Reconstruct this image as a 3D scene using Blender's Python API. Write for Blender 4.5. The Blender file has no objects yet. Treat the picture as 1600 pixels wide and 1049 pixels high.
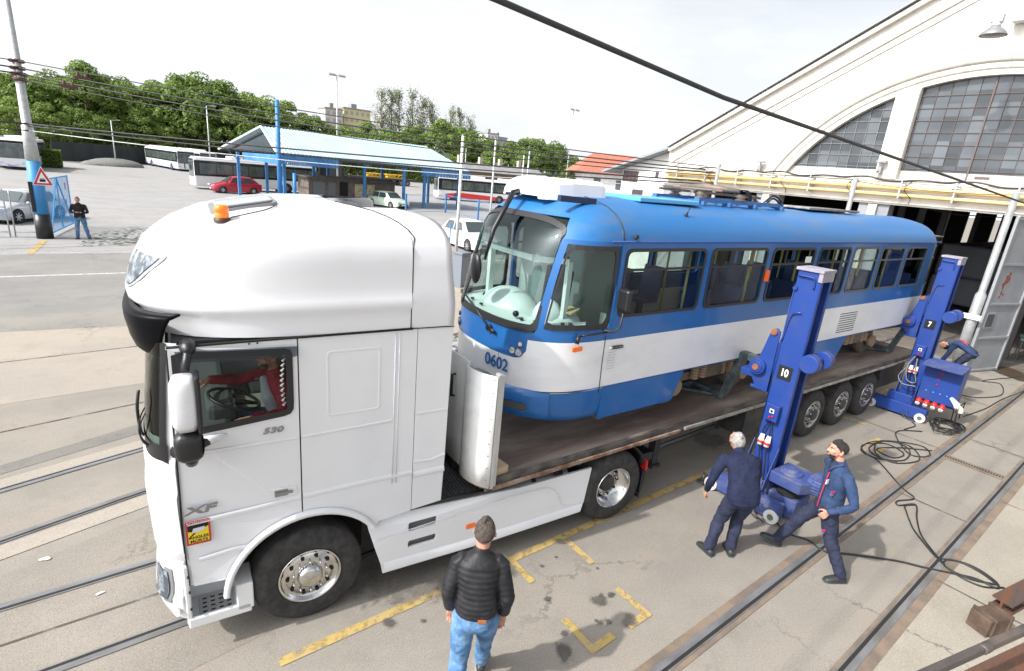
import bpy, bmesh, math, random
from math import pi, sin, cos, radians as RD, sqrt, atan2
from mathutils import Vector, Matrix
from mathutils.geometry import tessellate_polygon
random.seed(7)
S = bpy.context.scene
COL = S.collection
# ---------------------------------------------------------------- camera
cd = bpy.data.cameras.new('camera'); cam = bpy.data.objects.new('camera', cd); COL.objects.link(cam); S.camera = cam
cd.sensor_width = 36; cd.lens = 836.94/1600*36; cd.clip_start = 0.05; cd.clip_end = 3000
rx = Vector((0.793967, -0.601442, 0.088788)); dn = Vector((-0.108983, -0.284477, -0.952468)); fw = Vector((0.598113, 0.746552, -0.291412))
cam.matrix_world = Matrix((( rx.x, -dn.x, -fw.x, 0), (rx.y, -dn.y, -fw.y, 0), (rx.z, -dn.z, -fw.z, 4.4), (0, 0, 0, 1)))
# ---------------------------------------------------------------- light
SUN_EL, SUN_AZ = RD(43), atan2(0.12, -1.0)          # direction towards the sun
W = bpy.data.worlds.new('World'); S.world = W; W.use_nodes = True
nt = W.node_tree; bg = nt.nodes['Background']
sk = nt.nodes.new('ShaderNodeTexSky'); sk.sky_type = 'NISHITA'; sk.sun_disc = False
sk.sun_elevation = SUN_EL; sk.sun_rotation = pi/2-SUN_AZ; sk.dust_density = 3.0; sk.air_density = 1.0; sk.ozone_density = 1.0
tg = nt.nodes.new('ShaderNodeTexCoord'); sx = nt.nodes.new('ShaderNodeSeparateXYZ'); cx_ = nt.nodes.new('ShaderNodeCombineXYZ'); mz = nt.nodes.new('ShaderNodeMath'); mz.operation = 'MAXIMUM'; mz.inputs[1].default_value = .22
nt.links.new(tg.outputs['Generated'], sx.inputs[0]); nt.links.new(sx.outputs[0], cx_.inputs[0]); nt.links.new(sx.outputs[1], cx_.inputs[1]); nt.links.new(sx.outputs[2], mz.inputs[0]); nt.links.new(mz.outputs[0], cx_.inputs[2]); nt.links.new(cx_.outputs[0], sk.inputs['Vector'])
bw = nt.nodes.new('ShaderNodeRGBToBW'); nt.links.new(sk.outputs[0], bw.inputs[0])
mu = nt.nodes.new('ShaderNodeVectorMath'); mu.operation = 'SCALE'; mu.inputs[0].default_value = (1.0, 1.02, 1.05); nt.links.new(bw.outputs[0], mu.inputs['Scale'])
tc = nt.nodes.new('ShaderNodeTexCoord'); nz = nt.nodes.new('ShaderNodeTexNoise'); nz.inputs['Scale'].default_value = 1.6; nz.inputs['Detail'].default_value = 6; nz.inputs['Roughness'].default_value = .6
mp = nt.nodes.new('ShaderNodeMapping'); mp.inputs['Scale'].default_value = (1, 1, 3.5); nt.links.new(tc.outputs['Generated'], mp.inputs[0]); nt.links.new(mp.outputs[0], nz.inputs['Vector'])
rp = nt.nodes.new('ShaderNodeMapRange'); rp.inputs[1].default_value = .35; rp.inputs[2].default_value = .62; rp.inputs[3].default_value = .72; rp.inputs[4].default_value = 1.0; nt.links.new(nz.outputs[0], rp.inputs[0])
mx = nt.nodes.new('ShaderNodeMix'); mx.data_type = 'RGBA'; nt.links.new(rp.outputs[0], mx.inputs[0]); nt.links.new(sk.outputs[0], mx.inputs[6])
br = nt.nodes.new('ShaderNodeVectorMath'); br.operation = 'SCALE'; br.inputs['Scale'].default_value = 3.0; nt.links.new(mu.outputs[0], br.inputs[0])
nt.links.new(br.outputs[0], mx.inputs[7]); nt.links.new(mx.outputs[2], bg.inputs['Color']); bg.inputs['Strength'].default_value = 0.12
sl = bpy.data.lights.new('sun', 'SUN'); sl.energy = 4.8; sl.angle = RD(1.2); sl.color = (1.0, .955, .89)
so = bpy.data.objects.new('sun', sl); COL.objects.link(so)
sd = Vector((cos(SUN_AZ)*cos(SUN_EL), sin(SUN_AZ)*cos(SUN_EL), sin(SUN_EL)))
so.rotation_euler = sd.to_track_quat('Z', 'Y').to_euler()
S.view_settings.view_transform = 'Standard'; S.view_settings.look = 'None'; S.view_settings.exposure = 0.12; S.view_settings.gamma = 1
S.render.engine = 'CYCLES'
# ---------------------------------------------------------------- materials
_M = {}
def mat(name, col, rough=.6, metal=0, col2=None, sc=3.0, bump=0, bsc=40, coat=0, detail=6, lo=.4, hi=.62, spec=.5, stretch=(1,1,1), emit=None, alpha=None):
    if name in _M: return _M[name]
    m = bpy.data.materials.new(name); m.use_nodes = True; t = m.node_tree; n = t.nodes; L = t.links; b = n['Principled BSDF']
    b.inputs['Base Color'].default_value = (*col, 1); b.inputs['Roughness'].default_value = rough; b.inputs['Metallic'].default_value = metal
    b.inputs['Coat Weight'].default_value = coat; b.inputs['Coat Roughness'].default_value = .08; b.inputs['Specular IOR Level'].default_value = spec
    if col2 or bump:
        c = n.new('ShaderNodeTexCoord'); mpn = n.new('ShaderNodeMapping'); mpn.inputs['Scale'].default_value = stretch; L.new(c.outputs['Object'], mpn.inputs[0])
    if col2:
        z = n.new('ShaderNodeTexNoise'); z.inputs['Scale'].default_value = sc; z.inputs['Detail'].default_value = detail; z.inputs['Roughness'].default_value = .65
        L.new(mpn.outputs[0], z.inputs['Vector'])
        r = n.new('ShaderNodeMapRange'); r.inputs[1].default_value = lo; r.inputs[2].default_value = hi; L.new(z.outputs[0], r.inputs[0])
        x = n.new('ShaderNodeMix'); x.data_type = 'RGBA'; x.inputs[6].default_value = (*col, 1); x.inputs[7].default_value = (*col2, 1)
        L.new(r.outputs[0], x.inputs[0]); L.new(x.outputs[2], b.inputs['Base Color'])
        rr = n.new('ShaderNodeMapRange'); rr.inputs[3].default_value = max(rough-.08, .03); rr.inputs[4].default_value = min(rough+.12, 1); L.new(z.outputs[0], rr.inputs[0]); L.new(rr.outputs[0], b.inputs['Roughness'])
    if bump:
        z2 = n.new('ShaderNodeTexNoise'); z2.inputs['Scale'].default_value = bsc; z2.inputs['Detail'].default_value = 5; L.new(mpn.outputs[0], z2.inputs['Vector'])
        bp = n.new('ShaderNodeBump'); bp.inputs['Strength'].default_value = bump; bp.inputs['Distance'].default_value = .02; L.new(z2.outputs[0], bp.inputs['Height']); L.new(bp.outputs[0], b.inputs['Normal'])
    if emit: b.inputs['Emission Color'].default_value = (*emit[:3], 1); b.inputs['Emission Strength'].default_value = emit[3]
    _M[name] = m; return m
def glass(name, tint=(.75, .82, .8), gl=.9, rough=.02):
    if name in _M: return _M[name]
    m = bpy.data.materials.new(name); m.use_nodes = True; t = m.node_tree; n = t.nodes; L = t.links
    for q in list(n):
        if q.type != 'OUTPUT_MATERIAL': n.remove(q)
    o = [q for q in n if q.type == 'OUTPUT_MATERIAL'][0]
    tr = n.new('ShaderNodeBsdfTransparent'); tr.inputs[0].default_value = (*tint, 1)
    g = n.new('ShaderNodeBsdfGlossy'); g.inputs['Roughness'].default_value = rough; g.inputs[0].default_value = (gl, gl, gl, 1)
    lw = n.new('ShaderNodeLayerWeight'); lw.inputs[0].default_value = .5
    pw = n.new('ShaderNodeMath'); pw.operation = 'POWER'; pw.inputs[1].default_value = 5.0; L.new(lw.outputs['Facing'], pw.inputs[0])
    f = n.new('ShaderNodeMapRange'); f.inputs[3].default_value = .035; f.inputs[4].default_value = .9; L.new(pw.outputs[0], f.inputs[0])
    x = n.new('ShaderNodeMixShader'); L.new(f.outputs[0], x.inputs[0]); L.new(tr.outputs[0], x.inputs[1]); L.new(g.outputs[0], x.inputs[2]); L.new(x.outputs[0], o.inputs[0])
    _M[name] = m; return m
def worn(name, col, col2, rough=.8, radial=False, lo=.40, hi=.55, sc=7):
    m = mat(name, col, rough, col2=col2, sc=4); t = m.node_tree; n = t.nodes; L = t.links; b = n['Principled BSDF']; o = n['Material Output']
    c = n.new('ShaderNodeTexCoord'); z = n.new('ShaderNodeTexNoise'); z.inputs['Scale'].default_value = sc; z.inputs['Detail'].default_value = 9; z.inputs['Roughness'].default_value = .75; L.new(c.outputs['Object'], z.inputs['Vector'])
    r = n.new('ShaderNodeMapRange'); r.inputs[1].default_value = lo; r.inputs[2].default_value = hi
    if radial:
        d = n.new('ShaderNodeVectorMath'); d.operation = 'DISTANCE'; d.inputs[1].default_value = (.5, .5, 0); mpn = n.new('ShaderNodeMapping'); mpn.inputs['Scale'].default_value = (1, 1, 0); L.new(c.outputs['Generated'], mpn.inputs[0]); L.new(mpn.outputs[0], d.inputs[0])
        a = n.new('ShaderNodeMath'); a.operation = 'MULTIPLY_ADD'; a.inputs[1].default_value = -1.0; a.inputs[2].default_value = .52; L.new(d.outputs['Value'], a.inputs[0]); s = n.new('ShaderNodeMath'); s.operation = 'MULTIPLY_ADD'; s.inputs[1].default_value = 1.1; L.new(z.outputs[0], s.inputs[0]); L.new(a.outputs[0], s.inputs[2]); L.new(s.outputs[0], r.inputs[0])
        r.inputs[1].default_value = .70; r.inputs[2].default_value = .92; r.inputs[4].default_value = .8
    else: L.new(z.outputs[0], r.inputs[0])
    tr = n.new('ShaderNodeBsdfTransparent'); x = n.new('ShaderNodeMixShader'); L.new(r.outputs[0], x.inputs[0]); L.new(tr.outputs[0], x.inputs[1]); L.new(b.outputs[0], x.inputs[2]); L.new(x.outputs[0], o.inputs['Surface']); return m
# ---------------------------------------------------------------- mesh helper
class MB:
    def __init__(s): s.v = []; s.f = []; s.mi = []; s.sm = []; s.cur = 0; s.smooth = False
    def add(s, vs, fs, sm=None):
        o = len(s.v); s.v += [tuple(v) for v in vs]
        for f in fs: s.f.append([i+o for i in f]); s.mi.append(s.cur); s.sm.append(s.smooth if sm is None else sm)
        return s
    def box(s, x0, x1, y0, y1, z0, z1, M=None):
        vs = [Vector((x, y, z)) for z in (z0, z1) for y in (y0, y1) for x in (x0, x1)]
        if M: vs = [M @ v for v in vs]
        return s.add(vs, [(0,2,3,1), (4,5,7,6), (0,1,5,4), (1,3,7,5), (3,2,6,7), (2,0,4,6)], False)
    def cbox(s, c, d, rz=0, rx_=0, ry=0):
        M = Matrix.Translation(c) @ Matrix.Rotation(rz, 4, 'Z') @ Matrix.Rotation(ry, 4, 'Y') @ Matrix.Rotation(rx_, 4, 'X')
        return s.box(-d[0]/2, d[0]/2, -d[1]/2, d[1]/2, -d[2]/2, d[2]/2, M)
    def bar(s, a, b, w, h, up=(0, 0, 1)):
        a, b = Vector(a), Vector(b); d = (b-a); l = d.length; d.normalize(); u = Vector(up); sd_ = d.cross(u)
        if sd_.length < 1e-4: sd_ = d.cross(Vector((1, 0, 0)))
        sd_.normalize(); u = sd_.cross(d)
        M = Matrix((( d.x, sd_.x, u.x, a.x), (d.y, sd_.y, u.y, a.y), (d.z, sd_.z, u.z, a.z), (0, 0, 0, 1)))
        return s.box(0, l, -w/2, w/2, -h/2, h/2, M)
    def tube(s, pts, r, n=8, cap=True, sm=True):
        pts = [Vector(p) for p in pts]; rs = r if isinstance(r, (list, tuple)) else [r]*len(pts)
        N = None; rings = []
        for i, p in enumerate(pts):
            d = (pts[min(i+1, len(pts)-1)]-pts[max(i-1, 0)])
            if d.length < 1e-9: d = Vector((0, 0, 1))
            d.normalize()
            if N is None: N = d.cross(Vector((0, 0, 1)) if abs(d.z) < .9 else Vector((1, 0, 0))).normalized()
            else:
                N = N-d*N.dot(d)
                if N.length < 1e-6: N = d.orthogonal()
                N.normalize()
            B = d.cross(N); rings.append([p+(N*cos(2*pi*k/n)+B*sin(2*pi*k/n))*rs[i] for k in range(n)])
        o = len(s.v); vs = [q for g in rings for q in g]
        fs = [(i*n+k, i*n+(k+1) % n, (i+1)*n+(k+1) % n, (i+1)*n+k) for i in range(len(pts)-1) for k in range(n)]
        s.add(vs, fs, sm)
        if cap: s.f.append([o+k for k in range(n)][::-1]); s.mi.append(s.cur); s.sm.append(False); s.f.append([o+(len(pts)-1)*n+k for k in range(n)]); s.mi.append(s.cur); s.sm.append(False)
        return s
    def lathe(s, prof, o=(0, 0, 0), axis='Y', n=32, sm=True, a0=0, a1=2*pi):
        # prof: list of (along axis, radius)
        full = abs(a1-a0-2*pi) < 1e-6; m = n if full else n+1; vs = []
        for a, r in prof:
            for k in range(m):
                t = a0+(a1-a0)*k/n; c, d = r*cos(t), r*sin(t)
                vs.append({'Y': (c, a, d), 'X': (a, c, d), 'Z': (c, d, a)}[axis])
        vs = [(v[0]+o[0], v[1]+o[1], v[2]+o[2]) for v in vs]
        fs = [(i*m+k, i*m+(k+1) % m, (i+1)*m+(k+1) % m, (i+1)*m+k) for i in range(len(prof)-1) for k in range(m if full else n)]
        return s.add(vs, fs, sm)
    def cyl(s, a, b, r0, r1=None, n=16): return s.tube([a, b], [r0, r0 if r1 is None else r1], n)
    def grid(s, rows, closeu=False, sm=True, keep=None):
        nr, nc = len(rows), len(rows[0]); vs = [p for r in rows for p in r]; fs = []
        for i in range(nr-1):
            for j in range(nc if closeu else nc-1):
                if keep and not keep(i, j): continue
                fs.append((i*nc+j, i*nc+(j+1) % nc, (i+1)*nc+(j+1) % nc, (i+1)*nc+j))
        return s.add(vs, fs, sm)
    def poly(s, loops, f, th=0, dirv=(0, 0, 0)):
        # loops: list of 2-D loops (outer, holes...), f maps 2-D to 3-D ; extrude by vector dirv if given
        l3 = [[Vector((p[0], p[1], 0)) for p in lp] for lp in loops]; tris = tessellate_polygon(l3)
        flat = [p for lp in loops for p in lp]; d = Vector(dirv)
        base = [Vector(f(*p)) for p in flat]
        s.add(base, [tuple(t) for t in tris], False)
        if d.length > 0:
            s.add([b+d for b in base], [tuple(t)[::-1] for t in tris], False)
            for lp in loops:
                v = [Vector(f(*p)) for p in lp]; k = len(lp)
                s.add(v+[q+d for q in v], [(i, (i+1) % k, k+(i+1) % k, k+i) for i in range(k)], False)
        return s
    def sphere(s, c, r, n=12, m=8):
        c = Vector(c); r = Vector(r) if not isinstance(r, (int, float)) else Vector((r, r, r)); vs = []
        for i in range(m+1):
            a = -pi/2+pi*i/m
            for k in range(n): vs.append(c+Vector((r.x*cos(a)*cos(2*pi*k/n), r.y*cos(a)*sin(2*pi*k/n), r.z*sin(a))))
        return s.add(vs, [(i*n+k, i*n+(k+1) % n, (i+1)*n+(k+1) % n, (i+1)*n+k) for i in range(m) for k in range(n)], True)
    def build(s, name, mats, parent=None, bevel=0, loc=None, label=None, merge=True, fixn=True, weld=1e-4):
        me = bpy.data.meshes.new(name); me.from_pydata(s.v, [], s.f); me.polygons.foreach_set('material_index', s.mi); me.polygons.foreach_set('use_smooth', s.sm)
        if not isinstance(mats, (list, tuple)): mats = [mats]
        for m in mats: me.materials.append(m)
        if merge or fixn:
            bm = bmesh.new(); bm.from_mesh(me)
            if merge: bmesh.ops.remove_doubles(bm, verts=bm.verts, dist=weld)
            if fixn: bmesh.ops.recalc_face_normals(bm, faces=bm.faces)
            bm.to_mesh(me); bm.free()
        me.update()
        o = bpy.data.objects.new(name, me); COL.objects.link(o)
        if parent: o.parent = parent
        if loc: o.location = loc
        if label: o['label'] = label
        if bevel:
            b = o.modifiers.new('bevel', 'BEVEL'); b.width = bevel; b.segments = 2; b.limit_method = 'ANGLE'; b.angle_limit = RD(40); b.harden_normals = False
        return o
def tag(o, label=None, cat=None, group=None, kind=None):
    if label: o['label'] = label
    if cat: o['category'] = cat
    if group: o['group'] = group
    if kind: o['kind'] = kind
    return o
def root(name, loc, rz, label, cat, group=None):
    o = bpy.data.objects.new(name, None); COL.objects.link(o); o.location = loc; o.rotation_euler = (0, 0, rz); o.empty_display_size = .3
    return tag(o, label, cat, group)
def struct(o): o['kind'] = 'structure'; return o
def copytree(o, parent=None):
    c = o.copy(); COL.objects.link(c); c.parent = parent
    for ch in list(o.children): copytree(ch, c)
    return c
def rrect(x0, x1, z0, z1, r, n=5):
    out = []
    for cx, cz, a in ((x1-r, z1-r, 0), (x0+r, z1-r, pi/2), (x0+r, z0+r, pi), (x1-r, z0+r, 1.5*pi)):
        for k in range(n+1): t = a+pi/2*k/n; out.append((cx+r*cos(t), cz+r*sin(t)))
    return out
def inset(poly, d):
    n = len(poly); out = []
    for i in range(n):
        p, a, b = Vector(poly[i]), Vector(poly[i-1]), Vector(poly[(i+1) % n])
        e = (b-a).normalized(); out.append((p.x-e.y*d, p.y+e.x*d))
    return out
def catmull(P, k=6):
    P = [Vector(p) for p in P]; out = []
    for i in range(len(P)-1):
        a, b, c, d = P[max(i-1, 0)], P[i], P[i+1], P[min(i+2, len(P)-1)]
        for j in range(k):
            t = j/k; out.append(.5*((2*b)+(c-a)*t+(2*a-5*b+4*c-d)*t*t+(3*b-a-3*c+d)*t**3))
    return out+[P[-1]]
def text(name, body, size, M, m, parent=None, ext=.001, align='CENTER', bold=0, xs=1.0, spacing=1.0):
    c = bpy.data.curves.new(name, 'FONT'); c.body = body; c.size = size; c.extrude = ext; c.align_x = align; c.align_y = 'CENTER'; c.offset = bold; c.space_character = spacing
    tmp = bpy.data.objects.new(name, c); COL.objects.link(tmp)
    dg = bpy.context.evaluated_depsgraph_get(); me = bpy.data.meshes.new_from_object(tmp.evaluated_get(dg)); bpy.data.objects.remove(tmp)
    me.transform(Matrix.Diagonal((xs, 1, 1, 1))); me.transform(M); me.materials.clear(); me.materials.append(m)
    o = bpy.data.objects.new(name, me); COL.objects.link(o); o.parent = parent; return o
def face_m(o, right, up):   # matrix placing text: x->right, y->up
    r, u = Vector(right).normalized(), Vector(up).normalized(); n = r.cross(u)
    return Matrix(((r.x, u.x, n.x, o[0]), (r.y, u.y, n.y, o[1]), (r.z, u.z, n.z, o[2]), (0, 0, 0, 1)))
def spow(a, p): return math.copysign(abs(a)**p, a)
class Nose:   # plan superellipse in front of x = xa ; rows z -> (half width, nose x)
    def __init__(s, tab, xa, n, yc, sgn=1): s.tab = tab; s.xa = xa; s.n = n; s.yc = yc; s.sg = sgn
    def at(s, z):
        T = s.tab
        if z <= T[0][0]: return T[0][1:]
        for a, b in zip(T, T[1:]):
            if z <= b[0]: k = (z-a[0])/(b[0]-a[0]+1e-9); return tuple(a[i]+(b[i]-a[i])*k for i in (1, 2))
        return T[-1][1:]
    def pt(s, th, z, off=0):   # th degrees, 0 near side .. 180 far side
        hw, xn = s.at(z); hw += off; xn -= off*s.sg; t = RD(th)
        return Vector((s.xa-(s.xa-xn)*spow(sin(t), 2/s.n), s.yc-hw*spow(cos(t), 2/s.n), z))
    def patch(s, mb, fth, z0, z1, off, nz=10, nt=16, sm=True):   # fth(z) -> (th0, th1)
        rows = []
        for i in range(nz+1):
            z = z0+(z1-z0)*i/nz; a, b = fth(z); rows.append([s.pt(a+(b-a)*j/nt, z, off) for j in range(nt+1)])
        mb.grid(rows, sm=sm)
    def ribbon(s, mb, outer, inner, off, off2=None):
        n = len(outer); o = len(mb.v); k = off if off2 is None else off2
        A = [s.pt(*p, off) for p in outer]; B = [s.pt(*p, off) for p in inner]; A2 = [s.pt(*p, -.01) for p in outer]; B2 = [s.pt(*p, -.01) for p in inner]
        rows = [A2, A, B, B2]; mb.grid(rows, closeu=True, sm=False)
def ringpoly(mb, outer, inner, f, d):   # flat frame with thickness vector d
    n = len(outer); A = [Vector(f(*p)) for p in outer]; B = [Vector(f(*p)) for p in inner]; d = Vector(d)
    mb.grid([[a for a in A], [a+d for a in A], [b+d for b in B], [b for b in B]], closeu=True, sm=False)

def split_loose(o):
    """one mesh object per loose piece, same name, parent and properties"""
    me = o.data; n = len(me.vertices); par = list(range(n))
    def find(a):
        while par[a] != a: par[a] = par[par[a]]; a = par[a]
        return a
    for e in me.edges:
        a, b = find(e.vertices[0]), find(e.vertices[1])
        if a != b: par[a] = b
    groups = {}
    for p in me.polygons: groups.setdefault(find(p.vertices[0]), []).append(p)
    if len(groups) < 2: return
    base = o.name.split('.')[0]; out = []
    for ps in groups.values():
        idx = {}; vs = []; fs = []
        for p in ps:
            f = []
            for v in p.vertices:
                if v not in idx: idx[v] = len(vs); vs.append(tuple(me.vertices[v].co))
                f.append(idx[v])
            fs.append(f)
        m2 = bpy.data.meshes.new(base); m2.from_pydata(vs, [], fs); m2.polygons.foreach_set('use_smooth', [p.use_smooth for p in ps]); m2.polygons.foreach_set('material_index', [p.material_index for p in ps])
        for mt in me.materials: m2.materials.append(mt)
        out.append(m2)
    o.data = out[0]
    for m2 in out[1:]:
        c = o.copy(); c.data = m2; COL.objects.link(c); c.name = base
# ---------------------------------------------------------------- shared materials
white = mat('white_paint', (.70, .71, .735), .22, coat=.6, col2=(.655, .665, .685), sc=2.2, lo=.5, hi=.8)
blackp = mat('black_plastic', (.012, .012, .014), .35, bump=.15, bsc=200)
rubber = mat('tyre_rubber', (.018, .018, .018), .8, col2=(.045, .042, .04), sc=9, bump=.3, bsc=90)
chrome = mat('polished_alloy', (.72, .72, .72), .16, 1, col2=(.5, .5, .5), sc=6)
steel = mat('bare_steel', (.35, .35, .35), .42, .8, col2=(.2, .19, .18), sc=8)
dark = mat('dark_void', (.01, .01, .01), .9)
chassis = mat('chassis_black', (.025, .025, .027), .6, col2=(.06, .055, .05), sc=5)
amber = mat('amber_lens', (.85, .16, .01), .25, coat=.5)
redl = mat('red_lens', (.5, .01, .01), .25, coat=.5)
clear = mat('lamp_glass', (.75, .8, .85), .06, .35, col2=(.35, .4, .45), sc=18)
galv = mat('galvanised', (.52, .53, .54), .45, .35, col2=(.4, .41, .42), sc=7)
cloth_in = mat('interior_dark', (.02, .021, .023), .8)
greyp = mat('grey_plastic', (.18, .185, .19), .5)
glc = glass('clear_glass', (.78, .86, .83))
gltruck = glass('cab_glass', (.80, .84, .83), .35)
yel = worn('road_yellow', (.43, .30, .085), (.36, .28, .14), lo=.33, hi=.50, sc=6)

def wheel(parent, name, c, r, w, side=-1, holes=True, dish=.0, tread=True, nuts=10, loc=None, rimr=None, alu=chrome):
    """c: hub centre on outer face plane; side -1 = outer face towards -y"""
    rt = root(name, c, 0, None, None); rt.parent = parent
    for k in ('label', 'category'):
        if k in rt: del rt[k]
    R = rimr or r*.56; s = side
    m = MB(); m.lathe([(-s*w, R*.98), (-s*w*.98, r*.9), (-s*w*.88, r*.985), (-s*w*.75, r), (-s*w*.25, r), (-s*w*.12, r*.985), (-s*.012, r*.92), (s*.004, r*.8), (s*.006, r*.68), (-s*.008, R*1.03), (-s*.03, R*.985)], n=48)
    if tread:
        for g in (.3, .5, .7): m.lathe([(-s*w*(g-.012), r*1.0015), (-s*w*(g+.012), r*1.0015)], n=48)
    m.build('tyre', rubber, rt)
    m = MB(); m.lathe([(-s*.03, R), (s*.0, R*1.02), (s*.004, R*.99), (-s*.012, R*.94), (-s*(.06+dish), R*.86), (-s*(.045+dish), R*.78), (-s*(.03+dish), R*.5), (-s*(.03+dish), R*.42)], n=48)
    m.build('rim', alu, rt)
    m = MB(); m.lathe([(-s*(.03+dish), R*.42), (s*(.02-dish), R*.38), (s*(.035-dish), R*.3), (s*(.036-dish), 0.001)], n=24); m.build('hub', alu if dish == 0 else chassis, rt)
    if holes:
        m = MB()
        for k in range(10):
            a = 2*pi*k/10; m.cyl((cos(a)*R*.72, -s*(.028+dish)-s*.02, sin(a)*R*.72), (cos(a)*R*.72, -s*(.028+dish)+s*.006, sin(a)*R*.72), R*.062, n=10)
        m.build('hand_hole', dark, rt)
        m = MB()
        for k in range(nuts):
            a = 2*pi*(k+.5)/nuts; m.cyl((cos(a)*R*.56, -s*(.03+dish), sin(a)*R*.56), (cos(a)*R*.56, s*(.018-dish), sin(a)*R*.56), R*.045, R*.03, n=8)
        m.build('wheel_nut', chrome, rt)
    return rt
# ================================================================ TRUCK
TR = root('truck', (1.30, 4.38, 0), RD(-6.6), 'big white tractor unit with tall roof and driver, pulling the flatbed', 'truck')
YC = 1.25
# roof cap
tabR = [(2.94, 1.245, -1.20), (3.12, 1.25, -1.235), (3.15, 1.268, -1.265), (3.20, 1.268, -1.268), (3.27, 1.252, -1.25), (3.4, 1.243, -1.215), (3.55, 1.24, -1.14), (3.66, 1.232, -1.02), (3.74, 1.20, -.89), (3.82, 1.13, -.72), (3.87, 1.05, -.55), (3.91, .95, -.38), (3.945, .80, -.16), (3.965, .60, .05), (3.975, .35, .2), (3.98, .03, .32)]
roofN = Nose(tabR, .45, 3.2, YC)
m = MB(); m.smooth = True; rows = []
zs = [2.94, 3.03, 3.12, 3.15, 3.175, 3.20, 3.235, 3.27, 3.33, 3.4, 3.47, 3.55, 3.62, 3.68, 3.73, 3.78, 3.82, 3.85, 3.87, 3.89, 3.91, 3.925, 3.945, 3.955, 3.965, 3.97, 3.975, 3.98]
for z in zs:
    hw, xn = roofN.at(z); row = []
    xe = .93 if hw > 1.15 else .93-.55*(1-(hw/1.15)**1.6)
    for k in range(7): row.append(Vector((xe+(.45-xe)*k/7, YC-hw, z)))
    row += [roofN.pt(th, z) for th in [0.5, 2, 4, 7, 11, 16, 21, 27, 33, 40, 48, 57, 66, 75, 85, 90, 95, 105, 114, 123, 132, 140, 147, 153, 159, 164, 169, 173, 176, 178, 179.5]]
    for k in range(7): row.append(Vector((.45+(xe-.45)*(k+1)/7, YC+hw, z)))
    rows.append(row)
m.grid(rows)
m.build('roof_cap', white, TR)
# side air deflectors behind the roof cap, open between
for sgn, nm in ((1, 'near'), (-1, 'far')):
    m = MB(); rows = []
    zz = [(2.94, .005, 1.37), (3.15, .0, 1.36), (3.3, .01, 1.35), (3.5, .035, 1.32), (3.68, .075, 1.31), (3.76, .1, 1.30), (3.82, .16, 1.28), (3.87, .24, 1.26), (3.91, .34, 1.22), (3.945, .5, 1.13), (3.96, .62, 1.0)]
    for z, ins, xe in zz:
        hw = roofN.at(z)[0]; y0 = (YC-hw)+.002; xb = .935 if hw > 1.15 else .935-.55*(1-(hw/1.15)**1.6)
        y = y0 if z < 3.8 else y0; rows.append([Vector((xb+(xe-xb)*k/6, y, z)) for k in range(7)])
    rows = [[Vector((p.x, p.y if sgn == 1 else 2*YC-p.y, p.z)) for p in r] for r in rows]
    m.grid(rows)
    m.grid([[r[-1] for r in rows], [Vector((r[-1].x-.05, r[-1].y+sgn*.06, r[-1].z)) for r in rows], [Vector((r[-1].x-.3, r[-1].y+sgn*.09, r[-1].z-.02)) for r in rows]])
    m.build('air_deflector', white, TR)
m = MB(); rows = []
for i in range(9):
    y = .35+i*(1.8/8); u = abs(y-YC)/.9; x0 = .4+.5*u**1.5; rows.append([(x0, y, 3.955-.03*u*u), (x0+.12, y, 3.86), (x0+.25, y, 3.6), (.93, y, 3.0)])
m.grid(rows); m.build('rear_roof_panel', white, TR)
# ledge shadow groove and seams
m = MB(); m.tube([(.95, -.002, 2.935), (-.3, -.002, 2.93), (-.75, .0, 2.925), (-.98, .01, 2.92)], .011, 6)
m.tube([(.932, YC-roofN.at(z)[0]-.001, z) for z in (2.94, 3.12)]+[(.937, YC-roofN.at(z)[0]+.004, z) for z in (3.3, 3.5, 3.66)]+[(.935-.55*(1-(roofN.at(z)[0]/1.15)**1.6), YC-roofN.at(z)[0], z+.002) for z in (3.76, 3.82, 3.87, 3.91, 3.945, 3.965, 3.975)], .0055, 5)
m.tube([(1.37, -.0, 2.93), (.94, -.001, 2.935)], .006, 5)
m.tube([(-.987, .004+.03, .74), (-1.0, .02, 1.2), (-.99, .024, 1.7), (-.985, .02, 2.3), (-.98, .018, 2.9)], .007, 5)
m.build('panel_seam', dark, TR)
def roofz(x, y):
    best = 3.0
    for i in range(200):
        z = 3.2+.78*i/199; hw, xn = roofN.at(z); fx = max(0, (.45-x)/(.45-xn)); fy = abs(y-YC)/hw
        if fx**3.2+fy**3.2 <= 1: best = z
    return best
# roof hatch, hood bump
m = MB(); m.poly([rrect(-.60, -.08, .62, 1.15, .06)], lambda a, b: (a, b, roofz(a, b)-.015), dirv=(0, 0, .045)); h = m.build('roof_hatch', mat('hatch_frame', (.2, .2, .21), .5), TR, bevel=.01)
m = MB(); m.poly([rrect(-.56, -.12, .66, 1.11, .05)], lambda a, b: (a, b, roofz(a, b)+.032), dirv=(0, 0, .012)); m.build('hatch_glass', mat('hatch_smoked', (.25, .27, .29), .1, coat=1), h)
m = MB(); m.poly([rrect(-.78, -.5, .75, 1.1, .04)], lambda a, b: (a, b, 3.9+.29*(a+.78)), dirv=(0, 0, .02)); 
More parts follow.
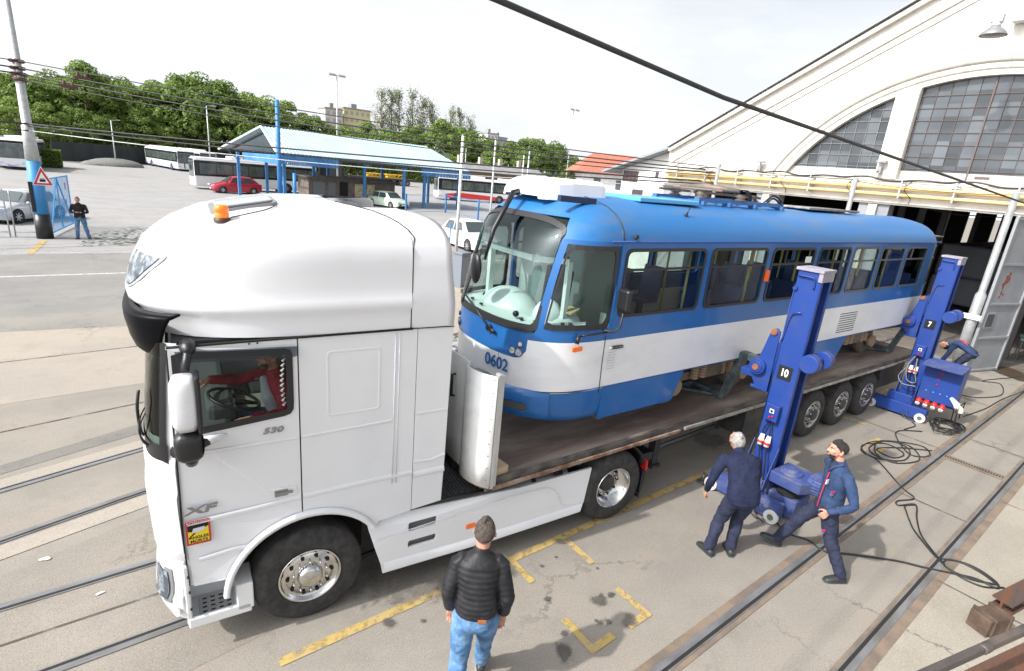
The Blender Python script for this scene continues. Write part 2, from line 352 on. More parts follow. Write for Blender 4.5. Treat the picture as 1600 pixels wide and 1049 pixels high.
# beacon
bc = MB(); bx, by = -.53, .40; bz = roofz(-.53, .40)-.01
bc.lathe([(0, .062), (.03, .062), (.035, .05)], (bx, by, bz), 'Z', 20); b0 = bc.build('beacon_base', mat('beacon_base', (.05, .03, .02), .5), TR)
bc = MB(); bc.lathe([(.03, .05), (.07, .053), (.075, .047), (.08, .053), (.115, .05), (.13, .04), (.135, .001)], (bx, by, bz), 'Z', 20); bc.build('beacon_lens', mat('beacon_orange', (.9, .2, .015), .3, emit=(1, .25, .02, .15)), b0)
m = MB(); m.tube(catmull([(x_, y_, roofz(x_, y_)+.012) for x_, y_ in ((bx+.06, by), (bx+.15, by+.0), (bx+.25, by+.03), (bx+.33, by+.06), (bx+.41, by+.15), (-.10, .62))]), .005, 5); m.build('beacon_cable', blackp, TR)
# corner spot lamps on the roof
for s in (0, 1):
    def fth(z, s=s):
        k = max(0, min(1, (z-3.25)/.29)); a1 = 82-3*k; a0 = 77-22*k**.6
        return (a0, a1) if s == 0 else (180-a0, 180-a1)
    m = MB(); roofN.patch(m, lambda z: tuple(v+(-3 if i == 0 else 2.2)*(1 if s == 0 else -1) for i, v in enumerate(fth(z))), 3.235, 3.555, .004); b0 = m.build('spot_lamp_bezel', mat('bezel_grey', (.30, .30, .31), .4), TR)
    m = MB(); roofN.patch(m, fth, 3.265, 3.53, .010); m.build('spot_lamp', mat('spot_glass', (.05, .065, .08), .08, 0, col2=(.30, .34, .38), sc=7, lo=.48, hi=.6), b0)
# sun visor
tabV = [(2.79, 1.22, -1.19), (2.82, 1.24, -1.225), (2.9, 1.255, -1.25), (3.05, 1.265, -1.275), (3.13, 1.262, -1.275), (3.15, 1.20, -1.20)]
visN = Nose(tabV, .1, 5, YC); m = MB(); visN.patch(m, lambda z: (44-15*(z-2.77)/.375, 136+15*(z-2.77)/.375), 2.79, 3.15, 0, 19, 60)
o = m.build('sun_visor', mat('visor_black', (.004, .004, .005), .35, spec=.06), TR); sm = o.modifiers.new('t', 'SOLIDIFY'); sm.thickness = .02
# cab body : flat side panel with window opening
cabN = Nose([(0.7, 1.235, -1.17), (1.2, 1.24, -1.20), (1.6, 1.245, -1.22), (2.15, 1.245, -1.205), (2.94, 1.235, -1.12)], -.35, 6.5, YC)
win = [(-.955, 2.85), (-.955, 2.19), (-.93, 2.165), (-.88, 2.165), (-.18, 2.235), (-.13, 2.25), (-.105, 2.29), (-.1, 2.36), (-.1, 2.79), (-.12, 2.83), (-.16, 2.845), (-.9, 2.87)]
arch = [(.72*cos(a)+0.0, .5+.72*sin(a)) for a in [RD(x) for x in range(170, 25, -7)]]
for s in (0, 1):
    y = .006 if s == 0 else 2*YC-.006; d = (0, .035 if s == 0 else -.035, 0); f = lambda a, b, y=y: (a, y+(.03*max(0, (-a-.75)/.23)**2)*(1 if s == 0 else -1), b)
    m = MB(); low = [(-.985, .78)]+[(p[0], max(p[1], .78)) for p in arch if p[0] > -.66 and p[0] < -.06]
    door = [(-.985, 2.915), (-.985, 1.3), (-.955, .72), (-.70, .72)]+[(.70*cos(RD(x)), .5+.70*sin(RD(x))) for x in range(160, 95, -6)]+[(-.062, 1.196), (-.062, 2.915)]
    o = m.poly([door, win[::-1]], f, dirv=d).build('door', white, TR); dr = o
    m = MB(); rear = [(-.05, 2.93), (-.05, 1.2)]+[(.70*cos(RD(x)), .5+.70*sin(RD(x))) for x in range(90, 28, -6)]+[(.66, .92), (1.0, .96), (1.0, 2.93)]
    m.poly([rear], f, dirv=d); m.build('cab_side', white, TR)
    ss = 1 if s == 0 else -1; yo = y-ss*.0
    m = MB(); m.poly([[(1.008, 2.93), (1.008, .96), (1.34, .985), (1.355, 1.5), (1.37, 2.93)]], f, dirv=(0, ss*.03, 0)); m.build('side_fairing', white, TR, bevel=.008)
    m = MB(); ringpoly(m, inset(win, .0), inset(win, .055), f, (0, -ss*.012, 0)); m.build('window_frame', blackp, dr)
    m = MB(); m.poly([inset(win, .045)], lambda a, b, y=y: (a, y+ss*.018, b)); m.build('window_glass', gltruck, dr)
    if s == 0:
        # raised and recessed pressings
        pm = MB()
        r1 = rrect(.17, .66, 2.16, 2.79, .05); r2 = inset(r1, .014); r3 = inset(r1, .028)
        f2 = lambda a, b, e: (a, .006-e, b)
        pm.grid([[f2(*p, .0005) for p in r1], [f2(*p, .006) for p in r2], [f2(*p, .0005) for p in r3]], closeu=True)
        pm.tube([(.79, .004, 2.90), (.79, .004, 1.33)], .007, 6); pm.tube([(.83, .004, 2.90), (.83, .004, 1.33)], .006, 6)
        pm.build('panel_pressing', white, TR)
        pm = MB()
        def crease(pts, w=.02, h=.010):   # soft horizontal crease
            t = [(p[0], 0, p[1]) for p in pts]
            rows = [[(p[0], .006, p[2]+w) for p in t], [(p[0], .006-h, p[2]) for p in t], [(p[0], .0055, p[2]-w*.5) for p in t]]; pm.grid(rows)
        crease([(-.96, 1.995), (-.5, 2.0), (-.065, 2.0)]); crease([(-.96, 1.36), (-.5, 1.375), (-.065, 1.39)], .03, .014); crease([(-.046, 2.0), (.4, 2.01), (.77, 2.02)]); crease([(1.012, 2.05), (1.35, 2.05)], .02, .008)
        crease([(-.046, 1.39), (.4, 1.40), (1.0, 1.40)], .035, .014); crease([(-.9, .985), (-.62, 1.01), (-.5, 1.0)], .03, .012)
        crease([(1.01, 1.52), (1.2, 1.50), (1.35, 1.54)], .02, .012); crease([(1.01, 1.36), (1.35, 1.36)], .05, .02)
        pm.build('body_crease', white, TR)
        pm = MB(); fl = [(.745*cos(RD(x)), .5+.745*sin(RD(x))) for x in range(176, 30, -6)]; fi = [(.695*cos(RD(x)), .5+.695*sin(RD(x))) for x in range(176, 30, -6)]
        pm.grid([[(p[0], .0, p[1]) for p in fl], [(p[0], -.035, p[1]) for p in [(a[0]*.99, .5+(a[1]-.5)*.99) for a in fl]], [(p[0], -.04, p[1]) for p in fi], [(p[0]*.985, .12, .5+(p[1]-.5)*.985) for p in fi]])
        pm.build('wheel_arch', white, TR)
        m = MB(); m.poly([rrect(-.32, -.10, 1.445, 1.535, .02)], f, dirv=(0, -.008, 0)); hb = m.build('door_handle', mat('handle_white', (.7, .71, .72), .3), dr, bevel=.004)
        m = MB(); m.box(-.285, -.135, -.016, -.004, 1.475, 1.50); m.box(-.285, -.175, -.006, -.0025, 1.455, 1.52); m.build('handle_grip', mat('handle_silver', (.32, .33, .34), .3, .8), hb)
# hidden inner shell (dark) and far walls : cab interior box
m = MB(); m.box(-.9, .9, .12, 2.38, 1.30, 1.34); m.box(.15, .17, .1, 2.4, 1.3, 2.95); m.box(-.95, .95, .1, 2.4, 2.9, 2.93)
m.build('cab_interior', cloth_in, TR)
# front corner, front face : rows
m = MB(); zr = [.72+.0, .9, 1.1, 1.3, 1.6, 1.9, 2.08, 2.16, 2.3, 2.5, 2.7, 2.94]
th = [21, 23, 25, 27, 30, 33, 40, 48, 57, 68, 80, 90, 100, 112, 123, 132, 140, 147, 150, 153, 155, 157, 159]
rows = [[cabN.pt(t, z) for t in th] for z in zr]
glassidx = lambda i, j: zr[i] >= 2.1 and 36 < (th[j]+th[j+1])/2 < 144
m.grid(rows, keep=lambda i, j: not glassidx(i, j)); m.build('cab_front', white, TR)
m = MB(); cabN.patch(m, lambda z: (34, 146), 2.0, 2.93, .006, 10, 40); m.build('windscreen', glass('dark_windscreen', (.35, .42, .38)), TR)
m = MB(); cabN.patch(m, lambda z: (29.5, 37), 2.0, 2.94, .010, 10, 4); cabN.patch(m, lambda z: (143, 150.5), 2.0, 2.94, .010, 10, 4); cabN.patch(m, lambda z: (28, 152), 1.93, 2.10, .012, 4, 40)
m.build('windscreen_surround', blackp, TR)
# corner panel bulge (air guide) in front of door
cg = Nose([(1.0, 1.245, -1.20), (1.08, 1.258, -1.235), (1.5, 1.262, -1.25), (1.64, 1.262, -1.25), (1.67, 1.25, -1.235), (1.9, 1.25, -1.235), (1.96, 1.248, -1.225), (2.0, 1.24, -1.2)], -.35, 6.5, YC)
for a in (0, 1):
    m = MB(); cg.patch(m, (lambda z: (21.5, 90)) if a == 0 else (lambda z: (158.5, 90)), 1.0, 2.0, .004, 24, 26); m.build('corner_panel', white, TR)
# bumper
bN = Nose([(.30, 1.17, -1.12), (.36, 1.24, -1.20), (.5, 1.258, -1.25), (.62, 1.262, -1.26), (.66, 1.255, -1.245), (.85, 1.25, -1.235), (.98, 1.246, -1.215), (1.02, 1.235, -1.19)], -.35, 6.5, YC)
m = MB(); bN.patch(m, lambda z: (24, 156), .30, 1.02, 0, 16, 50); o = m.build('bumper', white, TR); q = o.modifiers.new('t', 'SOLIDIFY'); q.thickness = .03
for a in (0, 1):
    g = (lambda v: v) if a == 0 else (lambda v: 180-v)
    m = MB(); bN.patch(m, lambda z: (g(38-3*sin(pi*(z-.58)/.34)), g(50)), .57, .91, .006, 8, 6); o = m.build('headlamp_bezel', greyp, TR)
    m = MB(); bN.patch(m, lambda z: (g(43-3*sin(pi*(z-.60)/.28)), g(68)), .61, .88, .013, 8, 6); m.build('headlamp', mat('spot_glass', (.16, .20, .23), .08, .3), o)
m = MB(); m.cyl((-1.105, .03, .49), (-1.09, .045, .49), .035, n=14); m.build('tow_cap', white, TR)
# steps
m = MB(); m.box(-1.02, -.55, .03, .35, .33, .36); m.box(-1.03, -.99, .015, .35, .33, .95); m.box(-1.02, -.52, .0, .04, .30, .40); m.box(-.64, -.50, .0, .3, .34, .62); m.box(-1.0, -.6, .33, .36, .33, .8)
o = m.build('step_well', mat('step_white', (.72, .73, .74), .4), TR, bevel=.012)
m = MB(); m.box(-.94, -.66, .05, .30, .361, .372); t = m.build('step_tread', mat('step_alu', (.55, .56, .57), .35, .7), o, bevel=.01)
m = MB()
for i in range(4):
    for j in range(4): m.box(-.91+i*.065, -.875+i*.065, .08+j*.055, .095+j*.055, .3725, .3745)
for z in (.5, .68, .84): m.cyl((-1.0, .012, z), (-.985, .012, z), .012, n=8)
m.build('grip_slot', dark, t)
# front wheel and under structure
for yy, sd_ in ((0.0, -1), (2.5, 1)):
    wheel(TR, 'wheel', (0, yy-.03*(-sd_)*0, .5), .51, .31, sd_)
    w_ = wheel(TR, 'wheel', (3.85, yy, .5), .51, .58, sd_, dish=.13)
m = MB(); m.lathe([(.1, .68), (.6, .68)], (0, 0, .5), 'Y', 24, a0=RD(10), a1=RD(170)); m.box(-.66, .66, .6, .62, .2, 1.2)
m.build('wheel_housing', mat('arch_black', (.012, .012, .012), .9), TR)
m = MB(); 
for yy in (.82, 1.68-.09): m.box(-.8, 4.6, yy, yy+.09, .62, .9)
m.box(-.9, .95, .5, 2.0, .75, 1.25); m.box(3.6, 4.1, .3, 2.2, .42, .58); m.box(-.1, .1, .3, 2.2, .4, .55); m.box(.9, 1.32, .45, 2.05, .9, 1.35)
m.build('chassis_frame', chassis, TR, bevel=.01)
m = MB(); m.box(1.0, 3.2, .12, 2.38, .905, .925); o = m.build('catwalk', mat('catwalk_alu', (.09, .09, .092), .5, .6), TR)
m = MB()
for i in range(44):
    for j in range(26):
        x, y = 1.42+i*.038, .14+j*.075+(i % 2)*.037
        if x < 2.6 and y < 2.2: m.cbox((x, y, .93), (.012, .06, .012))
m.build('catwalk_grip', mat('catwalk_grip', (.2, .2, .2), .4, .7), o)
m = MB(); m.cyl((1.75, .33, .62), (3.15, .33, .62), .30, n=28); m.cyl((1.75, 2.17, .62), (3.15, 2.17, .62), .30, n=28); o = m.build('fuel_tank', mat('tank_alu', (.5, .51, .52), .32, .8), TR, bevel=.02)
m = MB()
for x in (2.02, 2.62, 3.02):
    for yc in (.33, 2.17): m.lathe([(-.03, .306), (.03, .306)], (x, yc, .62), 'X', 28)
m.build('tank_strap', blackp, o)
m = MB(); m.cyl((2.98, .16, .84), (2.98, .11, .9), .05, n=14); m.cyl((3.12, .2, .9), (3.22, .26, .93), .07, n=14); m.build('filler_cap', blackp, o)
# side skirt
sk_o = [(.56, .86), (.63, .60), (.70, .36), (.715, .265), (2.0, .25), (3.30, .28), (3.36, .42), (3.45, .88), (2.35, .865), (1.4, .905), (.93, .935), (.74, .90)]
hole1 = rrect(.985, 1.30, .70, .80, .01, 1)[::-1]; hole2 = rrect(.985, 1.30, .50, .58, .01, 1)[::-1]
for s in (0, 1):
    y = .0 if s == 0 else 2.5; ss = 1 if s == 0 else -1
    f = lambda a, b, y=y, ss=ss: (a, y+ss*(.05*max(0, (b-.75)/.15)**2), b)
    m = MB(); m.poly([sk_o, hole1, hole2], f, dirv=(0, ss*.035, 0)); m.build('side_skirt', white, TR, bevel=.006)
m = MB(); m.grid([[(x, .0, .37), ] for x in (0,)]) if 0 else None
m = MB(); rows = [[(.72, .002, .40), (1.6, .002, .385), (2.4, .002, .39), (3.32, .002, .41)], [(.72, -.014, .385), (1.6, -.014, .37), (2.4, -.014, .375), (3.33, -.014, .395)], [(.72, -.014, .29), (1.6, -.014, .272), (2.4, -.014, .28), (3.31, -.014, .30)]]
m.grid(rows)
ar = [(2.15, .80), (2.6, .80), (2.78, .77), (2.9, .68), (2.95, .56), (3.05, .46), (3.3, .43)]
m.tube([(p[0], -.002, p[1]) for p in catmull([(*q, 0) for q in ar], 4)], .005, 6)
m.tube([(1.02+0*i, -.0, .87) for i in (0, 1)], .001, 4)
m.tube(catmull([(.62, 0, .70), (.85, -.004, .72), (1.5, -.004, .76), (2.15, -.001, .80)], 4), .004, 6)
m.build('skirt_crease', white, TR)
m = MB(); m.box(.99, 1.3, .05, .06, .69, .81); m.box(.99, 1.3, .05, .06, .49, .59); m.build('vent_recess', mat('vent_grey', (.12, .12, .12), .6), TR)
m = MB(); m.poly([rrect(1.66, 1.78, .53, .585, .02)], lambda a, b: (a, -.001, b), dirv=(0, -.014, 0)); m.build('side_marker', amber, TR, bevel=.004)
m = MB(); m.tube([(1.0, .045, .955), (1.35, .045, .95), (1.8, .05, .93), (2.2, .06, .91)], [.025, .028, .028, .02], 8); m.build('skirt_trim', blackp, TR)
# rear mudguard + flap
m = MB(); m.lathe([(.05, .62), (.65, .62)], (3.85, 0, .5), 'Y', 20, a0=RD(-28), a1=RD(75)); m.lathe([(1.85, .62), (2.45, .62)], (3.85, 0, .5), 'Y', 20, a0=RD(-28), a1=RD(75)); m.box(4.40, 4.42, .05, .62, .18, .6); m.box(4.40, 4.42, 1.9, 2.45, .18, .6)
m.box(4.36, 4.6, .1, 2.4, .72, .84); o = m.build('mudguard', blackp, TR); q = o.modifiers.new('t', 'SOLIDIFY'); q.thickness = .015
m = MB(); m.box(4.43, 4.46, .03, .13, .62, .76); m.build('tail_reflector', redl, TR)
m = MB(); m.box(3.1, 4.1, .8, 1.7, .95, 1.12); m.build('fifth_wheel', chassis, TR, bevel=.03)
# mirrors
m = MB(); m.tube([(-.86, -.02, 2.90), (-.84, -.06, 2.90), (-.87, -.20, 2.80)], [.035, .03, .028], 10); m.tube([(-.84, .02, 2.93), (-.84, -.04, 2.915), (-.84, -.1, 2.91)], [.06, .055, .02], 10)
mo = m.build('mirror_arm', blackp, TR)
def mirror(xc, y, z0, z1, w, shell, back, nm):
    m = MB(); rows = []
    for i in range(9):
        k = i/8; z = z0+(z1-z0)*k; e = (1-abs(2*k-1)**3.5)**.5 if 0 < k < 1 else .25
        ring = []
        for j in range(16):
            t = 2*pi*j/16; ring.append((xc+spow(cos(t), .6)*w*.5*(.55+.45*e)*(1-.0*k), y+spow(sin(t), .7)*.085*(.5+.5*e), z))
        rows.append(ring)
    m.grid(rows, closeu=True); m.f.append([len(m.v)-16+k for k in range(16)]); m.mi.append(0); m.sm.append(True); m.f.append([k for k in range(16)][::-1]); m.mi.append(0); m.sm.append(True)
    o = m.build(nm, shell, mo)
    m = MB(); m.poly([rrect(y-.07, y+.07, z0+.04, z1-.04, .03)], lambda a, b: (xc+w*.5+.002, a, b)); m.build('mirror_glass', mat('mirror_silver', (.8, .82, .84), .03, 1), o)
    return o
mirror(-.89, -.26, 2.36, 2.79, .19, white, None, 'mirror_shell'); 
m = MB(); m.cbox((-.80, -.26, 2.57), (.035, .185, .46)); m.build('mirror_backing', blackp, mo, bevel=.02)
mirror(-.885, -.24, 2.10, 2.33, .20, blackp, None, 'wide_mirror_shell')
m = MB(); m.tube([(-.88, -.22, 2.12), (-.88, -.16, 2.03)], [.06, .045], 12); m.tube([(-.99, -.01, 2.06), (-.88, -.1, 2.12), (-.70, -.01, 2.13)], [.05, .05, .03], 8); m.build('lower_mirror_arm', blackp, mo)
m = MB(); m.tube([(-.98, -.0, 2.08), (-.9, -.05, 2.10), (-.75, -.03, 2.13), (-.62, .0, 2.14)], [.04, .055, .04, .01], 10); m.build('mirror_foot', white, mo)
# wipers + cables at the front screen
m = MB(); m.tube(catmull([(-1.19, .5, 2.0), (-1.22, .35, 2.1), (-1.22, .25, 2.35), (-1.2, .28, 2.5)]), .012, 6)
for k in range(2):
    m.tube(catmull([(-1.17, .15+.03*k, 2.06), (-1.215-.007*k, .2, 2.12+.04*k), (-1.21, .25, 2.22+.05*k), (-1.17, .22, 2.32+.05*k)]), .006, 5)
m.build('wiper', blackp, TR)
# rain deflector over door window, dots
m = MB(); m.poly([[(-.93, 2.895), (-.06, 2.865), (-.06, 2.79), (-.12, 2.775), (-.9, 2.81)]], lambda a, b: (a, -.022-.25*(2.9-b), b)); m.build('rain_deflector', glass('smoke_plastic', (.22, .24, .27)), TR)
m = MB()
for x, z in ((-.42, 2.912), (-.36, 2.913)): m.cyl((x, .004, z-.006), (x, -.001, z-.006), .008, n=10)
m.build('door_plug', dark, TR)
# lettering
badge = mat('badge_silver', (.28, .28, .29), .3, .7)
FM = lambda x, z, sl=0: face_m((x, -.004, z), (1, 0, 0), (0, 0, 1))
sh = Matrix.Identity(4); sh[0][1] = .35
o = text('badge', 'XF', .10, FM(-.85, 1.49) @ sh, badge, TR, .004, bold=.003, xs=1.9)
o = text('badge', '530', .072, FM(-.27, 2.115) @ sh, badge, TR, .004, bold=.001, xs=1.5)
m = MB(); m.poly([rrect(-.975, -.795, 1.165, 1.395, .012)], lambda a, b: (a, -.0050, b), dirv=(0, .003, 0)); st = m.build('warning_sticker', mat('sticker_red', (.45, .03, .02), .4), TR)
m = MB(); m.poly([[(-.96, 1.185), (-.81, 1.185), (-.81, 1.36), (-.96, 1.36)]], lambda a, b: (a, -.0062, b)); m.build('sticker_field', mat('sticker_yellow', (.75, .55, .02), .4), st)
m = MB(); m.poly([[(-.96, 1.30), (-.89, 1.285), (-.81, 1.33), (-.81, 1.36), (-.96, 1.36)]], lambda a, b: (a, -.0072, b)); m.poly([[(-.96, 1.24), (-.90, 1.30), (-.89, 1.29), (-.95, 1.235)]], lambda a, b: (a, -.0072, b)); m.build('sticker_shade', dark, st)
m = MB(); m.poly([[(-.93, 1.295), (-.91, 1.28), (-.84, 1.295), (-.835, 1.33), (-.92, 1.325)]], lambda a, b: (a, -.0082, b)); m.build('sticker_truck', mat('sticker_grey', (.55, .58, .62), .4), st)
text('sticker_text', 'ATTENTION', .026, face_m((-.885, -.0065, 1.379), (1, 0, 0), (0, 0, 1)), white, st, .0004, xs=1.15)
text('sticker_text', 'ANGLES\nMORTS', .036, face_m((-.885, -.0075, 1.217), (1, 0, 0), (0, 0, 1)), dark, st, .0004, bold=.001, xs=1.1)
# interior
m = MB(); m.box(-1.1, -.55, .15, 2.35, 1.45, 2.05); m.box(-.75, -.5, .5, 1.0, 1.9, 2.2); m.build('dashboard', mat('dash_grey', (.09, .095, .1), .6), TR, bevel=.06)
m = MB(); m.lathe([(0, .23)], (0, 0, 0), 'Z') if 0 else None
SWc = Vector((-.52, .62, 2.18)); ax = Vector((.35, 0, .94)).normalized(); u = Vector((0, 1, 0)); v = ax.cross(u)
m.tube([SWc+(u*cos(t)+v*sin(t))*.22 for t in [2*pi*k/28 for k in range(29)]], .016, 8, cap=False)
for t in (0, pi, 1.5*pi): m.tube([SWc-ax*.02, SWc+(u*cos(t)+v*sin(t))*.215], [.03, .014], 6)
m.tube([SWc-ax*.3+Vector((-.1, 0, 0)), SWc-ax*.01], [.05, .06], 10); m.build('steering_wheel', blackp, TR)
m = MB(); m.cbox((-.05, .62, 1.72), (.5, .5, .16)); m.cbox((.10, .62, 2.15), (.16, .48, .85), ry=RD(8)); m.cbox((.14, .62, 2.66), (.1, .26, .2), ry=RD(8)); m.box(-.2, .1, .4, .85, 1.34, 1.7); m.build('driver_seat', mat('seat_cloth', (.035, .036, .04), .9, bump=.3), TR, bevel=.04)
m = MB(); m.cbox((-.05, 1.9, 1.72), (.5, .5, .16)); m.cbox((.10, 1.9, 2.15), (.16, .48, .85), ry=RD(8)); m.build('passenger_seat', mat('seat_cloth', (.035, .036, .04), .9), TR, bevel=.04)
m = MB(); m.box(-.45, -.1, .95, 1.5, 1.4, 1.85); m.build('centre_console', mat('console_sand', (.3, .29, .24), .7), TR, bevel=.04)
m = MB()
for k in range(12): m.tube([(-.13-.01*k*(1-k/14), .06, 2.83-.045*k), (-.155-.01*k*(1-k/14), .06, 2.80-.045*k)], [.004, .013], 6)
m.tube([(-.25, .06, 2.86), (-.14, .06, 2.82), (-.11, .06, 2.6), (-.11, .06, 2.3)], .014, 6); m.build('curtain_tassels', mat('tassel_white', (.75, .75, .75), .9), TR)
# ================================================================ TRAILER
TL = root('semi_trailer', (3.10, 4.05, 0), RD(-2.4), 'low flatbed semi trailer with worn brown deck carrying the blue tram', 'trailer')
deckm = mat('worn_deck', (.13, .095, .08), .6, col2=(.30, .25, .22), sc=1.1, bump=.3, bsc=30, lo=.42, hi=.66, detail=10, stretch=(.35, 1.6, 1))
rustm = mat('rusty_edge', (.16, .08, .045), .85, col2=(.33, .26, .2), sc=6, bump=.5, bsc=50)
DL = 12.2
m = MB()
for i in range(9):   # deck boards
    m.box(.0, DL, .04+i*.268, .04+i*.268+.262, 1.10, 1.165)
d = m.build('deck', deckm, TL)
m = MB(); m.box(-.02, DL, 0, .035, 1.04, 1.18); m.box(-.02, DL, 2.465, 2.5, 1.04, 1.18); m.box(DL, DL+.06, 0, 2.5, 1.02, 1.17); m.build('edge_rail', mat('rail_black', (.03, .032, .035), .5, col2=(.14, .12, .1), sc=7, stretch=(.4, 1, 1)), TL, bevel=.006)
m = MB(); rng = random.Random(3)
m.box(.05, 3.25, -.035, -.005, 1.055, 1.10); m.box(3.35, DL, -.04, -.005, 1.07, 1.115)
o = m.build('lashing_rail', rustm, TL, bevel=.005)
o.data.materials.append(mat('rail_grey', (.4, .39, .37), .6, .3, col2=(.25, .2, .16), sc=6)); 
for p in o.data.polygons:
    if p.center.x > 3.4 or (p.center.x > 3.3 and p.normal.x < -.9): p.material_index = 1
m = MB()
for yy in (.75, 1.65): m.box(-.02, DL, yy, yy+.10, .84, 1.09)
for k in range(22): m.box(.25+k*.56, .31+k*.56, .04, 2.46, .98, 1.09)
m.box(5.0, 7.3, .45, .5, .5, .9); m.box(5.1, 6.8, .06, .5, .52, .98)
m.build('chassis', chassis, TL)
m = MB(); m.box(3.22, 3.34, .32, .44, .35, 1.1); m.box(3.18, 3.38, .28, .50, .30, .35); m.box(3.22, 3.34, 2.06, 2.18, .35, 1.1); m.box(3.18, 3.38, 2.0, 2.22, .3, .35); m.bar((3.28, .38, .8), (4.0, .9, 1.0), .05, .05); m.box(3.26, 3.30, .4, 2.1, .7, .75); m.build('landing_leg', chassis, TL)
m = MB()
for x in (4.2, 4.75): m.box(x, x+.35, .7, 1.0, .75, .84)
m.build('timber_block', mat('pale_timber', (.45, .33, .2), .8, col2=(.3, .22, .14), sc=8), TL)
galu = mat('old_alloy', (.5, .5, .5), .35, .9, col2=(.25, .25, .25), sc=9)
for k, x in enumerate((7.45, 8.62, 9.79)):
    for yy, s in ((.03, -1), (2.47, 1)):
        wheel(TL, 'wheel', (x, yy, .48), .49, .36, s, dish=-.02, tread=True, alu=galu)
m = MB()
for x in (7.45, 8.62, 9.79):
    m.lathe([(.03, .56), (.45, .56)], (x, 0, .48), 'Y', 16, a0=RD(30), a1=RD(150)); m.cyl((x, .2, .48), (x, 2.3, .48), .07)
m.box(10.4, 11.7, .1, .13, .5, .95); m.box(10.5, 11.6, .2, 2.2, .55, 1.0); o = m.build('axle_guard', chassis, TL)
# headboard
hbm = mat('headboard_white', (.72, .72, .70), .6, col2=(.55, .54, .52), sc=3, bump=.1, bsc=20, lo=.5, hi=.75)
m = MB(); pr = [(-.055, .44), (-.095, .41), (-.118, .35), (-.118, .27), (-.10, .18), (-.06, .08), (.01, -.02)]
def hb(pts, z0, z1):
    m.grid([[(x, y, z) for x, y in pts] for z in (z0, z0+.3, z0+.6, z1)])
hb([(-.055, y) for y in (2.06, 1.6, 1.1, .7, .44)], 1.13, 2.42); hb(pr, 1.10, 2.40)
hb([(-.06, 2.06), (-.12, 2.12), (-.155, 2.22), (-.15, 2.33), (-.11, 2.42), (-.05, 2.485), (.01, 2.52)], 1.10, 2.40)
o = m.build('headboard', hbm, TL); q = o.modifiers.new('t', 'SOLIDIFY'); q.thickness = .025; q.offset = 1
m = MB(); 
for y0 in (-.03, 2.46): m.box(.01, .055, y0, y0+.07, 1.08, 2.42); m.box(.055, .09, y0+.005, y0+.065, 1.08, 2.40)
m.build('corner_post', mat('post_alu', (.6, .6, .6), .4, .4, col2=(.4, .4, .4), sc=5, stretch=(1, 1, .2)), o, bevel=.006)
m = MB()
for k in range(9):
    z = 1.2+k*.145
    for x, y, nx, ny in ((-.059, .46, -1, 0), (-.03, .0, -.5, -.85)): m.cyl((x-.01*nx, y-.01*ny, z), (x+.009*nx, y+.009*ny, z), .0065, n=8)
m.build('rivets', mat('rivet_rust', (.2, .14, .1), .6, .5), o)
m = MB(); m.tube(catmull([(*p, 1.10) for p in pr], 3), .022, 8); m.build('rusty_foot', rustm, o)
m = MB(); m.tube([(-.06, .70, 2.18), (-.12, .70, 2.18), (-.12, .70, 1.92), (-.06, .70, 1.92)], .016, 6); m.box(-.075, -.05, .68, .72, 1.86, 2.24); m.build('handle', blackp, o)
m = MB(); m.cbox((.19, .22, 1.215), (.2, .34, .09), rz=.1); tag(m.build('wood_block', mat('new_wood', (.5, .4, .27), .8, col2=(.42, .32, .2), sc=5, stretch=(1, .2, 1)), None, bevel=.005), 'pale wooden block lying on the trailer deck against the white headboard', 'wood block')
wb = bpy.data.objects['wood_block']; wb.matrix_world = Matrix.Translation((3.10, 4.05, 0)) @ Matrix.Rotation(RD(-2.4), 4, 'Z')
# ================================================================ TRAM
TM = root('tram', (3.10, 4.05, 0), RD(-2.4), 'old blue and white tram car loaded on the flatbed trailer', 'tram')
tb = mat('tram_blue', (.006, .10, .33), .34, coat=.3, col2=(.02, .13, .36), sc=1.2, lo=.4, hi=.8)
tw = mat('tram_white', (.70, .71, .73), .35, coat=.3, col2=(.60, .61, .63), sc=1.5, stretch=(1, 1, 2.5), lo=.45, hi=.75)
trf = mat('tram_roof_blue', (.016, .135, .36), .5, coat=.05, col2=(.085, .15, .26), sc=1.3, lo=.48, hi=.72, detail=9, stretch=(.5, 1, 2))
seal = mat('window_rubber', (.02, .02, .022), .5)
gt = glass('tram_glass', (.68, .79, .76))
gt2 = glass('tram_side_glass', (.62, .70, .66), .7)
NT = [(1.50, 1.00, .80), (1.56, 1.06, .64), (1.66, 1.085, .56), (1.90, 1.10, .53), (2.3, 1.10, .53), (2.75, 1.10, .55), (3.2, 1.10, .66), (3.6, 1.095, .80), (3.74, 1.09, .87), (3.86, 1.055, .95), (3.96, .98, 1.05), (4.04, .88, 1.15), (4.10, .75, 1.27), (4.15, .55, 1.41), (4.18, .35, 1.52), (4.195, .02, 1.62)]
XA, XB, XE = 1.72, 11.2, 12.35
nn = Nose(NT, XA, 2.8, YC)
NR = [(z, hw, {True: 12.3-(.0 if z > 1.9 else 0), False: 0}[True]-(0 if z < 3.7 else (z-3.7)*(1.1))) for z, hw, xn in NT]
nr = Nose(NR, XB, 2.6, YC, -1)
def body(mb, zs, t0, t1, keep=None):
    ths = [0.01]+[t for t in (1.5, 4, 8, 12, 16, 20, 25, 30, 36, 42, 48, 53, 59, 66, 74, 82, 90, 98, 106, 114, 121, 127, 132, 138, 144, 150, 155, 160, 164, 168, 172, 176, 178.5)]+[179.99]
    ths = [t for t in ths if t0 <= t <= t1]; mb.grid([[nn.pt(t, z) for t in ths] for z in zs], keep=(lambda i, j: keep((zs[i]+zs[i+1])/2, (ths[j]+ths[j+1])/2)) if keep else None)
WZ0, WZ1 = 2.83, 3.665
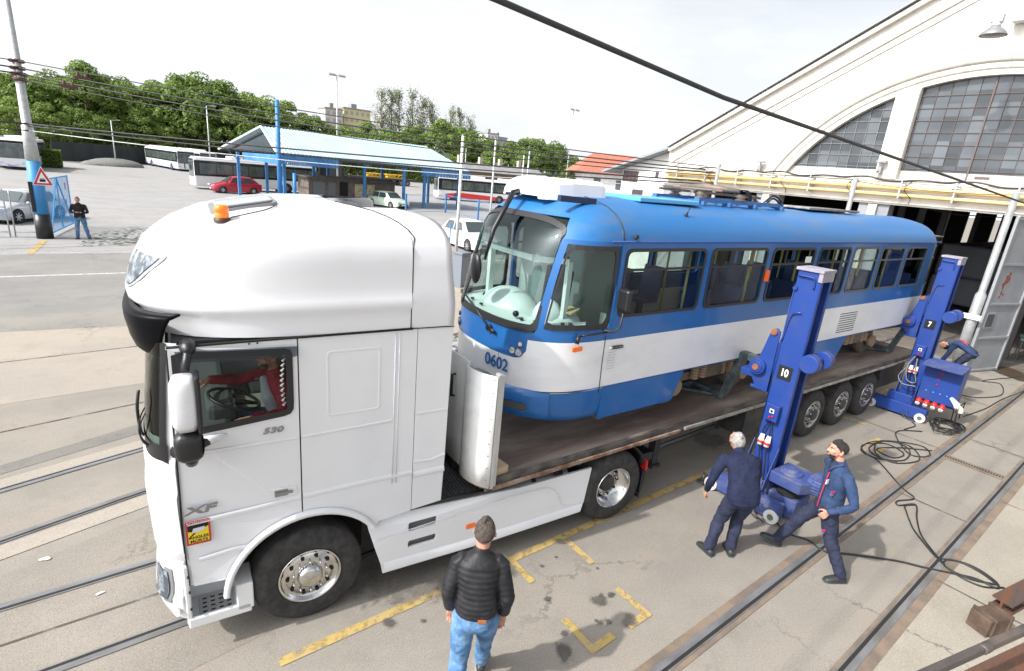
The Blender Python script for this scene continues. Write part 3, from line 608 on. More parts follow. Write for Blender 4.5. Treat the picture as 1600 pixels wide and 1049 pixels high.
def qwin(z, t): return 2.72 < z < 3.69 and (t < 42 or t > 138)
def wscr(z, t): return 48 < t < 132 and 2.66 < z < 3.95
m = MB(); body(m, [3.74, 3.80, 3.86, 3.91, 3.96, 4.0, 4.04, 4.07, 4.10, 4.13, 4.15, 4.17, 4.18, 4.195], 0, 180, lambda z, t: not wscr(z, t))
m.build('cab_roof', trf, TM)
m = MB(); body(m, [1.95, 2.05, 2.2, 2.3, 2.4, 2.55, 2.64, 2.66, 2.72, 2.8, 2.9, 3.1, 3.3, 3.5, 3.66, 3.69, 3.72, 3.74], 0, 180, lambda z, t: not wscr(z, t) and not qwin(z, t) and z > 2.05)
m.build('cab_shell', tb, TM)
# white front band (proud 3 mm) : everywhere below the blue panel
def lowedge(t):   # lower edge of the blue panel
    e = abs(t-90); return 2.32+max(0, (e-29)/8)**2*.10 if e < 37.5 else 2.565
m = MB(); ths = [0.01, 4, 8, 12, 16, 20, 25, 30, 34, 38, 42, 46, 50, 52.4, 52.6, 53, 54, 55, 57, 59, 62, 70, 80, 90]; ths = ths+[180-t for t in ths[-2::-1]]
rows = []
for k in range(9): rows.append([nn.pt(t, 1.93+(lowedge(t)-1.93)*k/8, .004) for t in ths])
m.grid(rows); m.build('cab_white_band', tw, TM)
m = MB(); body(m, [1.50, 1.56, 1.62, 1.70, 1.80, 1.86, 1.93, 1.95], 0, 180, None); o = m.build('cab_apron', tb, TM)
bump = Nose([(1.60, 1.09, .52), (1.68, 1.11, .47), (1.86, 1.11, .45), (1.95, 1.10, .46), (1.965, 1.08, .51)], 1.72, 2.8, YC)
m = MB(); bump.patch(m, lambda z: (30, 150), 1.60, 1.965, 0, 9, 40, True); o = m.build('bumper', tb, TM)
m = MB(); m.tube([nn.pt(t, 1.945, .006) for t in range(0, 181, 6)], .008, 5); m.tube([nn.pt(t, 1.90, .004) for t in (1, 1)]+[nn.pt(.5, 1.5, .004)], .006, 5); m.build('seam', seal, TM)
m = MB(); bump.ribbon(m, [(50+6*cos(a)+((10) if cos(a) > 0 else 0), 1.75+.075*spow(sin(a), .6)) for a in [2*pi*k/24 for k in range(24)]], [(50+5*cos(a)+((10) if cos(a) > 0 else 0), 1.75+.06*spow(sin(a), .6)) for a in [2*pi*k/24 for k in range(24)]], .012)
bump.ribbon(m, [(114+6*cos(a)+((10) if cos(a) > 0 else 0), 1.75+.075*spow(sin(a), .6)) for a in [2*pi*k/24 for k in range(24)]], [(114+5*cos(a)+((10) if cos(a) > 0 else 0), 1.75+.06*spow(sin(a), .6)) for a in [2*pi*k/24 for k in range(24)]], .012)
m.build('grille_rim', tb, o)
m = MB(); bump.patch(m, lambda z: (45.5, 65), 1.70, 1.80, .006, 3, 6); bump.patch(m, lambda z: (109, 129), 1.70, 1.80, .006, 3, 6); m.build('grille', mat('grille_dark', (.06, .065, .07), .7), o)
# coupler
m = MB(); m.cbox((.40, 1.0, 1.99), (.26, .26, .05), rz=.2); m.cyl((.36, 1.08, 2.03), (.16, 1.14, 2.03), .035, n=10); m.cyl((.36, .96, 2.03), (.18, .90, 2.03), .03, n=10); m.cbox((.24, 1.02, 2.02), (.12, .2, .03)); m.build('coupler', steel, TM, bevel=.008)
# windscreen
def wsb(z): return (44.5, 135.5)
ztop = lambda t: 3.93-.10*abs((t-90)/42)**3
m = MB(); rows = []
for k in range(15):
    rows.append([nn.pt(t, 2.68+(ztop(t)-2.68)*k/14, .006) for t in [48.5+83*j/40 for j in range(41)]])
m.grid(rows); m.build('windscreen', gt, TM)
def rr_tz(t0, t1, z0, z1f, rt, rz):
    out = []
    for ct, cz, a in ((t1-rt, 0, 0), (t0+rt, 0, pi/2), (t0+rt, 1, pi), (t1-rt, 1, 1.5*pi)):
        for k in range(7):
            x = a+pi/2*k/6; t = ct+rt*cos(x); z = (z1f(ct)-rz+rz*sin(x)) if cz == 0 else z0+rz+rz*sin(x); out.append((t, z))
        if cz == 0 and a == 0: out += [(t, z1f(t)) for t in [t1-rt-(t1-t0-2*rt)*j/24 for j in range(1, 24)]]
        if cz == 1 and a == pi: out += [(t, z0) for t in [t0+rt+(t1-t0-2*rt)*j/24 for j in range(1, 24)]]
    return out
m = MB(); O_ = rr_tz(47.2, 132.8, 2.655, lambda t: ztop(t)+.03, 6, .10); I_ = rr_tz(49.4, 130.6, 2.735, lambda t: ztop(t)-.03, 6, .10)
nn.ribbon(m, O_, I_, .012); m.build('windscreen_seal', seal, TM)
m = MB(); nn.patch(m, lambda z: (49.3, 130.7), 3.52, 3.9, .003, 6, 30); m.build('sun_band', glass('sun_band', (.33, .36, .38)), TM)
for s in (0, 1):
    g = (lambda p: p) if s == 0 else (lambda p: [(180-t, z) for t, z in p][::-1])
    Q = [(33.2, 3.685), (0.002, 3.685)] ; 
    qo = [(33.4, 2.72)]+[(33.4-1.0*k, 2.72+.0*k) for k in ()]
    def slant(z): return 42.0-2.0*max(0, (z-2.72))/.97*.9
    qo = [(t, 2.715) for t in (1.5, 5, 12, 20, 28, 36)]+[(slant(z), z) for z in (2.73, 3.0, 3.3, 3.6)]+[(t, 3.69) for t in (35, 28, 20, 12, 5, 1.5)]+[(.9, 3.6), (.8, 3.2), (.9, 2.8)]
    qi = [(t, 2.775) for t in (3.4, 6, 12, 20, 28, 36)]+[(slant(z)-1.6, z) for z in (2.80, 3.0, 3.3, 3.56)]+[(t, 3.635) for t in (35, 28, 20, 12, 6, 3.6)]+[(2.2, 3.56), (2.0, 3.2), (2.2, 2.85)]
    m = MB(); nn.ribbon(m, g(qo), g(qi), .012); w_ = m.build('quarter_window_seal', seal, TM)
    m = MB(); nn.patch(m, lambda z: (1.0, 41) if s == 0 else (179, 139), 2.72, 3.69, .006, 4, 16); m.build('quarter_window', gt, TM)
# headlights, indicators
for s in (0, 1):
    for t, z, r in ((58, 2.395, .045), (63, 2.405, .042), (57.5, 2.50, .028)):
        t = t if s == 0 else 180-t; p = nn.pt(t, z, .004); q = nn.pt(t, z, .03); dvec = (q-p).normalized(); a = nn.pt(t, z, .0); 
        m = MB(); m.tube([a-dvec*.01, a+dvec*.02], [r*1.25, r*1.15], 20); h = m.build('headlight', mat('lamp_ring', (.08, .09, .12), .4), TM)
        m = MB(); m.tube([a+dvec*.01, a+dvec*.024], [r, r*.8], 20); m.build('lamp_lens', clear, h)
m = MB(); m.poly([rrect(1.12, 1.27, 2.475, 2.53, .012)], lambda a, b: (a, nn.pt(9, 2.5).y-.010, b), dirv=(0, -.02, 0)); m.build('side_indicator', amber, TM, bevel=.005)
text('fleet_number', '0602', .21, face_m(tuple(nn.pt(75, 2.19, .012)), tuple(nn.pt(70, 2.1)-nn.pt(80, 2.1)), (0, 0, 1)) @ Matrix.Identity(4), tb, TM, .002, xs=.95, bold=.004)
# side walls with windows
WX = [(1.79, 3.32), (3.44, 4.82), (4.95, 6.24), (6.36, 7.50), (7.62, 8.66), (8.78, 9.86), (9.98, 11.05)]
YN = YC-1.10
for s in (0, 1):
    y = YC-1.10 if s == 0 else YC+1.10; ss = 1 if s == 0 else -1
    f = lambda a, b, y=y: (a, y, b)
    holes = [rrect(a, b, WZ0, WZ1, .09)[::-1] for a, b in WX]
    m = MB(); m.poly([[(XA, 2.55), (XB, 2.55), (XB, 3.74), (XA, 3.74)]]+holes, f, dirv=(0, ss*.05, 0)); m.build('side_wall', tb, TM)
    m = MB(); m.box(XA-.02, XB, y-ss*.004, y+ss*.03, 1.95, 2.56) if s == 0 else m.box(XA-.02, XB, y-.03, y+.004, 1.95, 2.56); m.build('white_band', tw, TM)
    m = MB(); a0, a1 = (y-.002, y+.03) if s == 0 else (y-.03, y+.002)
    fs = lambda a, b, y=y: (a, y+ss*.02*max(0, 1.75-b), b)
    for sk_ in ([(XA-.6+.6, 1.5), (3.15, 1.5), (3.32, 1.945), (XA, 1.945)], [(5.9, 1.52), (8.05, 1.52), (8.3, 1.945), (5.7, 1.945)], [(11.15, 1.75), (XB, 1.75), (XB, 1.945), (11.1, 1.945)]):
        m.poly([sk_], fs, dirv=(0, ss*.03, 0))
    m.build('side_skirt', tb, TM)
    for i, (a, b) in enumerate(WX):
        o1 = rrect(a-.0, b+.0, WZ0-.0, WZ1+.0, .09); i1 = rrect(a+.038, b-.038, WZ0+.038, WZ1-.038, .07)
        m = MB(); ringpoly(m, o1, i1, lambda p, q: (p, y, q), (0, -ss*.012, 0)); w_ = m.build('window_frame', seal if i < 4 else mat('window_rubber_grey', (.09, .09, .09), .6), TM)
        m = MB(); m.box(a+.03, b-.03, min(y-ss*.008, y+ss*.01), max(y-ss*.008, y+ss*.01), 3.395, 3.425); m.box((a+b)/2-.25-.012, (a+b)/2-.25+.012, min(y-ss*.006, y+ss*.01), max(y-ss*.006, y+ss*.01), 3.42, 3.64); m.build('transom', seal if i < 4 else mat('window_rubber_grey', (.09, .09, .09), .6), w_)
        m = MB(); m.poly([rrect(a+.02, b-.02, WZ0+.02, WZ1-.02, .07)], lambda p, q: (p, y+ss*.012, q)); m.build('pane', gt2, w_)
    m = MB(); m.tube([(XA-.2, y-ss*.006, 3.745), (XB, y-ss*.006, 3.745)], .013, 6); m.tube([(XA-.6, y-ss*.006, 1.947), (XB, y-ss*.006, 1.947)], .007, 5); m.build('gutter', mat('gutter_blue', (.01, .05, .2), .5), TM)
# roof
m = MB(); rows = []
zr = [3.74, 3.80, 3.86, 3.91, 3.96, 4.0, 4.04, 4.07, 4.10, 4.13, 4.15, 4.17, 4.18, 4.195]
for z in zr: rows.append([Vector((XA+(XB-XA)*k/12, YC-nn.at(z)[0], z)) for k in range(13)])
for z in zr[::-1]: rows.append([Vector((XA+(XB-XA)*k/12, YC+nn.at(z)[0], z)) for k in range(13)])
m.grid(rows); m.build('roof', trf, TM)
m = MB(); m.tube([(1.735, YC-nn.at(z)[0]-.002, z+.002) for z in zr], .007, 5); m.tube([(1.9, YN-.01, 3.80), (1.9, YN-.03, 3.80)], [.035, .03], 12); m.build('roof_seam', seal, TM)
# rear end
def rbody(zs, keep=None):
    ths = [0.01, 5, 10, 16, 24, 33, 43, 54, 66, 78, 90, 102, 114, 126, 137, 147, 156, 164, 170, 175, 179.99]
    return [[nr.pt(t, z) for t in ths] for z in zs], ths
def rpart(zs, mt, nm, keep=None):
    rows, ths = rbody(zs); mm = MB(); mm.grid(rows, keep=(lambda i, j: keep((zs[i]+zs[i+1])/2, (ths[j]+ths[j+1])/2)) if keep else None); return mm.build(nm, mt, TM)
rpart(zr, trf, 'rear_roof'); rpart([1.75, 1.85, 1.95], tb, 'rear_apron'); rpart([1.95, 2.2, 2.56], tw, 'rear_white_band')
rw = lambda z, t: WZ0 < z < WZ1 and (10 < t < 40 or 54 < t < 126 or 140 < t < 170)
rpart([2.56, 2.7, WZ0, 3.2, WZ1, 3.74], tb, 'rear_shell', lambda z, t: not rw(z, t))
m = MB()
for a, b in ((10, 43), (54, 126), (137, 170)): nr.patch(m, lambda z, a=a, b=b: (a, b), WZ0, WZ1, -.01, 2, 12)
m.build('rear_window', gt2, TM)
m = MB()
for z in (WZ0, WZ1, 3.41): m.tube([nr.pt(t, z, .002) for t in range(8, 45, 3)], .015, 5)
for t in (9, 43): m.tube([nr.pt(t, z, .002) for z in (WZ0, WZ1)], .018, 5)
m.build('rear_window_seal', mat('window_rubber_grey', (.09, .09, .09), .6), TM)
m = MB(); m.tube([(12.1, .6, 3.72), (12.6, .4, 3.72)], .012, 5); m.build('rear_mirror_stub', tb, TM)
# interior
tin = mat('tram_interior', (.25, .27, .27), .7); tseat = mat('tram_seat', (.02, .04, .16), .6)
m = MB(); m.box(1.5, 12.0, .32, 2.18, 2.02, 2.06); m.box(1.8, 12.0, .22, 2.28, 3.86, 3.88); m.build('floor', mat('tram_floor', (.14, .135, .12), .8), TM)
m = MB(); m.box(1.86, 1.90, .95, 2.3, 2.06, 3.86); m.box(1.86, 1.90, .2, .5, 2.06, 2.8); m.box(1.87, 3.0, 1.35, 1.40, 2.06, 3.6); m.build('cab_partition', mat('cab_cream', (.45, .5, .48), .6), TM)
m = MB(); m.cyl((1.88, .9, 2.06), (1.88, .9, 3.86), .02, n=8); m.box(1.2, 1.24, .45, .5, 2.0, 3.8) if 0 else None
m = MB()
for x in (3.4, 4.9, 6.3, 7.6, 8.7, 9.9):
    for yy in (.45, 2.0): m.cyl((x, yy, 2.06), (x, yy, 3.86), .02, n=8)
m.tube([(2.2, .75, 3.72), (11.5, .75, 3.72)], .018, 6); m.tube([(2.2, 1.75, 3.72), (11.5, 1.75, 3.72)], .018, 6); m.build('handrail', mat('rail_yellow', (.6, .5, .15), .4), TM)
for i in range(10):
    for yy in ((.5, 1.98) if i % 4 != 2 else (.5,)):
        x = 3.5+i*.8; m = MB(); m.cbox((x, yy, 2.48), (.42, .44, .07)); m.cbox((x+.22, yy, 2.76), (.06, .44, .6), ry=.15); m.box(x-.05, x+.05, yy-.05, yy+.05, 2.06, 2.45); m.build('seat', tseat, TM, bevel=.02)
mint = mat('dash_mint', (.66, .70, .69), .4)
m = MB(); m.sphere((1.12, 1.45, 2.60), (.36, .52, .36), 24, 14); o = m.build('console_hump', mint, TM)
dm = MB(); rows = []
for k in range(7):
    z = 2.74+.0*k; e = k/6; rows.append([Vector((p.x+e*.45*(1-abs(p.y-YC)/1.5), YC+(p.y-YC)*(1-e*.12)*.97, 2.735+.02*e)) for p in [nn.pt(t, 2.74, -.02) for t in range(12, 169, 6)]])
dm.grid(rows); dm.build('dashboard', mint, TM)
m = MB(); m.sphere((1.32, .72, 2.62), (.34, .3, .24), 20, 12); m.sphere((1.18, .72, 2.70), (.2, .2, .26), 16, 10); m.build('console_cowl', mint, TM)
m = MB()
for t in (22, 28, 50, 62, 95, 110): p = nn.pt(t, 2.76, -.1); m.cyl((p.x, p.y, 2.755), (p.x, p.y, 2.775), .025, n=10)
p = nn.pt(68, 2.76, -.12); m.sphere((p.x, p.y, 2.80), .04, 10, 6); m.build('dash_knobs', blackp, TM)
m = MB(); m.cbox((1.38, .85, 2.95), (.1, .45, .75), ry=.1); m.sphere((1.42, .85, 3.38), (.08, .15, .13), 12, 8); m.cbox((1.25, .85, 2.6), (.4, .45, .1)); m.build('driver_seat', mat('seat_black', (.02, .02, .025), .8), TM, bevel=.05)
m = MB(); m.cbox((1.36, .52, 2.86), (.2, .16, .02), ry=-.2, rz=.3); m.build('clipboard', mat('board_tan', (.45, .35, .2), .7), TM)
m = MB(); p1, p2 = nn.pt(70, 3.45, -.18), nn.pt(118, 3.45, -.18); m.bar(p1, p2, .05, .07); m.bar(p2, p2+Vector((0, 0, -.75)), .07, .07); m.bar(p1+Vector((.3, -.3, 0)), p1, .05, .06); m.bar(p1+Vector((.3, -.3, -.0)), p1+Vector((.3, -.3, -.7)), .06, .06); m.build('door_frame', mint, TM)
# wiper, mirrors
m = MB(); a = nn.pt(83, 2.58, .03); b = nn.pt(105, 2.85, .05); c = nn.pt(106, 3.5, .05); m.tube([a, b], .013, 6); m.cyl(nn.pt(83, 2.58, -.02), nn.pt(83, 2.58, .05), .04, n=12); m.tube([nn.pt(107, 2.72, .035), nn.pt(103, 3.05, .04), nn.pt(100, 3.4, .04)], .01, 6); m.tube([nn.pt(84, 2.58, .02), nn.pt(78, 2.55, .03)], .02, 6); m.build('wiper', blackp, TM)
m = MB(); m.tube([(1.9, 2.0, 4.22), (1.35, 1.6, 4.20), (1.0, 1.42, 4.16), (.66, 1.28, 3.72), (.58, 1.3, 3.35)], [.045, .045, .035, .03, .015], 8); mo2 = m.build('front_mirror_arm', blackp, TM)
m = MB(); m.sphere((.54, 1.42, 3.22), (.05, .10, .19), 14, 10); m.build('front_mirror', blackp, mo2)
m = MB(); m.tube([(1.58, YN-.0, 2.70), (1.68, YN-.08, 2.68), (1.74, YN-.12, 2.75), (1.75, YN-.13, 3.05)], .012, 6); m.tube([(1.22, YN-.01, 2.66), (1.24, YN-.06, 2.68), (1.6, YN-.07, 2.69)], .012, 6); m.tube([(1.20, YN+.0, 2.66), (1.18, YN-.01, 2.57)], .025, 8); mo2 = m.build('side_mirror_arm', blackp, TM)
m = MB(); m.cbox((1.74, YN-.13, 3.08), (.09, .17, .27)); m.build('side_mirror', blackp, mo2, bevel=.03)
m = MB(); m.poly([rrect(4.84, 4.92, 3.16, 3.33, .015)], lambda a, b: (a, YN-.003, b), dirv=(0, -.035, 0)); m.build('turn_signal', mat('signal_orange', (.85, .12, .01), .35, coat=.4), TM, bevel=.01)
m = MB()
for k in range(9): m.box(7.75, 8.45, YN-.009, YN-.0035, 2.05+.045*k, 2.062+.045*k)
m.build('side_louvre', dark, TM)
m = MB(); m.tube([nn.pt(.5, 1.5, .006), nn.pt(1, 1.94, .008), (1.64, YN-.006, 2.3), (1.64, YN-.006, 2.62)], .005, 5); m.box(1.76, 1.95, YN-.03, YN-.006, 2.44, 2.475); m.build('door_joint', seal, TM)
m = MB(); m.box(1.72, 1.94, YN-.03, YN-.008, 2.45, 2.475); m.build('door_pull', tw, TM)
for k in range(6): pass
m = MB()
for k in range(7): m.box(1.72, 1.86, YN-.0075, YN-.0045, 2.18+.035*k, 2.185+.035*k)
m.build('notice_text', mat('text_grey', (.4, .4, .42), .6), TM)
m = MB(); m.poly([rrect(5.93, 6.12, 3.42, 3.52, .01)], lambda a, b: (a, YN-.014, b), dirv=(0, .003, 0)); m.poly([rrect(5.86, 6.06, 3.02, 3.2, .03)], lambda a, b: (a, YN-.014, b), dirv=(0, .003, 0)); o = m.build('window_sticker', tw, TM)
m = MB(); m.tube([(5.96+.055*cos(a), YN-.017, 3.11+.055*sin(a)) for a in [2*pi*k/20 for k in range(21)]], .006, 5); m.tube([(5.92, YN-.017, 3.15), (6.0, YN-.017, 3.07)], .006, 5); m.build('prohibition_sign', redl, o)
# roof equipment
m = MB(); rows = []
for k, (x, w, h) in enumerate([(1.12, .34, .0), (1.13, .40, .08), (1.2, .44, .15), (1.34, .47, .20), (1.55, .48, .225), (2.02, .48, .225), (2.1, .47, .21), (2.12, .47, .0)]):
    rows.append([(x, 1.42+w*sx, 4.15+(h if abs(sx) < .97 else max(h-.05, 0) if z else -.03)) for sx, z in ((-1.04, 0), (-1, 1), (-.9, 1), (-.4, 1), (.4, 1), (.9, 1), (1, 1), (1.04, 0))])
m.grid(rows, sm=False); m.build('air_conditioner', mat('ac_white', (.82, .83, .84), .35), TM, bevel=.02)
m = MB(); m.cbox((1.35, .62, 4.155), (.55, .06, .07), ry=.03); m.build('roof_bracket', mat('dark_blue', (.005, .02, .07), .5), TM)
m = MB(); m.poly([[(2.55, .75), (3.65, .65), (3.75, .75), (3.75, 1.7), (2.55, 1.7)]], lambda a, b: (a, b, 4.175), dirv=(0, 0, .055)); m.build('roof_walkway', mat('walkway_blue', (.10, .35, .60), .5), TM, bevel=.01)
m = MB(); m.tube([(3.05, .38, 4.06), (3.12, .38, 4.18)], [.012, .004], 6); m.sphere((3.05, .38, 4.06), .025, 8, 6); m.build('antenna', blackp, TM)
m = MB()
for y0 in (.85, 1.65): m.box(3.9, 6.2, y0, y0+.09, 4.22, 4.28)
for x in (3.95, 4.6, 5.3, 6.1): m.box(x, x+.07, .8, 1.8, 4.18, 4.24)
pg = m.build('pantograph_base', mat('panto_blue', (.04, .14, .33), .5), TM)
pm = mat('panto_grey', (.13, .12, .11), .6, .3, col2=(.22, .15, .12), sc=8)
m = MB()
for x, y in ((4.05, .95), (5.0, .9), (5.2, 1.7), (6.0, 1.3), (4.4, 1.7)):
    m.lathe([(0, .05), (.03, .10), (.05, .05), (.08, .10), (.10, .05), (.12, .07)], (x, y, 4.26), 'Z', 14)
m.bar((3.9, 1.0, 4.36), (6.1, 1.25, 4.34), .05, .04); m.bar((4.0, 1.7, 4.36), (6.1, 1.35, 4.34), .05, .04); m.tube([(4.2, .7, 4.40), (4.2, 1.8, 4.40)], .02, 6); m.tube([(4.7, .75, 4.42), (4.6, 1.3, 4.44), (4.7, 1.85, 4.42)], [.03, .06, .03], 8)
m.build('pantograph_frame', pm, pg)
m = MB()
for k in range(4): m.lathe([(5.45+.03*k, .14), (5.465+.03*k, .155), (5.48+.03*k, .14)], (0, 1.2, 4.30), 'X', 20)
m.tube(catmull([(5.8, 1.0, 4.25), (5.9, .9, 4.40), (6.1, .85, 4.32), (6.05, .9, 4.22), (5.85, .95, 4.26), (5.9, .88, 4.36), (6.15, .86, 4.26)]), .018, 6); m.build('cable_coil', blackp, pg)
m = MB(); m.poly([[(7.2, .9), (9.2, .9), (9.2, 1.6), (7.2, 1.6)]], lambda a, b: (a, b, 4.22), dirv=(0, 0, .04)); m.build('roof_hatch', steel, TM, bevel=.01)
# underframe + bogies
m = MB(); m.box(1.6, 11.9, .35, 2.15, 1.82, 1.94); m.box(6.0, 8.0, .4, 2.1, 1.5, 1.85)
m.build('underframe', chassis, TM)
for x0 in (4.55, 9.6):
    m = MB()
    for yy in (.55, 1.86): m.box(x0-1.0, x0+1.0, yy, yy+.12, 1.52, 1.66)
    m.box(x0-.3, x0+.3, .45, 2.05, 1.55, 1.8)
    bo = m.build('bogie', mat('bogie_brown', (.12, .095, .075), .85, col2=(.2, .17, .13), sc=6), TM, bevel=.02)
    for dx in (-.9, .9):
        m = MB(); m.cyl((x0+dx, .62, 1.49), (x0+dx, .72, 1.49), .33, n=32); m.cyl((x0+dx, .6, 1.49), (x0+dx, .63, 1.49), .30, n=32); m.cyl((x0+dx, 1.78, 1.49), (x0+dx, 1.88, 1.49), .33, n=32); m.cyl((x0+dx, .5, 1.49), (x0+dx, 1.9, 1.49), .07); m.build('tram_wheel', mat('wheel_rust', (.16, .13, .11), .7, .4), bo)
    m = MB()
    for dx in (-.9, .9): m.cyl((x0+dx, .45, 1.49), (x0+dx, .56, 1.49), .13, n=16)
    for dx in (-.45, -.25, .25, .45):
        for k in range(6): m.lathe([(1.56+k*.045, .055), (1.58+k*.045, .075), (1.60+k*.045, .055)], (x0+dx, .5, 0), 'Z', 12)
    m.build('spring', mat('spring_tan', (.3, .22, .14), .8), bo)
m = MB(); m.cyl((2.25, .35, 1.40), (2.25, .35, 1.53), .05, n=12); m.build('drain', steel, TM)
# support cradle frames between jacks and trailer deck (dark grey brackets)
# ================================================================ LIFTING JACKS
jb = mat('jack_blue', (.010, .042, .22), .45, coat=.1, col2=(.03, .05, .17), sc=3, lo=.5, hi=.75)
jd = mat('jack_blue_dusty', (.03, .055, .20), .7, col2=(.10, .11, .17), sc=6, lo=.45, hi=.7)
jw = mat('worn_edge', (.22, .17, .15), .6, .4, col2=(.03, .04, .2), sc=12)
brk = mat('bracket_grey', (.035, .055, .065), .5, col2=(.10, .12, .12), sc=7)
def jack(x, y, num, label, rz, box):
    r = root('lifting_jack', (x, y, 0), rz, label, 'lifting jack', 'blue mobile lifting jacks beside the trailer')
    w = .145; d0, d1 = -.02, .31   # C section : web faces -x, open to -y
    m = MB(); m.box(d0, d0+.015, -w, w, .42, 3.5); m.box(d0+.015, d1, w-.02, w, .42, 3.5); 
    m.box(d0, d0+.02, -w-.03, -w, .42, 3.5); m.box(d1-.02, d1, -w-.03, w, .42, 3.5); m.box(d0+.02, d0+.06, -w-.03, -w-.01, .42, 3.42); m.box(d1-.06, d1-.02, -w-.03, -w-.01, .42, 3.42)
    m.build('column', jb, r, bevel=.004)
    m = MB(); m.box(d0-.025, d1+.02, -w-.04, w+.03, 3.5, 3.54); m.box(d0-.01, d1, -w-.035, -w+.02, 3.38, 3.5); m.build('column_cap', mat('cap_dusty', (.22, .21, .28), .7, col2=(.3, .28, .3), sc=9), r, bevel=.005)
    m = MB(); m.cyl((.15, -.05, .4), (.15, -.05, 3.5), .03, n=12); m.build('lifting_screw', steel, r)
    # carriage with fork towards +y and rollers
    m = MB()
    for xx in (-.05, .37): m.poly([[(.17, 1.75), (.35, 1.75), (.42, 1.86), (.44, 2.02), (.36, 2.3), (.30, 2.62), (.22, 2.66), (.17, 2.62)]], lambda a, b, xx=xx: (xx, a, b), dirv=(.025, 0, 0))
    m.box(-.05, .40, .17, .42, 1.72, 1.76); m.box(-.03, .38, .35, .62, 1.86, 1.95); c = m.build('carriage', jb, r, bevel=.006)
    m = MB(); m.cyl((-.12, .36, 2.06), (.02, .36, 2.06), .115, n=28); m.cyl((-.14, .36, 2.06), (-.12, .36, 2.06), .085, n=24); o = m.build('fork_roller', jb, c, bevel=.006)
    m = MB(); m.cyl((-.155, .36, 2.06), (-.14, .36, 2.06), .045, n=20); m.cyl((-.075, .25, 2.60), (-.04, .25, 2.60), .045, n=16); m.build('roller_pin', mat('pin_rust', (.3, .10, .04), .8, col2=(.16, .07, .04), sc=9), o)
    m = MB(); m.box(.01, .1, -.34, -.12, 2.27, 2.35); m.cyl((.05, -.3, 2.31), (.36, -.3, 2.31), .035, n=10); ca = m.build('roller_bracket', jb, c)
    for a in (-.10, .30):
        m = MB(); m.cyl((a, -.30, 2.31), (a+.10, -.30, 2.31), .125, n=30); m.build('guide_roller', jb, ca, bevel=.008)
        m = MB(); m.lathe([(a+.085, .126), (a+.12, .128), (a+.125, .118), (a+.125, .0)], (0, -.30, 2.31), 'X', 30); m.build('roller_rim', jw, ca)
    m = MB(); m.poly([[(.0+.42, 1.90), (.62, 1.90), (.62, 1.955), (.5, 1.96)]], lambda a, b: (-.02, a, b), dirv=(.34, 0, 0)); m.build('lifting_fork', jb, c)
    # number plate
    m = MB(); m.box(-.026, -.0205, -.10, .09, 1.97, 2.17); p = m.build('number_plate', dark, r)
    text('number', num, .15, face_m((-.0268, -.0, 2.07), (0, -1, 0), (0, 0, 1)), mat('number_white', (.8, .8, .8), .5), p, .0006, xs=.72, bold=.004)
    m = MB(); m.tube(catmull([(-.03, .12, 3.42), (-.05, .1, 3.43), (-.05, -.05, 3.43), (-.04, -.09, 3.40), (-.03, -.10, 3.28)], 4), .011, 6); m.tube(catmull([(-.03, .14, 2.5), (-.035, .10, 2.85), (-.05, .03, 2.93), (-.04, -.03, 2.94)], 4), .009, 6); m.tube([(-.03, .145, 1.3), (-.03, .145, 3.3)], .006, 5); m.cyl((-.05, .13, 3.25), (-.02, .13, 3.25), .03, n=10); m.build('cable_conduit', jb, r)
    m = MB(); m.box(-.11, -.02, -.09, .10, 1.36, 1.60); sb = m.build('switch_box', jb, r, bevel=.006)
    m = MB(); m.cbox((-.113, 0, 1.51), (.005, .06, .06)); m.build('switch_plate', mat('switch_white', (.7, .72, .74), .4), sb)
    m = MB(); m.cyl((-.125, 0, 1.51), (-.11, 0, 1.51), .018, n=12); m.build('switch_knob', dark, sb)
    m = MB(); m.cyl((-.13, .01, 1.42), (-.11, .01, 1.42), .014, n=12); m.cyl((-.13, -.03, 1.44), (-.11, -.03, 1.44), .012, n=12); m.build('push_button', redl, sb)
    # base
    m = MB(); m.box(-.30, -.14, -.50, .62, .05, .30); m.box(-.14, .5, -.22, .22, .10, .22); m.box(-.10, .42, -.2, .2, .22, .46); m.box(-.22, -.06, -.16, .3, .30, .48); m.box(-.14, .6, .18, .30, .06, .2)
    m.poly([[(-.02, .42), (-.30, .30), (-.02, 1.0)]], lambda a, b: (a, .175, b), dirv=(0, .015, 0)); m.poly([[(-.02, .42), (-.30, .30), (-.02, 1.0)]], lambda a, b: (a, -.19, b), dirv=(0, .015, 0))
    b = m.build('base_frame', jb if box else jd, r, bevel=.008)
    for yy in (-.42, .54):
        m = MB(); m.cyl((-.325, yy, .10), (-.275, yy, .10), .10, n=26); m.build('castor', mat('castor_white', (.6, .6, .58), .5), b)
        m = MB(); m.cyl((-.33, yy, .10), (-.324, yy, .10), .045, n=14); m.build('castor_hub', steel, b)
    for xx, yy in ((.5, .0), (.2, -.35), (-.22, .72)):
        m = MB(); m.box(xx-.1, xx+.1, yy-.06, yy+.06, .005, .03); m.cyl((xx, yy, .03), (xx, yy, .14), .025, n=10); m.build('foot_pad', steel, b)
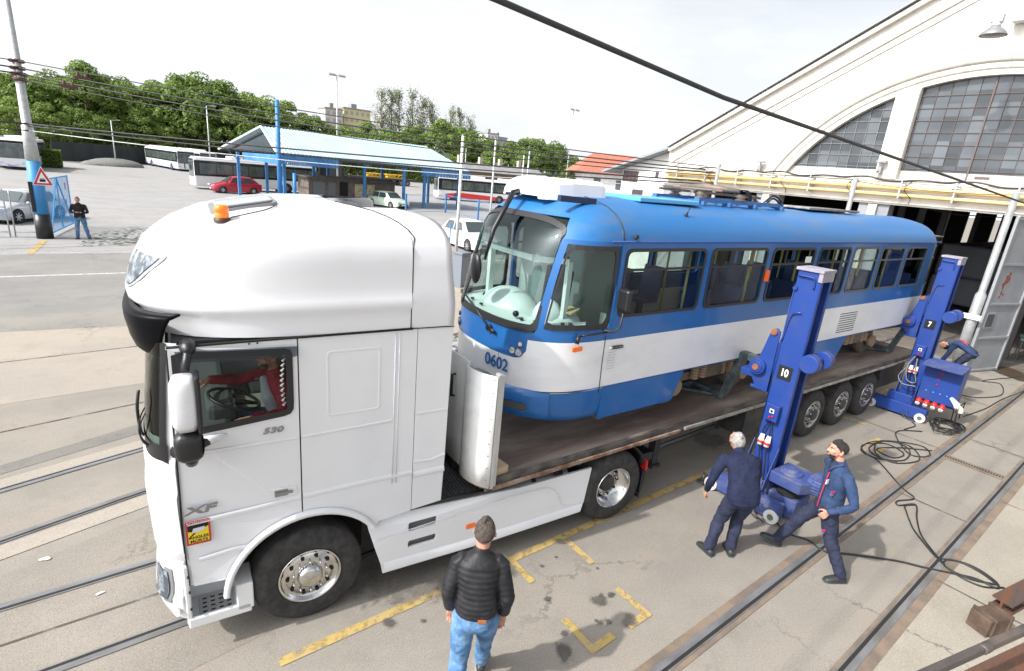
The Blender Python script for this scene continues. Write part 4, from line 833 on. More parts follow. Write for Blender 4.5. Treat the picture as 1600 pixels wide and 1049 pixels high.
    # plugs
    for k, yy in enumerate((.06, -.035)):
        m = MB(); m.tube([(-.07, yy, 1.12), (-.09, yy, 1.02), (-.10, yy, .96)], [.028, .042, .038], 12); p = m.build('power_plug', mat('plug_white', (.75, .74, .7), .45), r)
        m = MB(); m.tube([(-.088, yy, 1.03), (-.093, yy, .995)], .048, 14); m.build('plug_ring', mat('plug_red', (.6, .02, .02), .4), p)
        m = MB(); m.tube(catmull([(-.08, yy, 1.12), (-.09, yy, 1.2), (-.07, yy*.5, 1.3), (-.07, yy*.3, 1.36)], 4), .01, 6); m.tube(catmull([(-.10, yy, .96), (-.12, yy-.05, .75), (-.16, yy-.1, .4), (-.35, yy-.15, .1), (-.4, yy-.35, .02)], 5), .011, 6); m.build('plug_cable', blackp, p)
    return r
j10 = jack(7.42, 3.13, '10', 'blue lifting jack with number 10 beside the two workmen', 0, False)
# motor and gearbox of jack 10
m = MB(); m.box(-.05, .40, -.60, -.16, .06, .34); g = m.build('gear_case', jd, j10, bevel=.02)
m = MB(); m.lathe([(.34, .17), (.50, .165)], (.13, -.40, 0), 'Z', 24); m.build('drive_belt_housing', dark, g)
m = MB(); m.poly([[(-.12, -.18), (-.12, -.62), (.12, -.74), (.38, -.66), (.38, -.2)]], lambda a, b: (a, b, .50), dirv=(0, 0, .17)); m.lathe([(.67, .16), (.70, .155), (.70, .10), (.73, .09), (.73, .0)], (.1, -.38, 0), 'Z', 26); m.build('gearbox', jd, g, bevel=.02)
m = MB(); m.cyl((.16, -.62, .62), (.16, -.94, .62), .125, n=26)
for k in range(20):
    a = 2*pi*k/20; m.cbox((.16+.13*cos(a), -.80, .62+.13*sin(a)), (.008, .24, .03), ry=-a+pi/2)
m.cyl((.16, -.94, .62), (.16, -.99, .62), .105, n=22); m.box(.08, .24, -.82, -.66, .72, .79); m.build('motor', jd, j10, bevel=.006)
j7 = jack(14.05, 3.26, '7', 'blue lifting jack with number 7 and a control box near the depot door', 0, True)
m = MB(); m.poly([[(-.22, .52), (-.22, 1.32), (.10, 1.38), (.16, 1.34), (.16, .48), (-.1, .44)]], lambda a, b: (a, -.22, b), dirv=(0, -.66, 0)); cb = m.build('control_cabinet', jb, j7, bevel=.01)
m = MB(); m.box(-.26, .2, -.9, -.2, 1.35, 1.375, Matrix.Rotation(RD(-6), 4, 'Y') @ Matrix.Translation((-.13, 0, .0))) ; m.build('cabinet_lid', jd, cb)
for k, yy in enumerate((-.28, -.42, -.56, -.70)):
    m = MB(); m.tube([(-.16, yy, .52), (-.20, yy, .44), (-.24, yy, .40)], [.045, .055, .05], 16); p = m.build('socket', mat('plug_red', (.6, .02, .02), .4), cb)
    m = MB(); m.tube([(-.24, yy, .40), (-.262, yy, .382)], [.047, .04], 14); m.build('socket_cap', mat('plug_white', (.75, .74, .7), .45), p)
m = MB()
for yy, z in ((-.35, .72), (-.48, .72), (-.6, .72), (-.72, .72)): m.cyl((-.232, yy, z), (-.22, yy, z), .012, n=10)
m.build('indicator', mat('ind_blue', (.1, .35, .6), .3), cb)
m = MB()
for yy, z in ((-.5, 1.16), (-.5, 1.02), (-.5, .9), (-.54, 1.16)): m.cyl((-.24, yy, z), (-.22, yy, z), .018, n=10)
m.build('push_button', redl, cb)
m = MB(); m.tube([(-.2, -.8, .7), (-.28, -.93, .62), (-.3, -.95, .55)], [.04, .055, .05], 12); m.tube([(-.1, -.85, .6), (-.2, -1.0, .52), (-.2, -1.02, .45)], [.04, .055, .05], 12); m.build('power_plug', mat('plug_white', (.75, .74, .7), .45), j7)
m = MB(); m.tube(catmull([(-.08, .05, 1.34), (-.14, .12, 1.1), (-.14, .06, .8), (-.12, -.1, .78), (-.14, -.05, 1.0), (-.1, .0, 1.3)], 5), .011, 6); m.tube(catmull([(-.12, .1, 1.1), (-.16, .22, .85), (-.2, .1, .7), (-.2, -.15, .72)], 5), .011, 6); m.build('loose_cable', mat('cable_grey', (.2, .2, .2), .6), j7)
def bracket(x, lab):
    r = root('support_bracket', (3.10, 4.05, 0), RD(-2.4), lab, 'steel bracket', 'dark steel lifting brackets under the tram')
    m = MB(); m.bar((x-.02, -.22, 2.02), (x+.06, .12, 2.02), .14, .10); m.bar((x+.05, .09, 2.05), (x+.12, .36, 1.20), .15, .10, up=(0, 1, .3)); m.bar((x+.11, .32, 1.225), (x+.11, 2.3, 1.225), .15, .10)
    m.bar((x+.11, .95, 1.225), (x-.45, .95, 1.225), .12, .09); m.bar((x+.04, .5, 1.2), (x-.3, .92, 1.2), .08, .05)
    m.build('bracket_beam', brk, r, bevel=.008); return r
bracket(4.66, 'dark grey angled steel bracket on the deck reaching to jack number 10')
bracket(11.15, 'dark grey angled steel bracket on the deck reaching to jack number 7')
# ================================================================ GROUND
def sheet(name, pts, z, m, par=None):
    mb = MB(); mb.poly([pts], lambda a, b: (a, b, z)); o = mb.build(name, m, par or (G if name not in ('road', 'pavement', 'ground') else None), fixn=False)
    if not o.parent: struct(o)
    for p in o.data.polygons: pass
    bm = bmesh.new(); bm.from_mesh(o.data)
    for f in bm.faces:
        if f.normal.z < 0: f.normal_flip()
    bm.to_mesh(o.data); bm.free(); return o
def groundmat(name, base, var, crack=.5, spk=.5, tint=None):
    m = bpy.data.materials.new(name); m.use_nodes = True; t = m.node_tree; n = t.nodes; L = t.links; b = n['Principled BSDF']; b.inputs['Roughness'].default_value = .9; b.inputs['Specular IOR Level'].default_value = .3
    c = n.new('ShaderNodeTexCoord')
    def noise(sc, det=6, ro=.6, st=(1, 1, 1)):
        mpn = n.new('ShaderNodeMapping'); mpn.inputs['Scale'].default_value = st; L.new(c.outputs['Object'], mpn.inputs[0])
        z = n.new('ShaderNodeTexNoise'); z.inputs['Scale'].default_value = sc; z.inputs['Detail'].default_value = det; z.inputs['Roughness'].default_value = ro; L.new(mpn.outputs[0], z.inputs['Vector']); return z
    def mixc(f, a, bcol, lo, hi, k=1.0):
        r = n.new('ShaderNodeMapRange'); r.inputs[1].default_value = lo; r.inputs[2].default_value = hi; r.inputs[4].default_value = k; L.new(f, r.inputs[0])
        x = n.new('ShaderNodeMix'); x.data_type = 'RGBA'; L.new(r.outputs[0], x.inputs[0])
        if isinstance(a, tuple): x.inputs[6].default_value = (*a, 1)
        else: L.new(a, x.inputs[6])
        x.inputs[7].default_value = (*bcol, 1); return x.outputs[2]
    col = mixc(noise(.35, 8, .65, (1, 1.6, 1)).outputs[0], base, var, .40, .62)
    col = mixc(noise(1.7, 8, .7).outputs[0], col, tuple(v*.72 for v in base), .52, .72, .55)
    if tint: col = mixc(noise(.9, 6, .7, (1, 2, 1)).outputs[0], col, tint, .54, .70, .6)
    sp = noise(75, 3, .6); col = mixc(sp.outputs[0], col, tuple(v*.45 for v in base), .50, .70, spk); col = mixc(noise(55, 3, .6).outputs[0], col, tuple(min(v*1.5, .6) for v in base), .56, .72, spk*.8)
    vo = n.new('ShaderNodeTexVoronoi'); vo.feature = 'DISTANCE_TO_EDGE'; vo.inputs['Scale'].default_value = .42
    wp = noise(1.2, 5, .7); am = n.new('ShaderNodeVectorMath'); am.operation = 'SCALE'; am.inputs['Scale'].default_value = 1.6; L.new(wp.outputs['Color'], am.inputs[0]); ad = n.new('ShaderNodeVectorMath'); ad.operation = 'ADD'; L.new(c.outputs['Object'], ad.inputs[0]); L.new(am.outputs[0], ad.inputs[1]); L.new(ad.outputs[0], vo.inputs['Vector'])
    inv = n.new('ShaderNodeMapRange'); inv.inputs[1].default_value = .004; inv.inputs[2].default_value = .016; inv.inputs[3].default_value = 1; inv.inputs[4].default_value = 0; L.new(vo.outputs[0], inv.inputs[0])
    msk = noise(.25, 3); mm = n.new('ShaderNodeMapRange'); mm.inputs[1].default_value = .5; mm.inputs[2].default_value = .6; L.new(msk.outputs[0], mm.inputs[0]); mul = n.new('ShaderNodeMath'); mul.operation = 'MULTIPLY'; L.new(inv.outputs[0], mul.inputs[0]); L.new(mm.outputs[0], mul.inputs[1])
    col = mixc(mul.outputs[0], col, tuple(v*.35 for v in base), 0, 1, crack)
    L.new(col, b.inputs['Base Color'])
    bp = n.new('ShaderNodeBump'); bp.inputs['Strength'].default_value = .35; bp.inputs['Distance'].default_value = .01; L.new(sp.outputs[0], bp.inputs['Height']); L.new(bp.outputs[0], b.inputs['Normal'])
    return m
gm = groundmat('yard_asphalt', (.262, .237, .207), (.215, .197, .174), .6, .6, (.27, .228, .18))
G = MB(); G.box(-700, 1000, -400, 1300, -.3, 0); G = struct(G.build('ground', gm))
gconc = groundmat('pale_concrete', (.33, .292, .248), (.285, .258, .225), .5, .5)
groad = groundmat('grey_asphalt', (.20, .195, .188), (.245, .235, .222), .5, .5)
gyard = groundmat('bus_yard_asphalt', (.27, .265, .262), (.31, .30, .295), .35, .3)
gold = groundmat('old_concrete', (.32, .29, .243), (.26, .235, .198), .8, .6)
gdark = groundmat('dark_patch', (.17, .16, .148), (.21, .195, .175), .6, .6)
sheet('pavement', [(-40, 9.3), (40, 13.5), (40, 17.2), (-40, 16.4)], .003, gconc)
sheet('pavement', [(-2, -3), (20.9, -3), (20.9, .93), (-2, .93)], .003, gold)
sheet('road_patch', [(-14, 3.2), (-14, 2.9), (2.7, 4.6), (2.7, 6.2), (2.5, 7.4), (.6, 7.12), (-1.2, 6.5)], .003, groundmat('brown_asphalt', (.245, .22, .19), (.2, .182, .16), .5, .6))
sheet('road_patch', [(-14, 4.7), (-1.35, 9.06), (.1, 9.58), (9, 12.5), (9, 11.6), (.1, 9.25), (-1.33, 8.8), (-14, 4.5)], .0042, gdark)
sheet('road', [(-60, 16.4), (60, 17.2), (60, 26.4), (-60, 25.2)], .004, groad)
sheet('road', [(-60, 25.2), (60, 26.4), (160, 60), (160, 118), (-60, 118)], .004, gyard)
sheet('road_patch', [(-6, 16.2), (4, 15.0), (4.2, 16.9), (-6, 17.2)], .006, groundmat('mid_grey', (.215, .205, .19), (.25, .235, .21), .6, .5))
wl = mat('road_white', (.55, .55, .54), .7, col2=(.3, .3, .29), sc=9)
sheet('road_marking', [(-60, 21.8), (1.5, 21.78), (60, 22.3), (60, 22.42), (1.5, 21.92), (-60, 21.94)], .008, wl)
sheet('road_marking', [(-8, 26.2), (3, 25.9), (3, 25.96), (-8, 26.27)], .008, wl)
# cobbles
def cobmat():
    m = bpy.data.materials.new('cobbles'); m.use_nodes = True; t = m.node_tree; n = t.nodes; L = t.links; b = n['Principled BSDF']; b.inputs['Roughness'].default_value = .85
    c = n.new('ShaderNodeTexCoord'); v = n.new('ShaderNodeTexVoronoi'); v.inputs['Scale'].default_value = 5.5; L.new(c.outputs['Object'], v.inputs['Vector']); r = n.new('ShaderNodeValToRGB'); L.new(v.outputs['Distance'], r.inputs[0])
    r.color_ramp.elements[0].color = (.34, .335, .33, 1); r.color_ramp.elements[1].color = (.06, .06, .05, 1); r.color_ramp.elements[1].position = .75; e = r.color_ramp.elements.new(.45); e.color = (.28, .28, .275, 1)
    L.new(r.outputs[0], b.inputs['Base Color']); bp = n.new('ShaderNodeBump'); bp.inputs['Strength'].default_value = .6; bp.invert = True; L.new(v.outputs['Distance'], bp.inputs['Height']); L.new(bp.outputs[0], b.inputs['Normal']); return m
cob = cobmat()
sheet('cobbles', [(-.6, 27.4), (12, 28.5), (14, 34), (9, 36), (1.5, 33.5), (-.2, 31)], .007, cob)
sheet('cobbles', [(2.5, 7.9), (6.5, 8.7), (14, 11), (14, 13.4), (4, 11.2), (2.5, 10.8)], .0075, cob)
# tram tracks
rs = mat('rail_steel', (.26, .265, .28), .42, .5, col2=(.17, .165, .16), sc=5, stretch=(.3, 1, 1)); groove = mat('rail_groove', (.015, .013, .011), .9); rustb = mat('rail_border', (.20, .15, .11), .9, col2=(.13, .105, .085), sc=3, bump=.3, bsc=40)
def track(name, pathA, pathB, border=True):
    T_ = bpy.data.objects.new('tram_track', None); COL.objects.link(T_); T_['kind'] = 'structure'
    for path, sg in ((pathA, 1), (pathB, -1)):
        P = catmull([(*p, 0) for p in path], 8); 
        def strip(o0, o1, z0, z1, mt, nm):
            m = MB(); L_ = []
            for i, p in enumerate(P):
                d = (P[min(i+1, len(P)-1)]-P[max(i-1, 0)]).normalized(); nrm = Vector((-d.y, d.x, 0)); L_.append((p+nrm*o0, p+nrm*o1))
            m.grid([[(a.x, a.y, z0) for a, b in L_], [(a.x, a.y, z1) for a, b in L_], [(b.x, b.y, z1) for a, b in L_], [(b.x, b.y, z0) for a, b in L_]], sm=False)
            return m.build(nm, mt, T_)
        if border: strip(-.13, .12, -.01, .0085, rustb, 'track_bed')
        strip(-.03*1, .035, -.01, .015, rs, 'rail')
        g1, g2 = (.035, .07) if sg < 0 else (-.065, -.03)
        strip(g1, g2, -.01, .0125, groove, 'rail_groove'); g1, g2 = (.07, .085) if sg < 0 else (-.08, -.065)
        strip(g1, g2, -.01, .0135, rs, 'rail_lip')
track('r', [(-3, 2.07), (5, 2.07), (15, 2.07), (60, 2.07)], [(-3, 1.0), (5, 1.0), (15, 1.0), (60, 1.0)])
track('l', [(-14, 6.05), (0, 6.02), (10, 6.0), (60, 6.0)], [(-14, 5.0), (0, 4.92), (10, 4.93), (60, 4.93)], False)
cy = lambda x: 7.51+.26*x if x < 0 else (7.51+.26*x-.013*x*x if x < 10 else 8.81)
XS_ = [-14+2*k for k in range(18)]; track('c', [(x, cy(x)) for x in XS_], [(x-.25*(x < 6), cy(x)+1.07) for x in XS_], False)
for nm_, off in (('concrete_strip', .34), ('concrete_strip', -.5)):
    P = [(x-.25, cy(x)+1.07) for x in (-8, -4, -1, 1, 2.5)]; Q = [(x, cy(x)) for x in (-8, -4, -1, 1, 2.5)]
    if off > 0: sheet(nm_, [(x, y+.08) for x, y in P]+[(x, y+.08+.26) for x, y in P[::-1]], .0072, gconc)
    else: sheet(nm_, [(x, y-.12) for x, y in Q]+[(x, y-.12-.28) for x, y in Q[::-1]], .0072, gconc)
# yellow lines
_yz = [0]
def ystrip(a, b, w):
    _yz[0] += 1
    a, b = Vector(a), Vector(b); d = (b-a).normalized(); nn_ = Vector((-d.y, d.x))*w/2; sheet('road_marking', [tuple(a-nn_), tuple(b-nn_), tuple(b+nn_), tuple(a+nn_)], .0078+.00035*_yz[0], yel)
ystrip((.9, 4.02), (9.2, 3.97), .10); ystrip((9.9, 3.99), (15.5, 3.99), .10)
for a, b in (((3.5, 3.95), (3.5, 3.58)), ((4.33, 3.92), (4.32, 3.44)), ((4.26, 3.0), (4.26, 2.53)), ((4.30, 2.57), (3.96, 2.57)), ((3.45, 3.0), (3.43, 2.54)), ((3.40, 2.57), (3.74, 2.58)),
             ((11.3, 3.0), (11.9, 2.96)), ((11.1, 2.75), (11.5, 2.74)), ((12.3, 3.9), (12.4, 3.4))): ystrip(a, b, .085)
ystrip((-1.95, 25.8), (-1.65, 29.0), .22)
# stains
_ = 0
st_ = worn('oil_stain', (.075, .068, .06), (.11, .10, .09), .6, True); rnd = random.Random(11)
def blob(x, y, r, z=.0088, m=None, sq=1):
    r *= 1.35; k = 18; ph = [rnd.random()*6 for _ in range(3)]; pts = []
    for i in range(k):
        a = 2*pi*i/k; q = r*(1+.22*sin(2*a+ph[0])+.14*sin(3*a+ph[1])+.1*sin(5*a+ph[2])); pts.append((x+q*cos(a)*sq, y+q*sin(a)))
    _yz[0] += 1; sheet('stain', pts, z+.004+.0003*(_yz[0]-20), m or st_)
for x, y, r in ((3.96, 2.97, .085), (4.12, 2.96, .05), (4.04, 3.03, .035), (3.16, 2.72, .10), (3.33, 2.86, .04), (3.74, 2.76, .04), (3.82, 2.72, .045), (3.72, 2.80, .02), (3.47, 3.30, .04), (3.75, 3.72, .025), (4.0, 3.75, .02), (1.9, 3.9, .06), (4.3, 3.35, .02), (2.2, 3.75, .03)): blob(x, y, r, sq=1.2)
wet = worn('damp_patch', (.14, .125, .108), (.17, .155, .135), .7, True)
for x, y, r in ((.9, 3.4, .12), (4.02, 2.62, .08), (8.6, 4.6, .3), (2.6, 4.4, .5)): blob(x, y, r, .0082, wet, 1.3)
blob(21.2, 2.7, .35, .009, mat('rust_puddle', (.07, .05, .035), .4), 1.4)
cr = mat('chalk_white', (.6, .6, .57), .8)
for x, y, r in ((-.8, 6.6, .02), (-.35, 5.75, .012)): blob(x, y, r, .009, cr, 2)
jm = worn('slab_joint', (.07, .06, .05), (.10, .09, .075), .9, False, .36, .5, 3)
for a, b in (((7.9, -2), (7.9, .93)), ((11.2, -2), (11.2, .93)), ((15.5, -2), (15.5, .93)), ((13.8, 1.05), (13.8, 2.0)), ((9.9, 1.05), (9.9, 2.0)), ((-14, 5.5), (1.2, 5.47)), ((-3, 9.9), (2.6, 10.9)), ((-6, 13.2), (3, 13.9)), ((12.6, 2.15), (12.6, 3.9)), ((16.8, 2.15), (16.8, 4.8)), ((6.0, 12.2), (6.2, 15.8)), ((9.5, 4.05), (20, 4.5))):
    a, b = Vector(a), Vector(b); d = (b-a).normalized(); q = Vector((-d.y, d.x))*.012; _yz[0] += 1; sheet('slab_joint', [tuple(a-q), tuple(b-q), tuple(b+q), tuple(a+q)], .0095, jm)
# drain grate
gr = root('drain_grate', (12.3, 1.55, 0), 0, 'rusty slotted drain grate set across the right hand tram track', 'drain grate')
m = MB(); m.box(-.12, .12, -.48, .48, .006, .012); m.build('grate_frame', rustb, gr)
m = MB()
for k in range(22): m.box(-.04, .04, -.42+k*.04, -.40+k*.04, .0125, .0135)
m.build('grate_slots', dark, gr)
# ================================================================ CABLES
cab = mat('cable_black', (.02, .02, .021), .55)
def cable(name, pts, r, label, k=7, jit=0):
    m = MB(); 
    for P in pts: m.tube(catmull([(p[0], p[1], p[2] if len(p) > 2 else r+.004) for p in P], k), r, 6)
    return tag(m.build(name, cab, fixn=False), label, 'cable')
cable('power_cable', [[(7.2, 2.72, .05), (7.1, 2.45), (7.2, 2.2), (7.15, 1.98), (7.42, 1.75), (7.83, 1.36), (8.04, 1.07), (8.36, .68), (8.4, .45), (8.55, .5), (8.65, .75), (8.5, .98), (8.3, .95), (8.3, .7), (8.5, .45)]], .013, 'black cable under the kicking foot of the man in the blue jacket')
cable('power_cable', [[(8.45, .42), (8.58, .62), (8.6, .86), (8.45, 1.03), (8.39, 1.02), (8.79, 1.35), (9.25, 1.55), (9.7, 1.7), (9.42, 1.84), (9.55, 1.9), (9.91, 1.78), (10.12, 2.03), (10.8, 2.62), (10.94, 2.94), (11.5, 3.0), (12.0, 2.75), (11.9, 2.45), (11.3, 2.35), (10.95, 2.6), (11.2, 2.9), (11.9, 2.85), (12.1, 2.5), (11.6, 2.2), (11.0, 2.4), (11.1, 2.75), (11.8, 2.9), (12.35, 2.4), (12.0, 2.15), (11.7, 2.4), (12.6, 2.9), (13.2, 2.62), (12.9, 2.85), (13.4, 2.8), (13.6, 2.92)],
                      [(9.7, 1.7), (9.5, 1.78), (9.35, 1.72), (9.1, 1.6), (8.8, 1.42), (8.3, .95), (8.25, .6), (8.5, .4)], [(11.1, 2.4), (10.85, 2.75), (11.2, 3.02), (11.75, 2.8), (11.6, 2.45), (11.2, 2.5), (11.3, 2.8), (11.8, 2.6), (12.3, 2.2)]], .011, 'black cable lying in loops on the concrete between the rails and jack number 7')
rr_ = random.Random(5); P = []
for i in range(46):
    a = i*1.13; q = .22+.28*rr_.random(); P.append((14.0+q*1.15*cos(a)+.1*sin(i*.3), 2.42+q*.62*sin(a), .012+.07*rr_.random()))
cable('cable_heap', [P, [(14.2, 2.4, .1), (13.95, 2.38, .5)], [(14.0, 2.3, .1), (13.9, 2.3, .42)]], .011, 'tangled heap of black cable under the control box of jack number 7', 5)
cable('power_cable', [[(14.3, 2.4, .3), (14.6, 2.35, .5), (15.0, 2.42), (15.4, 2.37), (16.5, 2.25), (17.8, 2.2), (19.3, 2.04), (21, 1.9)], [(14.7, 2.7, .5), (15.5, 3.0), (16.8, 3.05), (17.2, 2.6), (18.2, 2.3), (19.4, 2.55), (19.2, 2.9), (21, 2.4)]], .011, 'two black cables running from jack number 7 towards the grey door')
# ================================================================ STEEL AT THE RIGHT EDGE
ru = mat('rust_beam', (.13, .055, .03), .8, .2, col2=(.07, .055, .05), sc=4, bump=.5, bsc=30, stretch=(.5, 2, 1), detail=9)
def ibeam(name, a, b, h, w, label, t=.02):
    r = root(name, (0, 0, 0), 0, label, 'steel beam'); m = MB(); a, b = Vector(a), Vector(b); up = Vector((0, 0, 1))
    m.bar(a+up*h/2, b+up*h/2, t, h-2*t); m.build('web', ru, r); 
    for z in (t/2, h-t/2): m = MB(); m.bar(a+up*z, b+up*z, w, t); m.build('flange', ru, r)
    return r
ibeam('steel_beam', (7.92, .34, .006), (12.5, -.62, .006), .15, .2, 'rusty steel beam lying on the concrete behind the rusty box', .025)
ibeam('steel_beam', (2.75, .10, 2.2), (5.6, -.64, 2.2), .20, .20, 'rusty steel beam crossing the bottom right corner of the photo', .02)
m = MB(); m.bar((7.22, .37, .19), (7.50, .37, .19), .34, .34) if 0 else None
bx_ = root('rusty_box', (7.45, .35, 0), RD(-22), 'square rusty metal box with raised rims beside the rusty beam', 'metal box'); bx_.scale = (.92, .92, .92)
m = MB(); m.box(-.20, .20, -.115, .115, .01, .24); bo_ = m.build('box_body', mat('box_rust', (.075, .05, .035), .75, .2, col2=(.13, .085, .06), sc=5, bump=.4, bsc=40), bx_, bevel=.008)
for x in (-.13, .13):
    m = MB(); m.box(x-.012, x+.012, -.135, .135, .006, .26); m.build('rim', mat('box_rust', (.075, .05, .035), .75), bx_, bevel=.004)
m = MB(); m.bar((2.3, .225, 2.7), (5.0, -.495, 2.72), .03, .035); m.cyl((2.7, .115, 2.705), (2.75, .103, 2.705), .021, n=10); tag(m.build('handrail', mat('dark_flat_bar', (.09, .08, .08), .5, .5, col2=(.16, .13, .11), sc=6), bevel=.004), 'dark flat steel bar slanting over the rusty box at the lower right', 'steel bar')
rub = mat('rubble', (.2, .19, .17), .9, col2=(.32, .3, .26), sc=10); m = MB(); rr_ = random.Random(2)
for k in range(60):
    m.sphere((8.3+.9*rr_.random(), .28-.3*rr_.random(), .02), (.02+.05*rr_.random(), .02+.04*rr_.random(), .015+.03*rr_.random()), 6, 4)
tag(m.build('rubble', rub), 'small grey rubble lying beside the rusty box', None, None, 'stuff')
# ================================================================ PEOPLE
skin = mat('skin', (.50, .27, .19), .5, col2=(.42, .19, .13), sc=14, spec=.4); eyew = mat('eye_white', (.7, .68, .65), .3); eyed = mat('eye_dark', (.03, .015, .01), .3)
def cloth(name, col, col2, rough=.85, b=.35, bs=25): return mat(name, col, rough, col2=col2, sc=7, bump=b, bsc=bs, spec=.25)
def limb(mb, pts, rr, n=14, k=1):
    pts = [Vector(p) for p in pts]; P, R_ = [], []
    if len(pts) == 2: pts = [pts[0], (pts[0]+pts[1])/2, pts[1]]; rr = [rr[0], (rr[0]+rr[1])/2, rr[1]]
    for i in range(len(pts)-1):
        a, b, c, d = pts[max(i-1, 0)], pts[i], pts[i+1], pts[min(i+2, len(pts)-1)]
        for j in range(5):
            t = j/5; lin = b.lerp(c, t); cat = .5*((2*b)+(c-a)*t+(2*a-5*b+4*c-d)*t*t+(3*b-a-3*c+d)*t**3); P.append(lin.lerp(cat, .35)); R_.append(rr[i]+(rr[i+1]-rr[i])*(t*t*(3-2*t)))
    P.append(pts[-1]); R_.append(rr[-1])
    d0 = (P[0]-P[1]).normalized(); d1 = (P[-1]-P[-2]).normalized()
    pre = [(P[0]+d0*R_[0]*s, R_[0]*c) for s, c in ((.98, .15), (.85, .53), (.5, .87))]; post = [(P[-1]+d1*R_[-1]*s, R_[-1]*c) for s, c in ((.5, .87), (.85, .53), (.98, .15))]
    P = [p for p, r in pre]+P+[p for p, r in post]; R_ = [r for p, r in pre]+R_+[r for p, r in post]
    mb.tube(P, R_, n); return mb
def loft(mb, st, n=24, pw=2.2):
    rows = []
    for c, lat, fwd, a, b in st:
        c, lat, fwd = Vector(c), Vector(lat).normalized(), Vector(fwd).normalized()
        rows.append([c+lat*a*spow(cos(t), 2/pw)+fwd*b*spow(sin(t), 2/pw) for t in [2*pi*k/n for k in range(n)]])
    o = len(mb.v); mb.grid(rows, closeu=True); L_ = len(rows)
    mb.f.append([o+k for k in range(n)][::-1]); mb.mi.append(mb.cur); mb.sm.append(True); mb.f.append([o+(L_-1)*n+k for k in range(n)]); mb.mi.append(mb.cur); mb.sm.append(True)
def rem(o, vox, smooth=3, disp=0, dsz=.1):
    r = o.modifiers.new('join', 'REMESH'); r.mode = 'VOXEL'; r.voxel_size = vox; r.use_smooth_shade = True
    s = o.modifiers.new('soft', 'SMOOTH'); s.iterations = smooth; s.factor = .6
    if disp:
        t = bpy.data.textures.get('folds%g' % dsz) or bpy.data.textures.new('folds%g' % dsz, 'CLOUDS'); t.noise_scale = dsz; t.noise_depth = 2
        d = o.modifiers.new('folds', 'DISPLACE'); d.texture = t; d.strength = disp; d.mid_level = .5; d.texture_coords = 'LOCAL'
    return o
def hand(mb, w, d, pn, ts, curl=.5, sc=1.0):
    """w wrist, d finger direction, pn palm normal (towards palm side), ts: direction of the thumb side"""
    w = Vector(w); d = Vector(d).normalized(); ts = Vector(ts); ts = (ts-d*ts.dot(d)).normalized(); pn0 = Vector(pn); n = d.cross(ts); n = n if n.dot(pn0) > 0 else -n
    limb(mb, [w-d*.03, w+d*.012], [.026*sc, .025*sc])
    for k in (-1, -.33, .33, 1): limb(mb, [w+d*.01+ts*k*.010*sc, w+d*.085*sc+ts*k*.030*sc], [.015*sc, .0125*sc], 8)
    for k, (o, L_, r) in enumerate(((.031, .072, .0088), (.0105, .080, .0092), (-.0105, .074, .0088), (-.031, .058, .0078))):
        p = w+d*.085*sc+ts*o*sc; pts = [p-d*.02]; ang = curl*.25; dd = d*cos(ang)+n*sin(ang)
        for seg in (.42, .33, .25):
            p = p+dd*L_*seg*sc; pts.append(p); ang += curl*(.75+.08*k); dd = d*cos(ang)+n*sin(ang)
        limb(mb, pts, [r*1.05*sc, r*sc, r*.95*sc, r*.8*sc], 8)
    b = w+d*.022*sc+ts*.022*sc; t1 = b+(d*.55+ts*.75+n*.25).normalized()*.04*sc; t2 = t1+(d*.85+ts*.35+n*.35*(.5+curl)).normalized()*.034*sc; t3 = t2+(d*.9+n*.3*(.5+curl)+ts*.1).normalized()*.026*sc
    limb(mb, [b, t1, t2, t3], [.016*sc, .0125*sc, .0105*sc, .0085*sc], 8)
